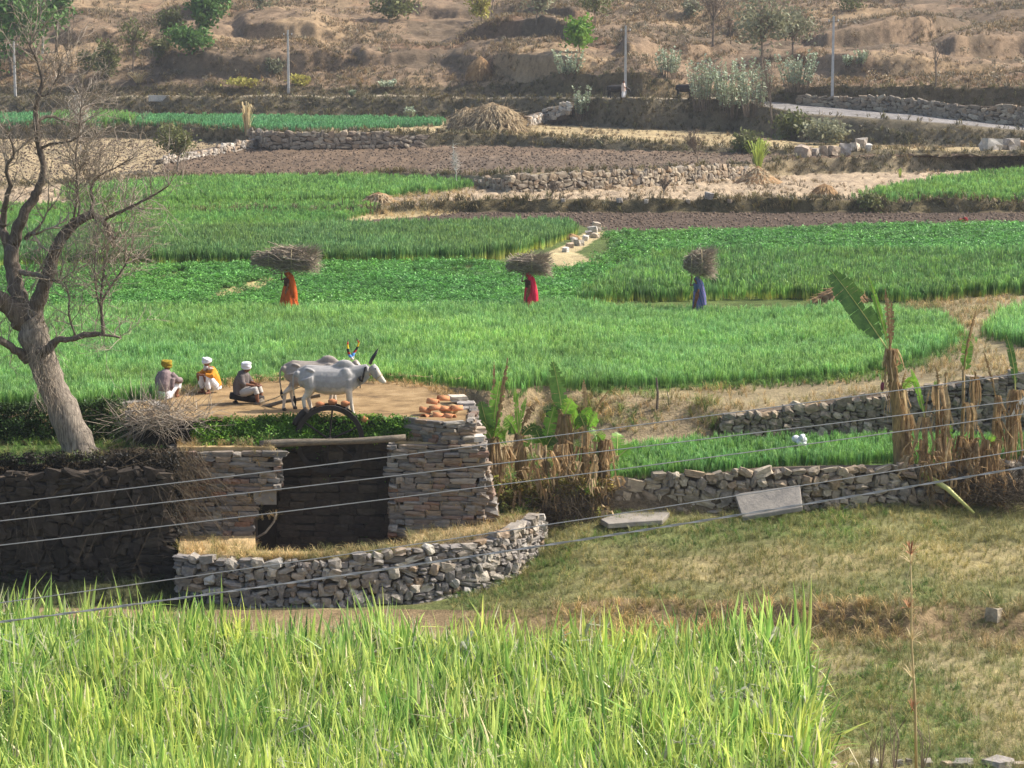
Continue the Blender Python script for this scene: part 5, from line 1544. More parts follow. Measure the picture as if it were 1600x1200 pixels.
# driver sitting on the log sled, seen from behind the shoulder, facing right
def man_driver():
    p = aty(380, 621, db.location.y + .02)
    o = thing('person', 'person with white turban and dark shawl sitting on the log sled, arms on knees', 'person', (p.x, p.y, p.z + .06), 0, scale=1.1)
    b = MB(); f = Vector((.96, -.28, 0)).normalized(); s = f.cross(Vector((0, 0, 1)))
    J = lambda a, t, z: f * a + s * t + Vector((0, 0, z))
    b.tube([J(0, 0, .08), J(-.02, 0, .25), J(.0, 0, .42), J(.03, 0, .54), J(.06, 0, .62)], [.15, .135, .145, .125, .055], 12, sq=1.15)
    c, ff, u, ss = head(b, J(.1, 0, .71), f + Vector((-.1, .35, 0)))
    for e in (-1, 1):
        b.tube([J(0, e * .1, .09), J(.22, e * .13, .14), J(.4, e * .13, .19)], [.1, .085, .06], 10)
        b.tube([J(.4, e * .13, .19), J(.43, e * .13, -.02), J(.46, e * .13, -.2)], [.055, .05, .034], 10)
        b.tube([J(.44, e * .13, -.22), J(.6, e * .14, -.23)], [.036, .028], 8)
        b.tube([J(.02, e * .18, .52), J(.1, e * .22, .32), J(.36, e * .1, .27)], [.055, .045, .03], 8)
        hand(b, J(.36, e * .1, .27), f * .9 - s * e * .5, (0, 0, 1))
    remesh(b, 'body', MT['skin'], .0125, 2, o)
    turban(o, c, ff, u, ss, MT['white_cloth'], .105, 4)
    mb = MB(); mb.ell(c - ff * .07 + u * .085 + ss * .04, (.05, .04, .045), 10); mb.build('hair', MT['black_hair'], o, True)
    eyes(o, c, ff, u, ss)
    w = MB()
    w.tube([J(-.04, 0, .03), J(-.04, 0, .22), J(-.01, 0, .42), J(.03, 0, .57), J(.06, 0, .62)], [.19, .18, .175, .14, .07], 12, sq=1.15)
    for e in (-1, 1): w.tube([J(.02, e * .16, .52), J(.09, e * .24, .34), J(.16, e * .22, .29)], [.08, .075, .06], 10)
    for k in range(4): w.tube([J(-.13, -.14 + k * .09, .5), J(-.21, -.12 + k * .08, .3), J(-.22, -.1 + k * .07, .08)], [.012, .02, .012], 6)
    remesh(w, 'shawl', MT['shawl_dark'], .015, 1, o)
    w = MB()
    w.tube([J(-.02, 0, .0), J(0, 0, .14)], [.17, .16], 12)
    for e in (-1, 1): w.tube([J(0, e * .1, .09), J(.22, e * .13, .13), J(.4, e * .13, .18), J(.42, e * .13, .06)], [.12, .11, .085, .075], 10)
    remesh(w, 'dhoti', MT['grey_dhoti'], .016, 2, o)
man_driver()

# women carrying firewood
def skirt_mesh(h, r0, r1, pleats, sx=1.0, lean=(0, 0), seed=0):
    rr = random.Random(seed)
    n = 64; m = 12; vs = []; fs = []
    ph = rr.uniform(0, 6)
    for i in range(m + 1):
        t = i / m
        r = r0 + (r1 - r0) * (t ** .85)
        for k in range(n):
            a = 2 * PI * k / n
            q = r * (1 + (.10 * t) * math.sin(pleats * a + ph + .6 * math.sin(3 * a)))
            vs.append((q * math.cos(a) * sx + lean[0] * t, q * math.sin(a) * .8 + lean[1] * t, h * (1 - t)))
    for i in range(m):
        for k in range(n):
            fs.append((i * n + k, (i + 1) * n + k, (i + 1) * n + (k + 1) % n, i * n + (k + 1) % n))
    return MB().add(vs, fs)
MT['twig'] = mat('dry_sticks', [lin(110, 96, 82), lin(160, 144, 124)], 8, .9, rnd=.2)
MT['twig_pale'] = mat('pale_sticks', [lin(150, 136, 116), lin(190, 176, 150)], 8, .9)
def woman(name, label, px, py, skirt_m, veil_m, bl, blabel, bw, bh, shift, seed, top_m, tilt=0.0, fwd=-1, sc=1.0, r1=.36):
    base = at(px, py, 3.7)
    base.z = gz(base.x, base.y)
    o = thing(name, label, 'person', base, 0, scale=sc)
    rr = random.Random(seed)
    b = MB(); f = Vector((fwd, -.1, 0)).normalized(); s = f.cross(Vector((0, 0, 1)))
    J = lambda a, t, z: f * a + s * t + Vector((0, 0, z))
    b.tube([J(0, 0, .86), J(-.01, 0, 1.0), J(0, 0, 1.15), J(0, 0, 1.27), J(.01, 0, 1.34)], [.13, .11, .125, .105, .045], 12, sq=1.2)
    b.tube([J(0, 0, 1.3), J(.02, 0, 1.4)], [.045, .045], 8)
    c, ff, u, ss = head(b, J(.03, 0, 1.46), f)
    for e, st in ((-1, .16), (1, -.14)):
        b.tube([J(0, e * .08, .88), J(st * .5, e * .09, .48), J(st, e * .08, .1)], [.1, .07, .045], 10)
        b.tube([J(st - .05, e * .08, .05), J(st + .14, e * .08, .03)], [.042, .03], 8)
    # one arm raised to the load, the other hanging
    b.tube([J(0, .15, 1.26), J(.24, .2, 1.2), J(.2, .12, 1.5)], [.05, .04, .028], 8); hand(b, J(.2, .12, 1.5), (0, 0, 1), -f)
    b.tube([J(0, -.15, 1.26), J(-.02, -.2, 1.0), J(.08, -.18, .8)], [.05, .042, .028], 8); hand(b, J(.08, -.18, .8), (0, 0, -1), f)
    remesh(b, 'body', MT['skin'], .014, 2, o)
    eyes(o, c, ff, u, ss)
    skirt_mesh(.94, .15, r1, 11, 1.0, (-f.x * .06, 0), seed).build('skirt', skirt_m, o, True, loc=(0, 0, .06))
    w = MB()
    w.tube([J(0, 0, .98), J(0, 0, 1.14), J(0, 0, 1.28)], [.135, .15, .12], 12, sq=1.2)
    for e, q in ((1, J(.14, .18, 1.22)), (-1, J(-.02, -.18, 1.08))): w.tube([J(0, e * .14, 1.26), q], [.07, .055], 8)
    remesh(w, 'blouse', top_m, .018, 1, o)
    # veil from the head down the back
    w = MB()
    w.ell(c + u * .03 - ff * .02, (.105, .105, .11), 12)
    w.tube([c - ff * .08, J(-.1, 0, 1.3), J(-.14, 0, 1.05), J(-.19, 0, .75), J(-.22, 0, .42)], [.09, .15, .17, .18, .17], 12, sq=1.15)
    remesh(w, 'veil', veil_m, .018, 2, o)
    # bundle
    bc = base + Vector((shift[0], 0, 1.56 * sc + bh * .5))
    t = thing('firewood_bundle', blabel, 'firewood', bc, 0)
    for part, mt, nn in (('sticks', MT['twig'], 420), ('pale_sticks', MT['twig_pale'], 110)):
        mb = MB()
        for _ in range(nn):
            a = rr.uniform(0, 2 * PI); q = math.sqrt(rr.random())
            x0 = rr.uniform(-bw * .5, bw * .12); L = rr.uniform(.3, .75) * bw * .7
            env = lambda x: max(.12, 1 - (abs(x - bw * .08) / (bw * .62)) ** 1.6)
            zz = lambda x: q * math.sin(a) * bh * .5 * env(x); yy = lambda x: q * math.cos(a) * bh * .45 * env(x)
            pts = []; skw = rr.gauss(0, .09)
            for k in range(4):
                x = x0 + L * k / 3
                pts.append((x, yy(x) + rr.uniform(-.09, .09), zz(x) + tilt * x + rr.uniform(-.06, .06) + (k - 1.5) * skw - shift[1] * (x / bw) ** 2))
            rad = rr.choice((.006, .009, .012, .022))
            mb.tube(pts, [rad, rad, rad * .8, rad * .5], 3)
        for _ in range(nn):
            # bushy twig ends
            a = rr.uniform(0, 2 * PI); x = rr.uniform(.1, .46) * bw; q = rr.uniform(.5, 1.0)
            p0 = Vector((x, q * math.cos(a) * bh * .38, q * math.sin(a) * bh * .42 + tilt * x))
            dv = Vector((rr.uniform(.1, .4), math.cos(a) * .2, math.sin(a) * .22 + rr.uniform(-.1, .1)))
            mb.tube([p0, p0 + dv * .5 + Vector((0, 0, rr.uniform(-.05, .05))), p0 + dv], [.009, .007, .004], 3)
        p = mb.build(part, mt, t); p['kind'] = 'stuff'
    for x in (-.22, .12):
        mb = MB(); r_ = bh * .47 * max(.3, 1 - (abs(x * bw - bw * .08) / (bw * .62)) ** 1.6)
        mb.tube([(x * bw, r_ * math.cos(a), r_ * 1.02 * math.sin(a) + tilt * x * bw) for a in np.linspace(0, 2 * PI, 15)], .014, 4, False); mb.build('tie_rope', MT['rope'], t)
def sari_mat():
    m, nt, b = newmat('blue_red_print'); b.inputs['Roughness'].default_value = .85
    tc = nt.nodes.new('ShaderNodeTexCoord'); mp = nt.nodes.new('ShaderNodeMapping'); mp.inputs['Scale'].default_value = (3, 3, 2.2); mp.inputs['Rotation'].default_value = (.3, .5, 0)
    nt.links.new(tc.outputs['Object'], mp.inputs[0])
    w = nt.nodes.new('ShaderNodeTexWave'); w.inputs['Scale'].default_value = 1.0; w.inputs['Distortion'].default_value = 3; nt.links.new(mp.outputs[0], w.inputs['Vector'])
    nt.links.new(ramp(nt, [(0, *lin(70, 90, 130)), (.35, *lin(110, 140, 180)), (.5, *lin(70, 84, 120)), (.66, *lin(190, 50, 70)), (.8, *lin(90, 110, 160))], w.outputs['Color'], True), b.inputs['Base Color'])
    return m
MT['orange_skirt'] = cloth('rust_orange_skirt', lin(150, 62, 24), lin(206, 96, 36), 14, (1, 1, .15))
MT['dark_blouse'] = cloth('dark_blouse', lin(60, 36, 30), lin(88, 52, 40))
MT['red_cloth'] = cloth('red_skirt', lin(186, 26, 52), lin(224, 56, 84), 10, (1, 1, .2))
MT['sari'] = sari_mat()
MT['blue_cloth'] = cloth('slate_blue_cloth', lin(60, 70, 96), lin(92, 104, 134))
woman('person', 'person in a flared rust-orange skirt and veil walking under firewood', 450, 490, MT['orange_skirt'], MT['orange_skirt'], None, 'long wide firewood bundle carried above the rust-orange skirt', 2.6, .9, (-.12, .5), 5, MT['dark_blouse'], -.02, -1, 1.0, .4)
woman('person', 'person in a plain red skirt and red veil walking under firewood', 826, 484, MT['red_cloth'], MT['red_cloth'], None, 'flat firewood bundle carried above the red skirt', 1.65, .72, (-.08, .3), 9, MT['dark_blouse'], .0, -1, .98, .27)
woman('person', 'person in blue and red patterned cloth walking under firewood', 1089, 476, MT['sari'], MT['sari'], None, 'tall round firewood bundle carried above the blue and red cloth', 1.15, 1.1, (0, 0), 13, MT['blue_cloth'], .05, -1, .98, .24)

# ================================================================== THE BIG BARE TREE
def bark_mat(name, a, b, scale=3):
    return mat(name, [a, b], scale, .95, 1.0, 5, stretch=(7, 7, 1.0))
MT['bark'] = bark_mat('grey_bark', lin(84, 74, 64), lin(172, 158, 140))
MT['bark_dark'] = bark_mat('brown_bark', lin(84, 72, 62), lin(140, 126, 110))
MT['twig_grey'] = mat('grey_twigs', [lin(124, 110, 96), lin(172, 158, 138)], 4, .9, coord='world')
TY = 58.9
tb = aty(126, 722, TY)
tree = thing('bare_tree', 'big leaning bare tree with gnarled limbs beside the shaded wall', 'tree', tb)
def tp(px, py, dy=0.0): return aty(px, py, TY + dy) - tb
def limb(pts, name='limb', m='bark_dark', n=10, noise_=.03):
    P, Rr = [], []
    for q in pts:
        px, py, r = q[:3]; dy = q[3] if len(q) > 3 else 0
        P.append(tp(px, py, dy)); Rr.append(r * .7 * TY / F)
    # smooth resample
    k = (len(P) - 1) * 4 + 1; PP, RR = [], []
    for i in range(k):
        t = i / 4; j = min(int(t), len(P) - 2); w = t - j
        p0, p1, p2, p3 = P[max(0, j - 1)], P[j], P[j + 1], P[min(len(P) - 1, j + 2)]
        q = .5 * ((2 * p1) + (p2 - p0) * w + (2 * p0 - 5 * p1 + 4 * p2 - p3) * w * w + (3 * p1 - p0 - 3 * p2 + p3) * w ** 3)
        r = Rr[j] * (1 - w) + Rr[j + 1] * w
        q = q + Vector((random.gauss(0, noise_), random.gauss(0, noise_), random.gauss(0, noise_))) * min(1, r * 6)
        PP.append(q); RR.append(r * random.uniform(.93, 1.08))
    mb = MB(); mb.tube(PP, RR, n); mb.build(name, MT[m], tree, True)
    return list(zip(PP, RR))
LIMBS = []
limb([(140, 735, 50), (128, 715, 43), (112, 675, 36), (96, 635, 33), (78, 592, 33), (62, 552, 33), (52, 518, 33), (46, 494, 27)], 'trunk', 'bark', 20, .02)
LIMBS.append(limb([(50, 512, 24), (58, 474, 18), (72, 440, 15), (82, 405, 14), (95, 375, 13), (112, 352, 12), (135, 338, 10), (146, 332, 8)], noise_=.02))
LIMBS.append(limb([(140, 336, 8), (156, 340, 6.5, .1), (166, 352, 5.5, .2), (172, 370, 4.5, .2), (178, 386, 4, .2)]))
LIMBS.append(limb([(160, 345, 4.5), (172, 338, 4, -.2), (190, 330, 3.5, -.4), (215, 318, 3, -.5), (240, 305, 2, -.7), (264, 290, 1.4, -.8)]))
LIMBS.append(limb([(140, 336, 5), (146, 315, 4, .3), (142, 295, 3.5, .4), (155, 275, 2.5, .5), (180, 262, 2, .6), (210, 245, 1.5, .7)]))
LIMBS.append(limb([(42, 502, 26), (28, 460, 21, .1), (20, 425, 18, .2), (18, 395, 16, .3), (26, 362, 13, .3), (38, 332, 12, .3), (52, 310, 10, .4), (64, 285, 8, .4), (68, 255, 7, .5), (60, 222, 7, .6), (56, 180, 6, .6), (60, 150, 5.5, .6), (66, 128, 4, .6), (58, 96, 3, .6), (46, 70, 2, .5)], noise_=.02))
LIMBS.append(limb([(62, 232, 4, .6), (84, 224, 3, .4), (104, 222, 2.6, .2), (124, 214, 1.6, 0)]))
LIMBS.append(limb([(58, 190, 4, .6), (74, 182, 3.4, .8), (96, 186, 3, 1), (125, 196, 2, 1.2)]))
LIMBS.append(limb([(64, 150, 3, .6), (76, 146, 2.5, .6), (90, 120, 2, .8), (96, 96, 1.4, .8)]))
LIMBS.append(limb([(20, 400, 13, .3), (8, 375, 12, .4), (0, 350, 11, .5), (-14, 318, 9, .6), (-40, 285, 7, .6), (-60, 240, 4, .6)]))
LIMBS.append(limb([(6, 352, 7, .4), (8, 320, 6, .2), (16, 290, 5, 0), (10, 262, 4, -.2), (22, 240, 3, -.3), (14, 210, 2, -.4)]))
LIMBS.append(limb([(36, 505, 26), (14, 478, 22, -.2), (-14, 460, 19, -.4), (-50, 430, 16, -.6), (-90, 380, 11, -.8), (-120, 320, 7, -1)]))
LIMBS.append(limb([(24, 424, 7, .2), (48, 428, 6, 0), (66, 432, 4, -.2), (92, 441, 3, -.4)], 'stub', 'bark'))
LIMBS.append(limb([(40, 372, 6, .3), (50, 364, 5, .2)], 'stub', 'bark_dark'))
LIMBS.append(limb([(44, 566, 11), (22, 545, 9, -.3), (0, 532, 8, -.5), (-30, 520, 6, -.7)], 'limb', 'bark_dark'))
LIMBS.append(limb([(64, 552, 14, -.3), (92, 532, 8, -.45), (112, 530, 6, -.5), (132, 524, 7, -.5), (150, 522, 6, -.5), (168, 524, 3, -.5), (190, 528, 1.5, -.5)], 'limb', 'bark_dark'))
LIMBS.append(limb([(161, 522, 4.5, -.5), (160, 500, 3.8, -.5), (158, 470, 3.2, -.5), (160, 440, 2.6, -.4), (164, 410, 2, -.3)]))
LIMBS.append(limb([(159, 470, 2.6, -.5), (175, 445, 2.2, -.4), (195, 415, 1.8, -.3), (205, 390, 1.2, -.2)]))
LIMBS.append(limb([(159, 485, 2.4, -.5), (150, 455, 2, -.6), (148, 420, 1.5, -.7), (150, 380, 1, -.7)]))
LIMBS.append(limb([(118, 524, 2.6, -.5), (108, 492, 2.2, -.5), (108, 465, 1.8, -.5), (100, 440, 1.2, -.5)]))
LIMBS.append(limb([(122, 340, 3), (124, 318, 2.4, .1), (118, 290, 2, .2), (126, 260, 1.4, .2)]))
LIMBS.append(limb([(112, 352, 3), (118, 325, 2.4, -.2), (122, 290, 2, -.3), (118, 250, 1.6, -.3), (124, 200, 1.2, -.4), (128, 150, .8, -.4)]))
# twigs
tw = MB()
def grow(p, d, r, L, lev):
    pts = [p]; q = p; dd = d.copy()
    n = 4 if lev == 0 else 3
    for i in range(n):
        dd = (dd + Vector((random.gauss(0, .22), random.gauss(0, .22), random.gauss(.06, .2)))).normalized()
        q = q + dd * L / n; pts.append(q)
        if lev < 2 and random.random() < (.85 if lev == 0 else .7):
            for _ in range(random.choice((1, 1, 2))):
                s = (dd + Vector((random.gauss(0, .6), random.gauss(0, .6), random.gauss(.1, .5)))).normalized()
                grow(q, s, r * .6, L * random.uniform(.45, .7), lev + 1)
    tw.tube(pts, [max(.0035, r * (1 - .75 * i / n)) for i in range(n + 1)], 4 if lev == 0 else 3, False)
for LB in LIMBS:
    seg = LB[2:]
    for (p, r), (p2, r2) in zip(seg[:-1], seg[1:]):
        ln = (p2 - p).length
        dens = 11.0 if r < .075 else (4 if r < .13 else .9)
        for _ in range(np.random.default_rng(int(1e6 * abs(p.x + p.z)) % 2 ** 31).poisson(ln * dens)):
            q = p.lerp(p2, random.random()); ax = (p2 - p).normalized()
            side = Vector((random.gauss(0, 1), random.gauss(0, 1), random.gauss(.3, 1))); side = (side - ax * side.dot(ax)).normalized()
            grow(q, (side + ax * .6 + Vector((0, 0, .25))).normalized(), random.uniform(.010, .018), random.uniform(.4, 1.15), 0)
    p, r = LB[-1]
    if r < .06:
        for _ in range(3): grow(p, Vector((random.gauss(.2, .5), random.gauss(0, .4), random.gauss(.5, .4))).normalized(), max(.01, r * .8), 1.0, 0)
for _ in range(150):
    # straw-like vine tangle on the trunk
    px, py = random.uniform(50, 92), random.uniform(535, 625)
    p = tp(px + (590 - py) * .0, py, -.55 + random.uniform(-.05, .05)); d = Vector((random.gauss(0, .5), random.gauss(-.05, .12), -1)).normalized()
    tw.tube([p, p + d * .2 + Vector((0, -.03, 0)), p + d * .45 + Vector((random.gauss(0, .08), 0, 0))], [.007, .006, .003], 3, False)
o = tw.build('twigs', MT['twig_grey'], tree); o['kind'] = 'stuff'

# thorn brush and dry vines between the tree and the pier
def brush(name, label, cx, n, spread, L, m, cat='brush', r=.008, dn=False, seed=1):
    rr = random.Random(seed); mb = MB()
    base = Vector(cx)
    for _ in range(n):
        p = Vector((rr.gauss(0, spread[0]), rr.gauss(0, spread[1]), abs(rr.gauss(0, spread[2])) * (1 if not dn else -1)))
        d = Vector((rr.gauss(0, 1), rr.gauss(0, .6), rr.gauss(.3, .6) if not dn else rr.gauss(-1.2, .4))).normalized()
        l = L * rr.uniform(.5, 1.2)
        c = Vector((rr.gauss(0, .15), rr.gauss(0, .15), rr.gauss(0, .15) - (.1 if dn else 0))) * l
        mb.tube([p, p + d * l * .5 + c, p + d * l + c * 2.2], [r, r * .8, r * .4], 3, False)
    return tag(mb.build(name, m, loc=base), label, cat)
MT['dry_vine'] = mat('dry_vine', [lin(58, 48, 38), lin(92, 80, 62)], 5, .95, coord='world')
bp = aty(250, 668, 59.6)
brush('thorn_brush', 'heap of grey thorn brush beside the stone cistern', bp, 620, (.55, .3, .28), .7, MT['twig_grey'], seed=2)
brush('dry_vines', 'curtain of dry vines hanging in the shade beside the squat pier', aty(220, 700, 58.3), 900, (.55, .2, .1), 1.5, MT['dry_vine'], 'vines', .009, True, 3)
brush('root_tangle', 'tangle of dry roots hanging under the big bare tree', aty(90, 735, 58.0), 1000, (1.5, .15, .6), 1.6, MT['dry_vine'], 'roots', .009, True, 4)
brush('thorn_thicket', 'brownish leafless thicket at the foot of the bananas', aty(880, 825, 60.7), 700, (.45, .3, .4), .7, MT['dry_vine'], seed=5)
brush('grey_bush', 'grey leafless bush beside the fallen banana stem', aty(1575, 785, 62.3), 700, (.6, .4, .3), .6, MT['dry_vine'], 'bush', seed=6)
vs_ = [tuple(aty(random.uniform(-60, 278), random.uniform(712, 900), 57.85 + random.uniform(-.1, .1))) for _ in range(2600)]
MT['vine_leaf'] = blade_mat('vine_leaf', [(0, lin(32, 28, 21)), (.3, lin(48, 43, 30))], .4, .25)  # near-black leaves carry the shade of the hollow in their colour
rscat('wall_ivy', np.array(vs_), .5, 1.1, [leafy_clump(26, .18, .2, .04, MT['vine_leaf']) for _ in range(4)], 'leafy vines coloured with shade over the shaded wall', 'vines', .8)

# ================================================================== BANANAS
MT['ban_green'] = mat('banana_green', [lin(92, 136, 44), lin(150, 196, 72)], 6, .45, 0, rnd=.15, transl=.35, spec=.4)
MT['ban_dark'] = mat('banana_dark_green', [lin(56, 88, 40), lin(96, 130, 58)], 6, .45, 0, rnd=.15, transl=.25, spec=.4)
MT['ban_dead'] = mat('dead_banana_leaf', [lin(120, 94, 62), lin(188, 158, 116)], 7, .9, 0, rnd=.25, transl=.35)
MT['ban_stem'] = mat('banana_stem', [lin(104, 84, 56), lin(168, 142, 92)], 4, .7, .3, 18, stretch=(6, 6, 1.2))
MT['ban_rib'] = mat('banana_rib', [lin(176, 176, 96), lin(206, 200, 130)], 6, .5)
MT['ban_purple'] = mat('banana_bud', [lin(96, 40, 56), lin(130, 60, 76)], 8, .5)
def banana_leaf(root, P0, P1, w, kind, bend=(0, 0, .1), torn=.25, fold=.4, rib=True):
    """leaf from P0 to P1 bowed by bend; built of torn side segments along a midrib"""
    mm = MT[{'g': 'ban_green', 'd': 'ban_dark', 'b': 'ban_dead'}[kind]]
    P0, P1 = Vector(P0), Vector(P1); C = (P0 + P1) / 2 + Vector(bend)
    n = 24; mid = [(P0 * (1 - t) ** 2 + C * 2 * t * (1 - t) + P1 * t * t) for t in np.linspace(0, 1, n + 1)]
    mb = MB()
    w *= 1.45
    view = Vector((random.uniform(-.5, .5), -1, random.uniform(-.3, .4)))
    for i in range(n):
        t = (i + .5) / n
        if t < .16: continue
        a, b = mid[i], mid[i + 1]; tv = (b - a).normalized()
        side = tv.cross(view).normalized(); nrm = side.cross(tv)
        ww = w * min(1.0, math.sin(PI * min(1, (t - .1) * 1.08)) * 1.25 + .05)
        for e in (-1, 1):
            g = random.random() < torn
            k = ww * (random.uniform(.45, .8) if g else random.uniform(.95, 1.02))
            dr = Vector((0, 0, -1)) * k * (random.uniform(.1, .5) if kind != 'b' else random.uniform(.5, 1.2))
            o1 = side * e * k * (.95 if kind != 'b' else .55) + nrm * k * fold * .3 + dr * .5
            gap = .0 if not g else .2
            a2 = a.lerp(b, gap)
            mb.add([a, b, b + o1 + tv * .04, a2 + o1 + tv * .04], [(0, 1, 2, 3)] if e > 0 else [(3, 2, 1, 0)])
    lf = mb.build('leaf', mm, root)
    if rib:
        mb = MB(); mb.tube(mid, [.022 * (1 - .8 * i / n) for i in range(n + 1)], 5); mb.build('midrib', MT['ban_rib'] if kind != 'b' else MT['ban_stem'], lf, True)
    return lf
def dead_leaf(root, p, d, drop):
    mb = MB()
    for _ in range(random.choice((2, 3, 4))):
        q = p + Vector((random.gauss(0, .03), random.gauss(0, .03), 0)); e = d + Vector((random.gauss(0, .1), random.gauss(0, .08), 0)); l = drop * random.uniform(.6, 1.15)
        pts = [q, q + e * .55 + Vector((0, 0, .06)), q + e * .9 + Vector((0, 0, -l * .35)), q + e * random.uniform(.8, 1.2) + Vector((random.gauss(0, .05), 0, -l * .7)), q + e * random.uniform(.7, 1.2) + Vector((random.gauss(0, .08), random.gauss(0, .05), -l))]
        w = random.uniform(.022, .055); a = random.uniform(0, 3.14)
        mb.strip(pts, [w * .4, w, w * random.uniform(.6, 1.2), w * random.uniform(.5, 1), w * .2], (math.cos(a), math.sin(a) * .6, random.uniform(-.3, .3)), random.uniform(.2, .8))
    return mb.build('dead_leaf', MT['ban_dead'] if random.random() < .7 else MT['ban_pale'], root)
MT['ban_pale'] = mat('pale_dead_leaf', [lin(140, 116, 82), lin(196, 172, 132)], 7, .9, 0, rnd=.2, transl=.3)
def banana(label, y, base, top, leaves, r=.1, dead=4, stem='ban_stem', group=None, skirt=True, mids=(), extra=0):
    B = aty(base[0], base[1], y); B.z = max(B.z, -5)
    o = thing('banana_plant', label, 'banana plant', B, group=group)
    pts = [aty(px, py, y) - B for px, py in (base,) + tuple(mids) + (top,)]
    mb = MB(); k = len(pts)
    full = []
    for i in range(k - 1):
        for t in np.linspace(0, 1, 5)[(0 if i == 0 else 1):]: full.append(pts[i].lerp(pts[i + 1], t) + Vector((random.gauss(0, .012), random.gauss(0, .012), 0)))
    full[0] = full[0] - Vector((0, 0, .4))
    r *= 1.0 if y < 62.9 else 1.1
    mb.tube(full, [r * (1.15 - .5 * i / len(full)) for i in range(len(full))], 9)
    mb.build('stem', MT[stem], o, True)
    T = full[-1]
    for L in leaves:
        px, py, w, kd = L[:4]; bend = L[4] if len(L) > 4 else (random.uniform(-.1, .1), random.uniform(-.15, .15), .12)
        dy = random.uniform(-.35, .25)
        tip = aty(px, py, y + dy) - B
        banana_leaf(o, T - Vector((0, 0, .08)), tip, w, kd, bend, .13 if kd != 'b' else .5)
    for _ in range(extra):
        a = random.uniform(0, 6.28); ln = random.uniform(.5, .95); tip = T + Vector((math.cos(a) * ln * .7, math.sin(a) * ln * .5, ln * random.uniform(.1, .9)))
        banana_leaf(o, T - Vector((0, 0, .12)), tip, random.uniform(.1, .16), random.choice('ggd'), (math.cos(a) * .05, 0, .25), .15)
    for _ in range(int(dead * 1.6) + 2):
        i = random.randrange(len(full) // 3, len(full)); p = full[i]
        a = random.uniform(0, 6.28); d = Vector((math.cos(a) * .22, math.sin(a) * .2 - .1, 0)) * random.uniform(.5, 1.1)
        drop = min(random.uniform(.6, 1.4), max(.3, p.z + .1))
        dead_leaf(o, p, d, drop)
    return o
YB = 62.3
banana('banana plant with broad fresh leaves and two withered upright leaves beside the tall pier', YB, (764, 790), (770, 685), [(781, 596, .15, 'g'), (752, 628, .17, 'd'), (772, 566, .07, 'b', (0, 0, 0)), (793, 560, .09, 'b', (.05, 0, 0)), (790, 682, .15, 'g', (.15, 0, .1)), (768, 640, .16, 'g')], .1, 4, extra=3)
banana('banana plant with yellowing stem and a drooping withered leaf over its crown', YB - .2, (818, 795), (811, 680), [(804, 606, .05, 'g', (0, 0, 0)), (838, 632, .13, 'b', (.05, 0, .6)), (796, 668, .13, 'd'), (822, 622, .05, 'g', (-.1, 0, 0))], .14, 3, extra=2)
banana('short banana plant with ragged mid-green leaves between two withered stems', YB - .1, (848, 795), (851, 700), [(866, 636, .14, 'g'), (832, 662, .13, 'd'), (866, 708, .12, 'g', (.1, 0, .2)), (856, 668, .14, 'd')], .08, 5, extra=4)
banana('banana stem wrapped in dead leaves with one tall feathered leaf', YB, (876, 800), (880, 650), [(864, 566, .17, 'd', (.05, 0, 0)), (888, 628, .08, 'b'), (868, 640, .08, 'b')], .11, 9, extra=2)
banana('thin banana stem with a single bright leaf stub', YB + .2, (893, 800), (893, 675), [(898, 636, .12, 'g'), (886, 650, .1, 'b')], .07, 4, extra=2)
banana('leaning banana stem with split green leaves and a dry arching tip', YB + .1, (904, 805), (917, 668), [(912, 594, .1, 'b', (0, 0, 0)), (951, 610, .07, 'b', (-.05, 0, .15)), (923, 676, .11, 'g', (.1, 0, .25)), (906, 648, .11, 'd')], .08, 5, extra=2)
banana('withered banana stem hung with straw-coloured leaves at the end of the loose wall', YB - .5, (938, 815), (943, 690), [(936, 684, .07, 'g'), (954, 706, .07, 'b'), (928, 735, .12, 'd', (-.1, 0, .1))], .09, 11, extra=1)
banana('stubby banana sucker with one glossy light leaf by the wheat strip', YB + .4, (962, 770), (963, 712), [(989, 696, .11, 'g', (0, 0, .05)), (953, 704, .07, 'g')], .08, 2, extra=1)
banana('collapsed brown banana stump in front of the thicket', YB - 1.2, (922, 830), (928, 775), [(935, 752, .12, 'd'), (914, 790, .08, 'b')], .09, 8, extra=1)
YR = 63.1
main = banana('tallest banana plant, long leaf slanting up and purple bud hanging from its crown', YR, (1408, 765), (1391, 548), [(1298, 422, .24, 'd', (-.05, 0, .2)), (1356, 430, .06, 'g', (.05, 0, 0)), (1383, 452, .12, 'b', (.05, 0, 0)), (1392, 470, .1, 'b'), (1400, 600, .08, 'b', (.12, 0, .2))], .17, 5, mids=((1404, 650),))
mb = MB(); p = aty(1379, 598, YR - .15) - main.location
mb.tube([aty(1387, 556, YR - .05) - main.location, aty(1379, 566, YR - .1) - main.location, p], [.025, .025, .02], 6); mb.build('fruit_stalk', MT['ban_rib'], main, True)
mb = MB(); mb.ell(p + Vector((0, 0, -.1)), (.06, .06, .13), 10); mb.build('flower_bud', MT['ban_purple'], main, True)
for k in range(7):
    a = k * .9; q = aty(1378, 578, YR - .12) - main.location
    mb = MB(); mb.tube([q, q + Vector((.08 * math.cos(a), .08 * math.sin(a), .03)), q + Vector((.1 * math.cos(a), .1 * math.sin(a), .1))], [.015, .018, .008], 5); mb.build('banana', MT['ban_green'], main, True)
banana('thick brown banana stem leaning on the tallest banana plant', YR + .25, (1424, 770), (1408, 610), [(1428, 588, .1, 'g'), (1415, 580, .08, 'b')], .14, 6)
banana('banana stick with a narrow pale leaf and dry sheath', YR - .1, (1448, 795), (1446, 655), [(1424, 578, .06, 'g', (.08, 0, 0)), (1452, 610, .05, 'b')], .06, 6)
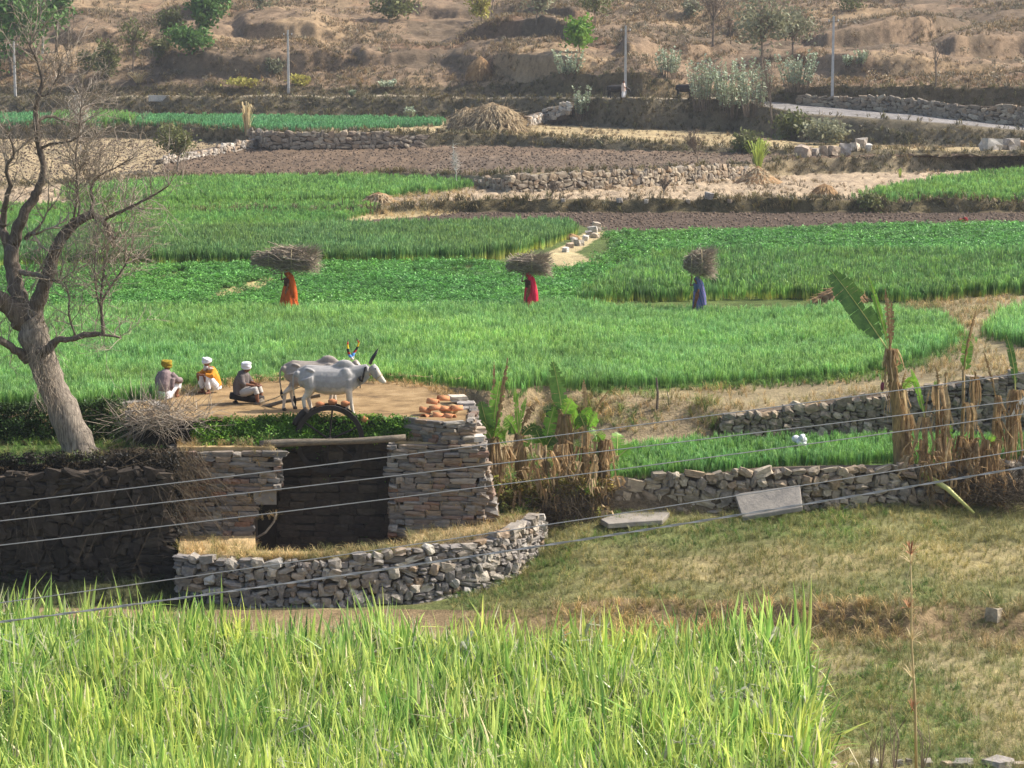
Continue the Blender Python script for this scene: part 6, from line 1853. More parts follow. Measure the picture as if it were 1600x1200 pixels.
banana('bare banana stick topped by a curled dry leaf tip', YR + .1, (1466, 780), (1464, 606), [(1462, 574, .07, 'b', (.1, 0, 0)), (1466, 596, .05, 'g')], .055, 4)
banana('slim yellow banana stick with a broken dark top', YR + .2, (1472, 775), (1478, 590), [(1480, 582, .05, 'b')], .045, 3)
banana('tall banana stick with a torn green leaf and brown plume tip', YR, (1500, 790), (1506, 578), [(1513, 528, .13, 'g', (0, 0, 0)), (1526, 482, .06, 'b', (-.1, 0, .0)), (1508, 560, .1, 'g')], .05, 4)
banana('straight tan banana stick without leaves beside the torn-leaf one', YR + .15, (1515, 785), (1521, 592), [(1522, 580, .05, 'b')], .06, 4)
banana('banana stick with a bleached hanging stalk', YR - .1, (1545, 780), (1556, 620), [(1537, 548, .06, 'b', (.05, 0, 0)), (1572, 655, .05, 'b', (.05, 0, .2))], .07, 6)
banana('brown banana stick with a drooping green leaf beyond the bleached one', YR + .2, (1568, 770), (1587, 612), [(1572, 524, .08, 'd', (.12, 0, .1)), (1600, 640, .06, 'b')], .06, 5)
banana('short yellow-tipped banana sucker among dead leaves', YR - .3, (1532, 790), (1545, 690), [(1528, 664, .06, 'b', (-.1, 0, .1)), (1552, 680, .07, 'g'), (1568, 692, .1, 'b', (.1, 0, .2))], .07, 7)
banana('low banana sucker with one broad leaf behind the sticks', YR + .4, (1486, 745), (1482, 700), [(1481, 662, .13, 'g')], .05, 2)
# dead leaf litter under the right stand
rr = random.Random(11)
lit = thing('dead_leaf_heap', 'heap of dead banana leaves under the banana sticks', 'leaves', hit(1490, 800))
for k in range(90):
    px, py = rr.uniform(1425, 1565), rr.uniform(685, 795); y = YR - .3 - rr.random() * .5
    p = aty(px, py, y) - lit.location; d = Vector((rr.uniform(-.4, .4), rr.uniform(-.25, .1), rr.uniform(-.6, -.15)))
    dead_leaf(lit, p, Vector((d.x, d.y, 0)), -d.z * 1.3)
lit2 = thing('dead_leaf_mass', 'dense mass of dry brown leaves hanging under the banana clump by the well', 'leaves', hit(860, 815))
for k in range(90):
    px = rr.uniform(768, 962); py = rr.uniform(690, 800); y = YB - .5 - rr.random() * 1.2
    p = aty(px, py, y) - lit2.location; d = Vector((rr.uniform(-.3, .3), rr.uniform(-.25, .1), rr.uniform(-.8, -.25)))
    dead_leaf(lit2, p, Vector((d.x, d.y, 0)), -d.z * 1.1)
fs0, fs1 = aty(1438, 738, YR - .5), aty(1522, 802, 61.6)
mb = MB(); mb.tube([Vector(), (fs1 - fs0) * .5 + Vector((0, 0, .12)), fs1 - fs0], [.1, .075, .035], 8)
tag(mb.build('fallen_banana_stem', MT['ban_rib'], loc=fs0, smooth=True), 'fallen yellow banana stem leaning down to the lawn', 'stem')
mb = MB(); p0 = aty(1580, 650, YR); banana_root = thing('bleached_leaf', 'bleached white dead leaf stuck among the banana sticks', 'leaf', p0)
MT['bleached'] = mat('bleached_leaf', [lin(210, 204, 196), lin(240, 236, 230)], 4)
mb.strip([Vector(), aty(1592, 634, YR) - p0, aty(1610, 615, YR) - p0], [.02, .1, .07], (.5, .3, -.6)); mb.build('blade', MT['bleached'], banana_root)
us_ = [tuple(aty(random.uniform(758, 960), random.uniform(755, 838), 60.9 + random.random() * 1.0)) for _ in range(420)]
MT['under'] = blade_mat('undergrowth', [(0, lin(120, 104, 60)), (.4, lin(170, 158, 84))], .4, .3, tint=[(.9, .7, .5), (1, 1, 1), (.8, 1.1, .6)])
rscat('undergrowth', np.array(us_), .6, 1.3, [leafy_clump(30, .2, .3, .05, MT['under']) for _ in range(5)], 'yellowing undergrowth round the banana stems', 'undergrowth', .4)

# ================================================================== TREES AND SHRUBS ON THE HILL
def leafmat(name, a, b, tr=.25): return mat(name, [a, b], .9, .7, 0, rnd=.12, transl=tr, coord='world')
LM = {'green': leafmat('green_foliage', lin(58, 92, 44), lin(104, 136, 66)), 'bright': leafmat('bright_foliage', lin(84, 130, 44), lin(146, 180, 70)),
      'olive': leafmat('olive_foliage', lin(84, 92, 52), lin(128, 128, 78)), 'grey': leafmat('grey_foliage', lin(104, 106, 80), lin(150, 148, 116)),
      'yellow': leafmat('yellow_foliage', lin(140, 136, 64), lin(186, 174, 90)), 'pale': leafmat('pale_waxy_leaf', lin(136, 148, 118), lin(190, 198, 168), .15)}
MT['bark_far'] = mat('far_bark', [lin(96, 82, 68), lin(140, 124, 106)], 3, .95, coord='world')
MT['bark_white'] = mat('white_bark', [lin(180, 172, 160), lin(214, 208, 198)], 3, .95, coord='world')

def skel(rr, H, spread, lean=0.0, n=9, forks=2, r=.1, low=.3):
    """trunk with limbs; returns segments and tips"""
    segs = []; tips = []
    def go(p, d, L, r, lev):
        pts = [p]; q = p
        for i in range(4):
            d = (d + Vector((rr.gauss(0, .14), rr.gauss(0, .14), .04))).normalized()
            q = q + d * L / 4; pts.append(q)
            if lev < forks and i >= (1 if lev == 0 else 0):
                for _ in range(n if lev == 0 and i == 2 else rr.choice((0, 1, 1))):
                    a = rr.uniform(0, 6.28); s = Vector((math.cos(a), math.sin(a), rr.uniform(.3, 1.1))).normalized()
                    go(q, (s * spread + d * (1 - spread)).normalized(), L * rr.uniform(.5, .8), r * .5, lev + 1)
        segs.append((pts, [max(.012, r * (1 - .7 * i / 4)) for i in range(5)]))
        tips.append((pts[-1], lev)); tips.append((pts[-2], lev))
    go(Vector((0, 0, -.2)), Vector((lean, 0, 1)).normalized(), H * .62, r, 0)
    return segs, tips

def far_tree(label, px, py, top, hw, leaf=None, nleaf=700, seed=0, bark='bark_far', name='tree', cat='tree', spread=.6, lean=0.0, low=.25, leaf_size=.16, fill=.9, twigs=True, r=None, nb=6, group=None, rough=.35):
    rr = random.Random(seed + 100); p = hit(px, py)
    s = F / p.y; H = (py - top) / s; Wd = hw / s
    o = thing(name, label, cat, p, group=group)
    segs, tips = skel(rr, H, spread, lean, nb, 2, r or max(.05, H * .022))
    mb = MB()
    mx = max(1e-3, max(max(abs(q.x), abs(q.y)) for q, l in tips)); mz = max(q.z for q, l in tips)
    sx, sz = Wd * .95 / mx, H * .97 / mz
    S = lambda q: Vector((q.x * sx * min(1, q.z / mz + .25) , q.y * sx * min(1, q.z / mz + .25), q.z * sz))
    for pts, ra in segs: mb.tube([S(q) for q in pts], ra, 5, False)
    mb.build('trunk', MT[bark], o)
    if twigs:
        mb = MB()
        for q, l in tips:
            for _ in range(5):
                d = Vector((rr.gauss(0, .6), rr.gauss(0, .6), rr.gauss(.6, .4))).normalized(); q2 = S(q); L = H * rr.uniform(.06, .16)
                mb.tube([q2, q2 + d * L * .5, q2 + d * L + Vector((rr.gauss(0, .1), 0, rr.gauss(0, .1))) * L], [.014, .011, .006], 3, False)
        t = mb.build('twigs', MT[bark], o); t['kind'] = 'stuff'
    if leaf:
        # clumps of leaves round limb tips and through the crown volume
        n = nleaf; cl = []
        zc = H * (low + (1 - low) / 2); rz = H * (1 - low) / 2
        for _ in range(26):
            a = rr.uniform(0, 6.28); u = rr.uniform(-1, 1); q = rr.uniform(.45, .95)
            cl.append(Vector((Wd * q * math.cos(a) * math.sqrt(1 - u * u) + lean * H * .4, Wd * q * math.sin(a) * math.sqrt(1 - u * u), zc + rz * u * q)))
        cl += [S(q) for q, l in tips if l > 0][:14]
        g = np.random.default_rng(seed); ci = g.integers(0, len(cl), n)
        C = np.array([tuple(c) for c in cl])[ci] + g.normal(0, 1, (n, 3)) * np.array([Wd, Wd, rz]) * rough * .62
        ls = leaf_size * g.uniform(.6, 1.4, n)
        A = g.normal(0, 1, (n, 3)); A /= np.linalg.norm(A, axis=1)[:, None]
        Bv = np.cross(A, g.normal(0, 1, (n, 3))); Bv /= np.linalg.norm(Bv, axis=1)[:, None]
        A = A * ls[:, None]; Bv = Bv * ls[:, None] * .55
        V = np.stack([C - A, C - Bv, C + A, C + Bv], 1).reshape(-1, 3)
        me = arr_mesh('crown', V, np.arange(4 * n).reshape(n, 4), LM[leaf])
        link('crown', me, o)
    return o
far_tree('dense green tree behind the pole that stands beyond the bare tree', 18, 118, -40, 58, 'green', 2600, 1, leaf_size=.3, low=.1)
far_tree('green tree with drooping crown and white-barked neighbour', 88, 80, -50, 34, 'green', 1500, 2, leaf_size=.28, low=.2)
far_tree('leaning white-barked tree with few twigs', 66, 84, -20, 26, None, 0, 3, 'bark_white', lean=.25, spread=.45)
far_tree('grey leafless thicket tree beside the white-barked tree', 108, 110, 40, 30, None, 0, 33, spread=.7, nb=9)
far_tree('rounded olive bush at the field corner', 168, 121, 66, 20, 'olive', 900, 4, name='bush', cat='bush', low=.05, leaf_size=.2)
far_tree('small dull olive bush left of the half-bare tree', 138, 112, 78, 15, 'olive', 420, 5, name='bush', cat='bush', low=.05, leaf_size=.2)
far_tree('half-bare tree with a green tuft at its top', 208, 126, 32, 20, 'olive', 330, 6, low=.62, leaf_size=.2, spread=.45)
far_tree('upright green tree on the slope above the thorn bank', 318, 60, -30, 24, 'green', 1400, 7, leaf_size=.28, low=.1)
far_tree('green tree with dark crown at the edge of the dry slope', 345, 26, -50, 26, 'green', 1200, 8, leaf_size=.28, low=.1)
far_tree('broad green bush below the upright green tree', 300, 84, 40, 30, 'green', 1300, 9, name='bush', cat='bush', leaf_size=.24, low=.03)
far_tree('dark olive bush on the bare slope', 266, 62, 16, 20, 'olive', 800, 10, name='bush', cat='bush', leaf_size=.22, low=.05)
far_tree('low green bush on the foot of the slope', 252, 96, 62, 16, 'olive', 600, 11, name='bush', cat='bush', leaf_size=.2, low=.03)
far_tree('single bright leafy tree on the brow of the dark scarp', 906, 82, 30, 27, 'bright', 1300, 12, leaf_size=.22, low=.12)
far_tree('grey-green bush above the scarp by the round haystack', 620, 30, -15, 34, 'olive', 900, 13, name='bush', cat='bush', leaf_size=.25, low=.02)
far_tree('feathery yellow-green tree on the slope', 752, 38, -18, 20, 'yellow', 700, 14, leaf_size=.2, low=.15)
far_tree('bare grey tree beside the feathery yellow-green tree', 768, 30, -40, 20, None, 0, 15, spread=.4)
far_tree('thin grey-leaved tree on top of the dark scarp', 838, 40, -25, 26, 'grey', 500, 16, leaf_size=.2, spread=.5)
far_tree('grey thorn tree behind the bright leafy tree', 930, 40, -20, 30, 'olive', 600, 17, leaf_size=.18, spread=.6)
far_tree('leafless vase-shaped tree on the hill above the walking buffalo', 1114, 72, -30, 40, None, 0, 18, spread=.38, nb=10, r=.14)
far_tree('thin leafless tree leaning on the hill beside the vase-shaped one', 1142, 70, 20, 14, None, 0, 19, spread=.4, lean=-.2)
far_tree('grey feathery tree rising behind the pale shrubs', 1190, 110, -10, 44, 'grey', 1400, 20, leaf_size=.2, spread=.6, low=.25)
far_tree('grey-leaved thorn tree at the cut bank', 1238, 90, 10, 36, 'grey', 800, 21, leaf_size=.18, spread=.6)
far_tree('dark slender tree standing before the road bank', 1206, 212, 70, 16, None, 0, 22, spread=.3, nb=3, r=.12)
far_tree('forked leafless tree below the cut bank', 1462, 140, 35, 18, None, 0, 23, spread=.3, nb=2, r=.1)
far_tree('small round olive tree on the ploughed field edge', 277, 268, 196, 30, 'olive', 1500, 24, low=.42, leaf_size=.13, lean=-.1, r=.09)
far_tree('pale leafless tree below the bright green patch', 126, 238, 148, 26, None, 0, 25, 'bark_white', spread=.45, nb=8, r=.06)
far_tree('small leafless shrub on the edge of the ploughed field', 1091, 260, 204, 22, None, 0, 26, spread=.5, nb=8, r=.05, name='shrub', cat='shrub')
far_tree('low leafless shrub in front of the pale rubble wall', 862, 316, 278, 15, None, 0, 27, spread=.6, nb=7, r=.04, name='shrub', cat='shrub')
far_tree('low straw-coloured shrub on the stubble', 1036, 313, 276, 14, None, 0, 28, spread=.6, nb=7, r=.03, name='shrub', cat='shrub')
far_tree('slim pale sapling at the wall corner', 714, 296, 226, 6, None, 0, 29, 'bark_white', spread=.15, nb=2, r=.03, name='sapling', cat='sapling')
far_tree('dark green thorn bush below the road bend', 1238, 220, 176, 30, 'olive', 1100, 30, name='bush', cat='bush', low=.02, leaf_size=.18)
far_tree('grey-green bush hugging the road bank', 1290, 226, 186, 36, 'grey', 1100, 31, name='bush', cat='bush', low=.02, leaf_size=.18)
far_tree('olive bush at the foot of the road bank', 1168, 240, 205, 24, 'olive', 700, 32, name='bush', cat='bush', low=.02, leaf_size=.18)
far_tree('round dark bush growing on the bank above the ploughed strip', 1362, 332, 302, 20, 'olive', 500, 34, name='bush', cat='bush', low=.0, leaf_size=.12)
for i, (px, py, tp_, hw, lf, lab) in enumerate([(430, 118, 96, 14, 'grey', 'grey bush on the cut bank behind the field pole'), (1080, 30, 4, 16, 'grey', 'grey thorn bush high on the hill'), (1330, 20, -10, 24, 'olive', 'thorn bush on the brow above the big cut'), (30, 60, -30, 50, 'olive', 'olive tree crowding the dense green tree'), (410, 16, -20, 22, 'grey', 'grey bush at the upper edge of the dry slope'), (470, 134, 116, 18, 'yellow', 'pale green weeds on the terrace beside the field pole'), (380, 138, 122, 26, 'yellow', 'yellow-green weeds along the terrace above the road')]):
    far_tree(lab, px, py, tp_, hw, lf, 420, 50 + i, name='bush', cat='bush', low=.02, leaf_size=.18)

def waxy_shrub(label, px, py, top, hw, seed):
    rr = random.Random(seed); p = hit(px, py); s = F / p.y; H = (py - top) / s; Wd = hw / s
    o = thing('milkweed_shrub', label, 'shrub', p); st = MB(); lf = MB()
    for _ in range(int(12 + hw * .9)):
        a = rr.uniform(0, 6.28); q = math.sqrt(rr.random()); b = Vector((Wd * .5 * q * math.cos(a), Wd * .5 * q * math.sin(a), 0))
        t = b + Vector((Wd * .55 * q * math.cos(a), Wd * .5 * q * math.sin(a), H * rr.uniform(.55, 1)))
        st.tube([b, b.lerp(t, .5) + Vector((rr.gauss(0, .06), rr.gauss(0, .06), 0)), t], [.03, .022, .012], 4, False)
        for k in range(int(9 + 4 * H)):
            c = b.lerp(t, rr.uniform(.3, 1.02)); L = rr.uniform(.18, .32); w = L * .4; an = rr.uniform(0, 6.28)
            d = Vector((math.cos(an), math.sin(an), rr.uniform(.4, 1.6))).normalized(); sd = d.cross(Vector((0, 0, 1))).normalized()
            lf.add([c, c + d * L * .5 - sd * w, c + d * L, c + d * L * .5 + sd * w], [(0, 1, 2, 3)])
    st.build('stems', MT['bark_far'], o); lf.build('leaves', LM['pale'], o)
for i, (px, py, tp_, hw, lab) in enumerate([(908, 190, 138, 20, 'small pale milkweed shrub at the end of the short pale wall'), (890, 126, 78, 26, 'pale milkweed shrub below the bright leafy tree'), (1045, 124, 74, 24, 'pale milkweed shrub beside the roadside pole hollow'), (1098, 176, 92, 32, 'tall pale milkweed shrub where the buffalo walks'), (1142, 190, 100, 34, 'bushy pale milkweed shrub at the middle of the roadside clump'), (1178, 186, 96, 30, 'pale milkweed shrub nearest the dark slender tree'), (1246, 146, 80, 34, 'pale milkweed shrub at the foot of the big cut'), (1345, 108, 82, 12, 'little milkweed shrub on the ledge of the big cut'), (1325, 110, 90, 9, 'tiny milkweed shrub beside the little one on the cut'), (550, 152, 142, 6, 'single milkweed plant beside the road'), (606, 140, 126, 16, 'low milkweed patch on the terrace bank'), (640, 186, 168, 10, 'small milkweed plant by the dull green crop')]):
    waxy_shrub(lab, px, py, tp_, hw, 200 + i)

# reed clump and dry reeds
def reeds(label, px, py, top, hw, m, seed, n=60, w=.04, name='reed_clump'):
    rr = random.Random(seed); p = hit(px, py); s = F / p.y; H = (py - top) / s; Wd = hw / s; mb = MB()
    for _ in range(n):
        a = rr.uniform(0, 6.28); q = rr.random(); d = Vector((math.cos(a), math.sin(a), 0))
        h = H * rr.uniform(.55, 1); b = d * Wd * .25 * q
        mb.strip([b, b + d * Wd * .3 * q + Vector((0, 0, h * .6)), b + d * Wd * (.8 * q) + Vector((0, 0, h)), b + d * Wd * (1.1 * q) + Vector((0, 0, h * .9))], [w * .7, w, w * .8, .003], (-d.y, d.x, 0))
    o = mb.build(name, m, loc=p); return tag(o, label, 'reeds')
MT['reed_green'] = mat('reed_green', [lin(130, 150, 60), lin(190, 200, 100)], 1, .7, transl=.3, coord='world')
MT['reed_dry'] = mat('reed_dry', [lin(176, 154, 112), lin(214, 194, 150)], 1, .9, transl=.2, coord='world')
reeds('yellow-green reed clump on the straw heap', 1184, 264, 216, 22, MT['reed_green'], 1, 70, .06)
reeds('dry reed clump at the end of the grey terrace wall', 386, 214, 160, 12, MT['reed_dry'], 2, 60, .05)
reeds('green reed tuft on the stubble by the light green wheat', 1406, 278, 262, 5, MT['reed_green'], 3, 16, .04)
reeds('dry reed clump at the foot of the thorn bank', 216, 130, 112, 22, MT['reed_dry'], 4, 70, .05)

# straw stacks
def stack(label, px, py, top, hw, seed, m=('straw_a', 'straw_b'), peak=1.0, n=900, cat='haystack', name='haystack', L=.5, lumpy=.12, dirn=None):
    rr = random.Random(seed); p = hit(px, py); s = F / p.y; H = (py - top) / s; Wd = hw / s
    o = thing(name, label, cat, p)
    nn, mm = 28, 9; vs = []; fs = []
    prof = lambda t: (1 - t ** peak)
    for i in range(mm + 1):
        t = i / mm; r = max(.02, math.cos(t * PI / 2) ** (.6 if peak > 1.5 else .9)) if peak != 1 else (1 - t) * .97 + .03
        for k in range(nn):
            a = 2 * PI * k / nn; q = r * (1 + lumpy * rr.uniform(-1, 1))
            vs.append((Wd * q * math.cos(a), Wd * .8 * q * math.sin(a), H * t * (1 + .05 * rr.uniform(-1, 1)) - .1))
    for i in range(mm):
        for k in range(nn): fs.append((i * nn + k, i * nn + (k + 1) % nn, (i + 1) * nn + (k + 1) % nn, (i + 1) * nn + k))
    fs.append(tuple(mm * nn + k for k in range(nn)))
    MB().add(vs, fs).build('mound', MT[m[0]], o, True)
    st = MB()
    for _ in range(n):
        i = rr.randrange(nn * mm); v = Vector(vs[i]); out = Vector((v.x, v.y, 0)).normalized() if v.xy.length > 1e-3 else Vector((1, 0, 0))
        d = (Vector((0, 0, -1)) + out * .7 + Vector((rr.gauss(0, .5), rr.gauss(0, .5), rr.gauss(0, .5)))).normalized()
        st.strip([v + out * .03, v + out * .08 + d * L * rr.uniform(.4, 1)], [.035, .012], (-out.y, out.x, rr.uniform(-.3, .3)))
    q = st.build('straw', MT[m[1]], o); q['kind'] = 'stuff'
    return o
MT['straw_a'] = mat('stack_straw', [lin(90, 76, 58), lin(150, 128, 96)], 2, .95, .6, 8, stretch=(3, 3, .6))
MT['straw_b'] = mat('loose_straw', [lin(120, 100, 74), lin(206, 184, 146)], 5, .95, coord='world')
MT['hay_brown_a'] = mat('brown_hay', [lin(124, 96, 66), lin(170, 136, 96)], 2, .95, .6, 8)
MT['hay_brown_b'] = mat('loose_brown_hay', [lin(130, 102, 70), lin(184, 150, 106)], 1.5, .95, coord='world')
stack('large pale stook of crop stalks on the upper terrace', 770, 206, 160, 52, 1, peak=2, n=3800, L=1.2, lumpy=.2)
stack('darker half of the stalk stook leaning on the large pale one', 728, 206, 166, 28, 21, peak=2, n=2000, L=1.2, lumpy=.2)
stack('round brown haystack on the dry slope', 750, 124, 88, 22, 2, ('hay_brown_a', 'hay_brown_b'), 2, 700)
stack('low cone of straw under the reed clump', 1184, 284, 258, 38, 3, ('hay_brown_a', 'straw_b'), 1, 800)
stack('small dark heap of dung and straw on the stubble', 1288, 309, 285, 22, 4, ('hay_brown_a', 'hay_brown_b'), 2, 400)
stack('brown heap of dry brushwood at the back of the wheat', 1316, 472, 442, 42, 5, ('hay_brown_a', 'hay_brown_b'), 2, 900, 'brushwood', 'brushwood_heap', .5, .25)
stack('grey heap of sticks at the dry grass corner', 592, 318, 298, 26, 6, ('hay_brown_a', 'straw_b'), 2, 500, 'sticks', 'stick_heap', .6, .2)
stack('dark soil heap on the stony field ridge', 893, 374, 362, 14, 7, ('hay_brown_a', 'hay_brown_b'), 2, 160, 'soil', 'soil_heap', .25)

# field ridge stones between the plots
for i, (px, py, w) in enumerate([(932, 356, .35), (926, 364, .4), (920, 370, .35), (930, 372, .3), (915, 376, .3), (905, 384, .35), (890, 388, .3), (936, 362, .3), (897, 378, .28), (884, 394, .26)]):
    boulder(px, py, w * 1.3, w, 'pale stone on the ridge between two wheat plots', 'stone_pale', 'stones on the field ridge', name='ridge_stone')
for px, py, w in [(1010, 318, .3), (968, 318, .35), (1075, 319, .3), (1108, 316, .5), (880, 317, .3), (1140, 317, .3)]:
    boulder(px, py, w, w * .8, 'light stone on the edge of the bank above the ploughed strip', 'stone_pale', 'stones on the bank edge', name='edge_stone')

# ================================================================== POLES, WIRES
MT['concrete'] = mat('concrete', [lin(164, 160, 154), lin(196, 192, 186)], 3, .9, .2, 20)
MT['wire'] = mat('aluminium_wire', [lin(150, 147, 140), lin(178, 174, 166)], 5, .5, spec=.4)
MT['porcelain'] = mat('porcelain', [lin(200, 196, 190), lin(224, 222, 216)], 5, .4)
def upole(label, base, H, w=.2, arm=.9, group=None, rz=0.0):
    o = thing('utility_pole', label, 'pole', base, rz, group)
    mb = MB(); vs = []
    for z, q in ((-.4, w), (H, w * .62)): vs += [(-q / 2, -q * .45, z), (q / 2, -q * .45, z), (q / 2, q * .45, z), (-q / 2, q * .45, z)]
    mb.add(vs, [(0, 1, 5, 4), (1, 2, 6, 5), (2, 3, 7, 6), (3, 0, 4, 7), (4, 5, 6, 7), (3, 2, 1, 0)]); mb.build('shaft', MT['concrete'], o)
    mb = MB(); mb.box((0, 0, H - .5), (arm, .06, .07)); a = mb.build('cross_arm', MT['iron'], o)
    for x in (-arm * .45, arm * .45):
        mb = MB(); mb.tube([(x, 0, H - .47), (x, 0, H - .36), (x, 0, H - .3)], [.035, .05, .03], 7); mb.build('insulator', MT['porcelain'], a)
    mb = MB(); mb.tube([(0, 0, H), (0, 0, H + .3)], .02, 6); mb.tube([(0, 0, H + .28), (0, 0, H + .38)], [.05, .03], 7); mb.build('top_pin', MT['iron'], o)
    return o
for px, py, top, lab in ((24, 153, 66, 'concrete pole in front of the dense green tree'), (451, 147, 50, 'concrete pole standing by the road above the dull green crop'), (977, 152, 42, 'concrete pole beside the herder on the road'), (1300, 163, 30, 'concrete pole at the road bend before the dark wall')):
    p = hit(px, py); upole(lab, p, (py - top) * p.y / F, .26)
YW = 26.0
WIRES = [(787, 689.5, 583), (814, 722, 625), (852, 755, 647), (942, 828, 703), (972, 860, 730)]
WL = ['thin overhead wire, uppermost of the five', 'thin overhead wire, second below the uppermost', 'thin overhead wire, middle one of the five', 'thin overhead wire just above the twisted cable', 'twisted overhead cable, lowest of the five']
pole_x = 15.0
for k, (y0, y1, y2) in enumerate(WIRES):
    co = np.polyfit([0, 800, 1600], [y0, y1, y2], 2)
    pxs = np.linspace(800 - pole_x / YW * F, 800 + pole_x / YW * F, 41)
    pts = [aty(q, float(np.polyval(co, q)), YW) for q in pxs]
    b = pts[0].copy(); mb = MB()
    if k < 4:
        mb.tube([p - b for p in pts], .0062, 5)
    else:
        fine = []
        for i in range(40 * 8 + 1):
            t = i / 8; j = min(int(t), 39); fine.append(pts[j].lerp(pts[j + 1], t - j) - b)
        for e in (0, PI):
            mb.tube([p + Vector((0, .008 * math.cos(i * .9 + e), .008 * math.sin(i * .9 + e))) for i, p in enumerate(fine)], .0072, 4)
    tag(mb.build('overhead_wire', MT['wire'], loc=b), WL[k], 'wire')
    WIRES[k] = (pts[0].z, pts[-1].z)
for side, sx_ in ((0, -1), (1, 1)):
    x = sx_ * pole_x; g = gz(x, YW); zt = max(w[side] for w in WIRES)
    o = thing('wire_pole', 'near concrete pole that carries the low end of the wires' if side == 0 else 'near concrete pole that carries the high end of the wires', 'pole', (x + sx_ * .12, YW, g))
    mb = MB(); mb.tube([(0, 0, -.5), (0, 0, zt - g + .4)], [.14, .09], 10); mb.build('shaft', MT['concrete'], o)
    for w in WIRES:
        mb = MB(); mb.tube([(-sx_ * .16, 0, w[side] - g), (0, 0, w[side] - g)], .03, 6); mb.build('insulator', MT['porcelain'], o)

# ================================================================== FAR FIGURES AND SMALL THINGS
MT['buffalo_coat'] = mat('black_coat', [lin(34, 31, 30), lin(58, 52, 48)], 4, .7)
def buffalo(label, px, py, rz, sc):
    p = hit(px, py); o = thing('buffalo', label, 'buffalo', p, rz, scale=sc); b = MB()
    b.tube([(-.85, 0, 1.0), (-.5, 0, .95), (0, 0, .92), (.5, 0, .98), (.75, 0, 1.0)], [.22, .34, .38, .34, .22], 12, sq=.8)
    b.tube([(.65, 0, 1.05), (.95, 0, 1.0), (1.15, 0, .92)], [.22, .17, .13], 10); b.tube([(1.12, 0, .98), (1.3, 0, .8), (1.42, 0, .62)], [.13, .12, .08], 10)
    for s in (-1, 1):
        for x, dx in ((.5, .08 * s), (-.62, -.1 * s)): b.tube([(x, s * .18, .9), (x + dx * .5, s * .18, .45), (x + dx, s * .18, .02)], [.16, .09, .07], 8)
        b.tube([(1.05, s * .1, 1.0), (1.02, s * .24, .95)], [.04, .03], 6)
    remesh(b, 'body', MT['buffalo_coat'], .04, 2, o)
    for s in (-1, 1):
        mb = MB(); mb.tube([(1.08, s * .1, 1.05), (.95, s * .28, 1.1), (.85, s * .24, 1.22)], [.04, .035, .01], 6); mb.build('horn', MT['horn_dark'], o, True)
    mb = MB(); mb.tube([(-1.0, 0, 1.1), (-1.08, 0, .7), (-1.06, 0, .4)], [.03, .02, .03], 6); mb.build('tail', MT['buffalo_coat'], o, True)
buffalo('black buffalo walking on the road past the milkweed', 1070, 154, -.15, 1.0)
buffalo('black buffalo half behind the herder on the road', 962, 154, .1, .95)
p = hit(974, 156)
hd = thing('person', 'herder in pale clothes standing by the roadside pole', 'person', p)
b = MB()
b.tube([(0, 0, .9), (0, 0, 1.1), (0, 0, 1.35), (0, 0, 1.45)], [.14, .14, .15, .06], 10, sq=1.2); c, ff, u, ss = head(b, (0, 0, 1.57), (.9, -.3, 0))
for s in (-1, 1):
    b.tube([(0, s * .09, .9), (.06 * s, s * .1, .5), (.08 * s, s * .1, .06)], [.1, .07, .045], 8); b.tube([(.08 * s - .04, s * .1, .04), (.08 * s + .16, s * .1, .03)], .04, 6)
    b.tube([(0, s * .18, 1.38), (.06, s * .24, 1.1), (.2, s * .2, .95)], [.055, .045, .03], 8); hand(b, (.2, s * .2, .95), (.8, 0, -.4), (0, 0, 1))
remesh(b, 'body', MT['skin'], .02, 2, hd)
w = MB(); w.tube([(0, 0, .7), (0, 0, 1.1), (0, 0, 1.4)], [.2, .18, .15], 10, sq=1.15)
for s in (-1, 1): w.tube([(0, s * .18, 1.36), (.06, s * .24, 1.1)], [.08, .06], 8)
remesh(w, 'shirt', MT['pink_cloth'], .025, 1, hd)
w = MB()
for s in (-1, 1): w.tube([(0, s * .08, .95), (.06 * s, s * .1, .5), (.08 * s, s * .1, .15)], [.14, .11, .09], 8)
remesh(w, 'trousers', MT['white_cloth'], .025, 1, hd)
eyes(hd, c, ff, u, ss)
mb = MB(); mb.ell(c + u * .05 - ff * .02, (.085, .1, .085), 10); mb.build('hair', MT['black_hair'], hd, True)
# red bundle by the ploughed strip
p = hit(1504, 351); b = MB(); b.ell((-.14, 0, .16), (.2, .16, .2), 10); b.ell((.14, 0, .2), (.18, .15, .24), 10); b.ell((0, -.05, .1), (.3, .18, .12), 10)
MT['red_bundle'] = cloth('dark_red_cloth', lin(120, 34, 34), lin(150, 50, 46))
o = remesh(b, 'cloth_bundle', MT['red_bundle'], .03, 1); o.location = p; tag(o, 'dark red cloth bundle at the edge of the ploughed strip', 'bundle')
# white plastic bag
p = at(1253, 706, 2.25); b = MB()
for _ in range(9): b.ell((random.gauss(0, .09), random.gauss(0, .06), .28 + random.gauss(0, .09)), (random.uniform(.06, .14), .07, random.uniform(.07, .15)), 8, rot=(random.uniform(0, 3), random.uniform(0, 3), 0))
b.ell((0, 0, .12), (.1, .08, .14), 8)
o = remesh(b, 'plastic_bag', MT['white_cloth'], .02, 1); o.location = p; tag(o, 'crumpled white plastic bag lying in the wheat strip', 'bag')
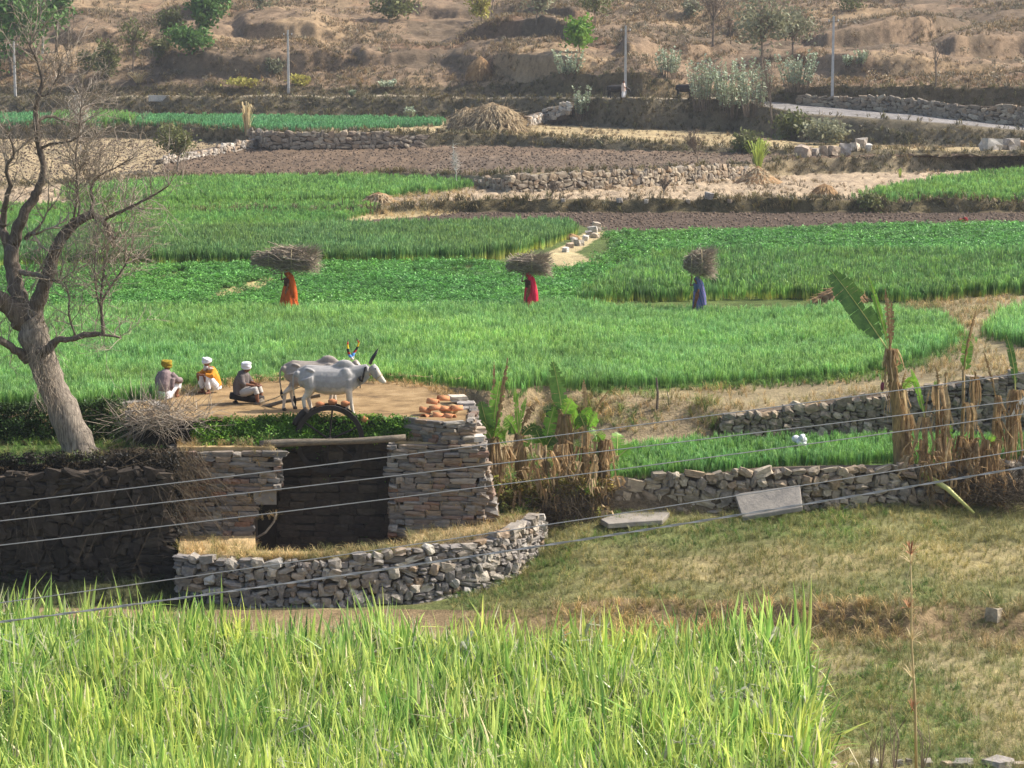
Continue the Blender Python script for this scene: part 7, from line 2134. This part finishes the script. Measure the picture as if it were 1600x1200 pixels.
# fence sticks and post on the path bank
for px, py, top, lab in ((1026, 640, 590, 'dark crooked post on the path bank'), (1043, 640, 612, 'thin short stick beside the crooked post')):
    p = hit(px, py); h = (py - top) * p.y / F; mb = MB(); mb.tube([(0, 0, -.2), (.03, 0, h * .5), (-.02, 0, h)], [.045, .04, .03] if px < 1030 else [.02, .018, .012], 6)
    tag(mb.build('wooden_post', MT['bark_dark'], loc=p), lab, 'post')
# white culvert parapet by the road
p = hit(248, 160); mb = MB(); mb.box((0, 0, .3), (2.0, .25, .55)); mb.box((0, 0, .6), (2.1, .3, .08)); tag(mb.build('culvert_parapet', MT['concrete'], loc=p), 'small whitish culvert parapet beside the road', 'parapet')
# tall dry reed stalk in front of the meadow
ps = at(1430, 1225, 0.05); ys = ps.y
rd = thing('dry_reed', 'tall single dry reed stalk with feathery brown tufts on the meadow', 'reed', ps)
S = lambda px, py, dy=0: aty(px, py, ys + dy) - ps
mb = MB(); mb.tube([S(1432, 1225), S(1430, 1100), S(1424, 1000), S(1424, 920), S(1422, 850)], [.03, .026, .022, .016, .008], 6); mb.build('stalk', MT['reed_dry'], rd, True)
MT['plume'] = mat('brown_plume', [lin(150, 92, 62), lin(200, 160, 118)], 6, .9)
for px, py, n, L in ((1423, 866, 26, .3), (1420, 950, 16, .26), (1424, 880, 12, .3), (1425, 1000, 12, .35), (1426, 1060, 10, .35), (1426, 1110, 16, .28), (1424, 930, 8, .25)):
    mb = MB(); p = S(px, py)
    for _ in range(n):
        d = Vector((random.gauss(0, .5), random.gauss(0, .5), random.gauss(.7, .5))).normalized(); mb.strip([p, p + d * L * .6, p + d * L + Vector((0, 0, -.04))], [.008, .012, .002], (d.y + .1, -d.x, .1))
    mb.build('tuft', MT['plume'] if n > 12 else MT['reed_dry'], rd)
for i, (px, py, top) in enumerate(((1398, 1215, 1085), (1376, 1212, 1110), (1440, 1215, 1100), (1360, 1210, 1120))):
    p = at(px, py, 0.03); h = (py - top) * p.y / F; mb = MB(); rr = random.Random(i)
    for k in range(6): mb.tube([(0, 0, 0), (rr.gauss(0, .06), rr.gauss(0, .06), h * .5), (rr.gauss(0, .18), rr.gauss(0, .18), h * rr.uniform(.7, 1))], [.009, .007, .003], 4)
    tag(mb.build('dry_weed', MT['bark_far'], loc=p), 'thin dark leafless weed at the foot of the tall reed stalk', 'weed', 'weeds at the foot of the reed')
# pits with dark shade in the bank: dry grass mats are scattered above

# ================================================================== AIR
mb = MB(); mb.box((0, 215, 29.0), (760, 480, 69.0))
hz = mb.build('haze', [])
m, nt, b = newmat('haze_air'); nt.nodes.remove(b)
pv = nt.nodes.new('ShaderNodeVolumePrincipled')
pv.inputs['Color'].default_value = (.86, .9, .96, 1); pv.inputs['Density'].default_value = 0.00020; pv.inputs['Anisotropy'].default_value = .2
nt.links.new(pv.outputs[0], nt.nodes['Material Output'].inputs['Volume'])
hz.data.materials.append(m)
tag(hz, 'thin pale haze in the air of the valley', 'haze', kind='stuff')
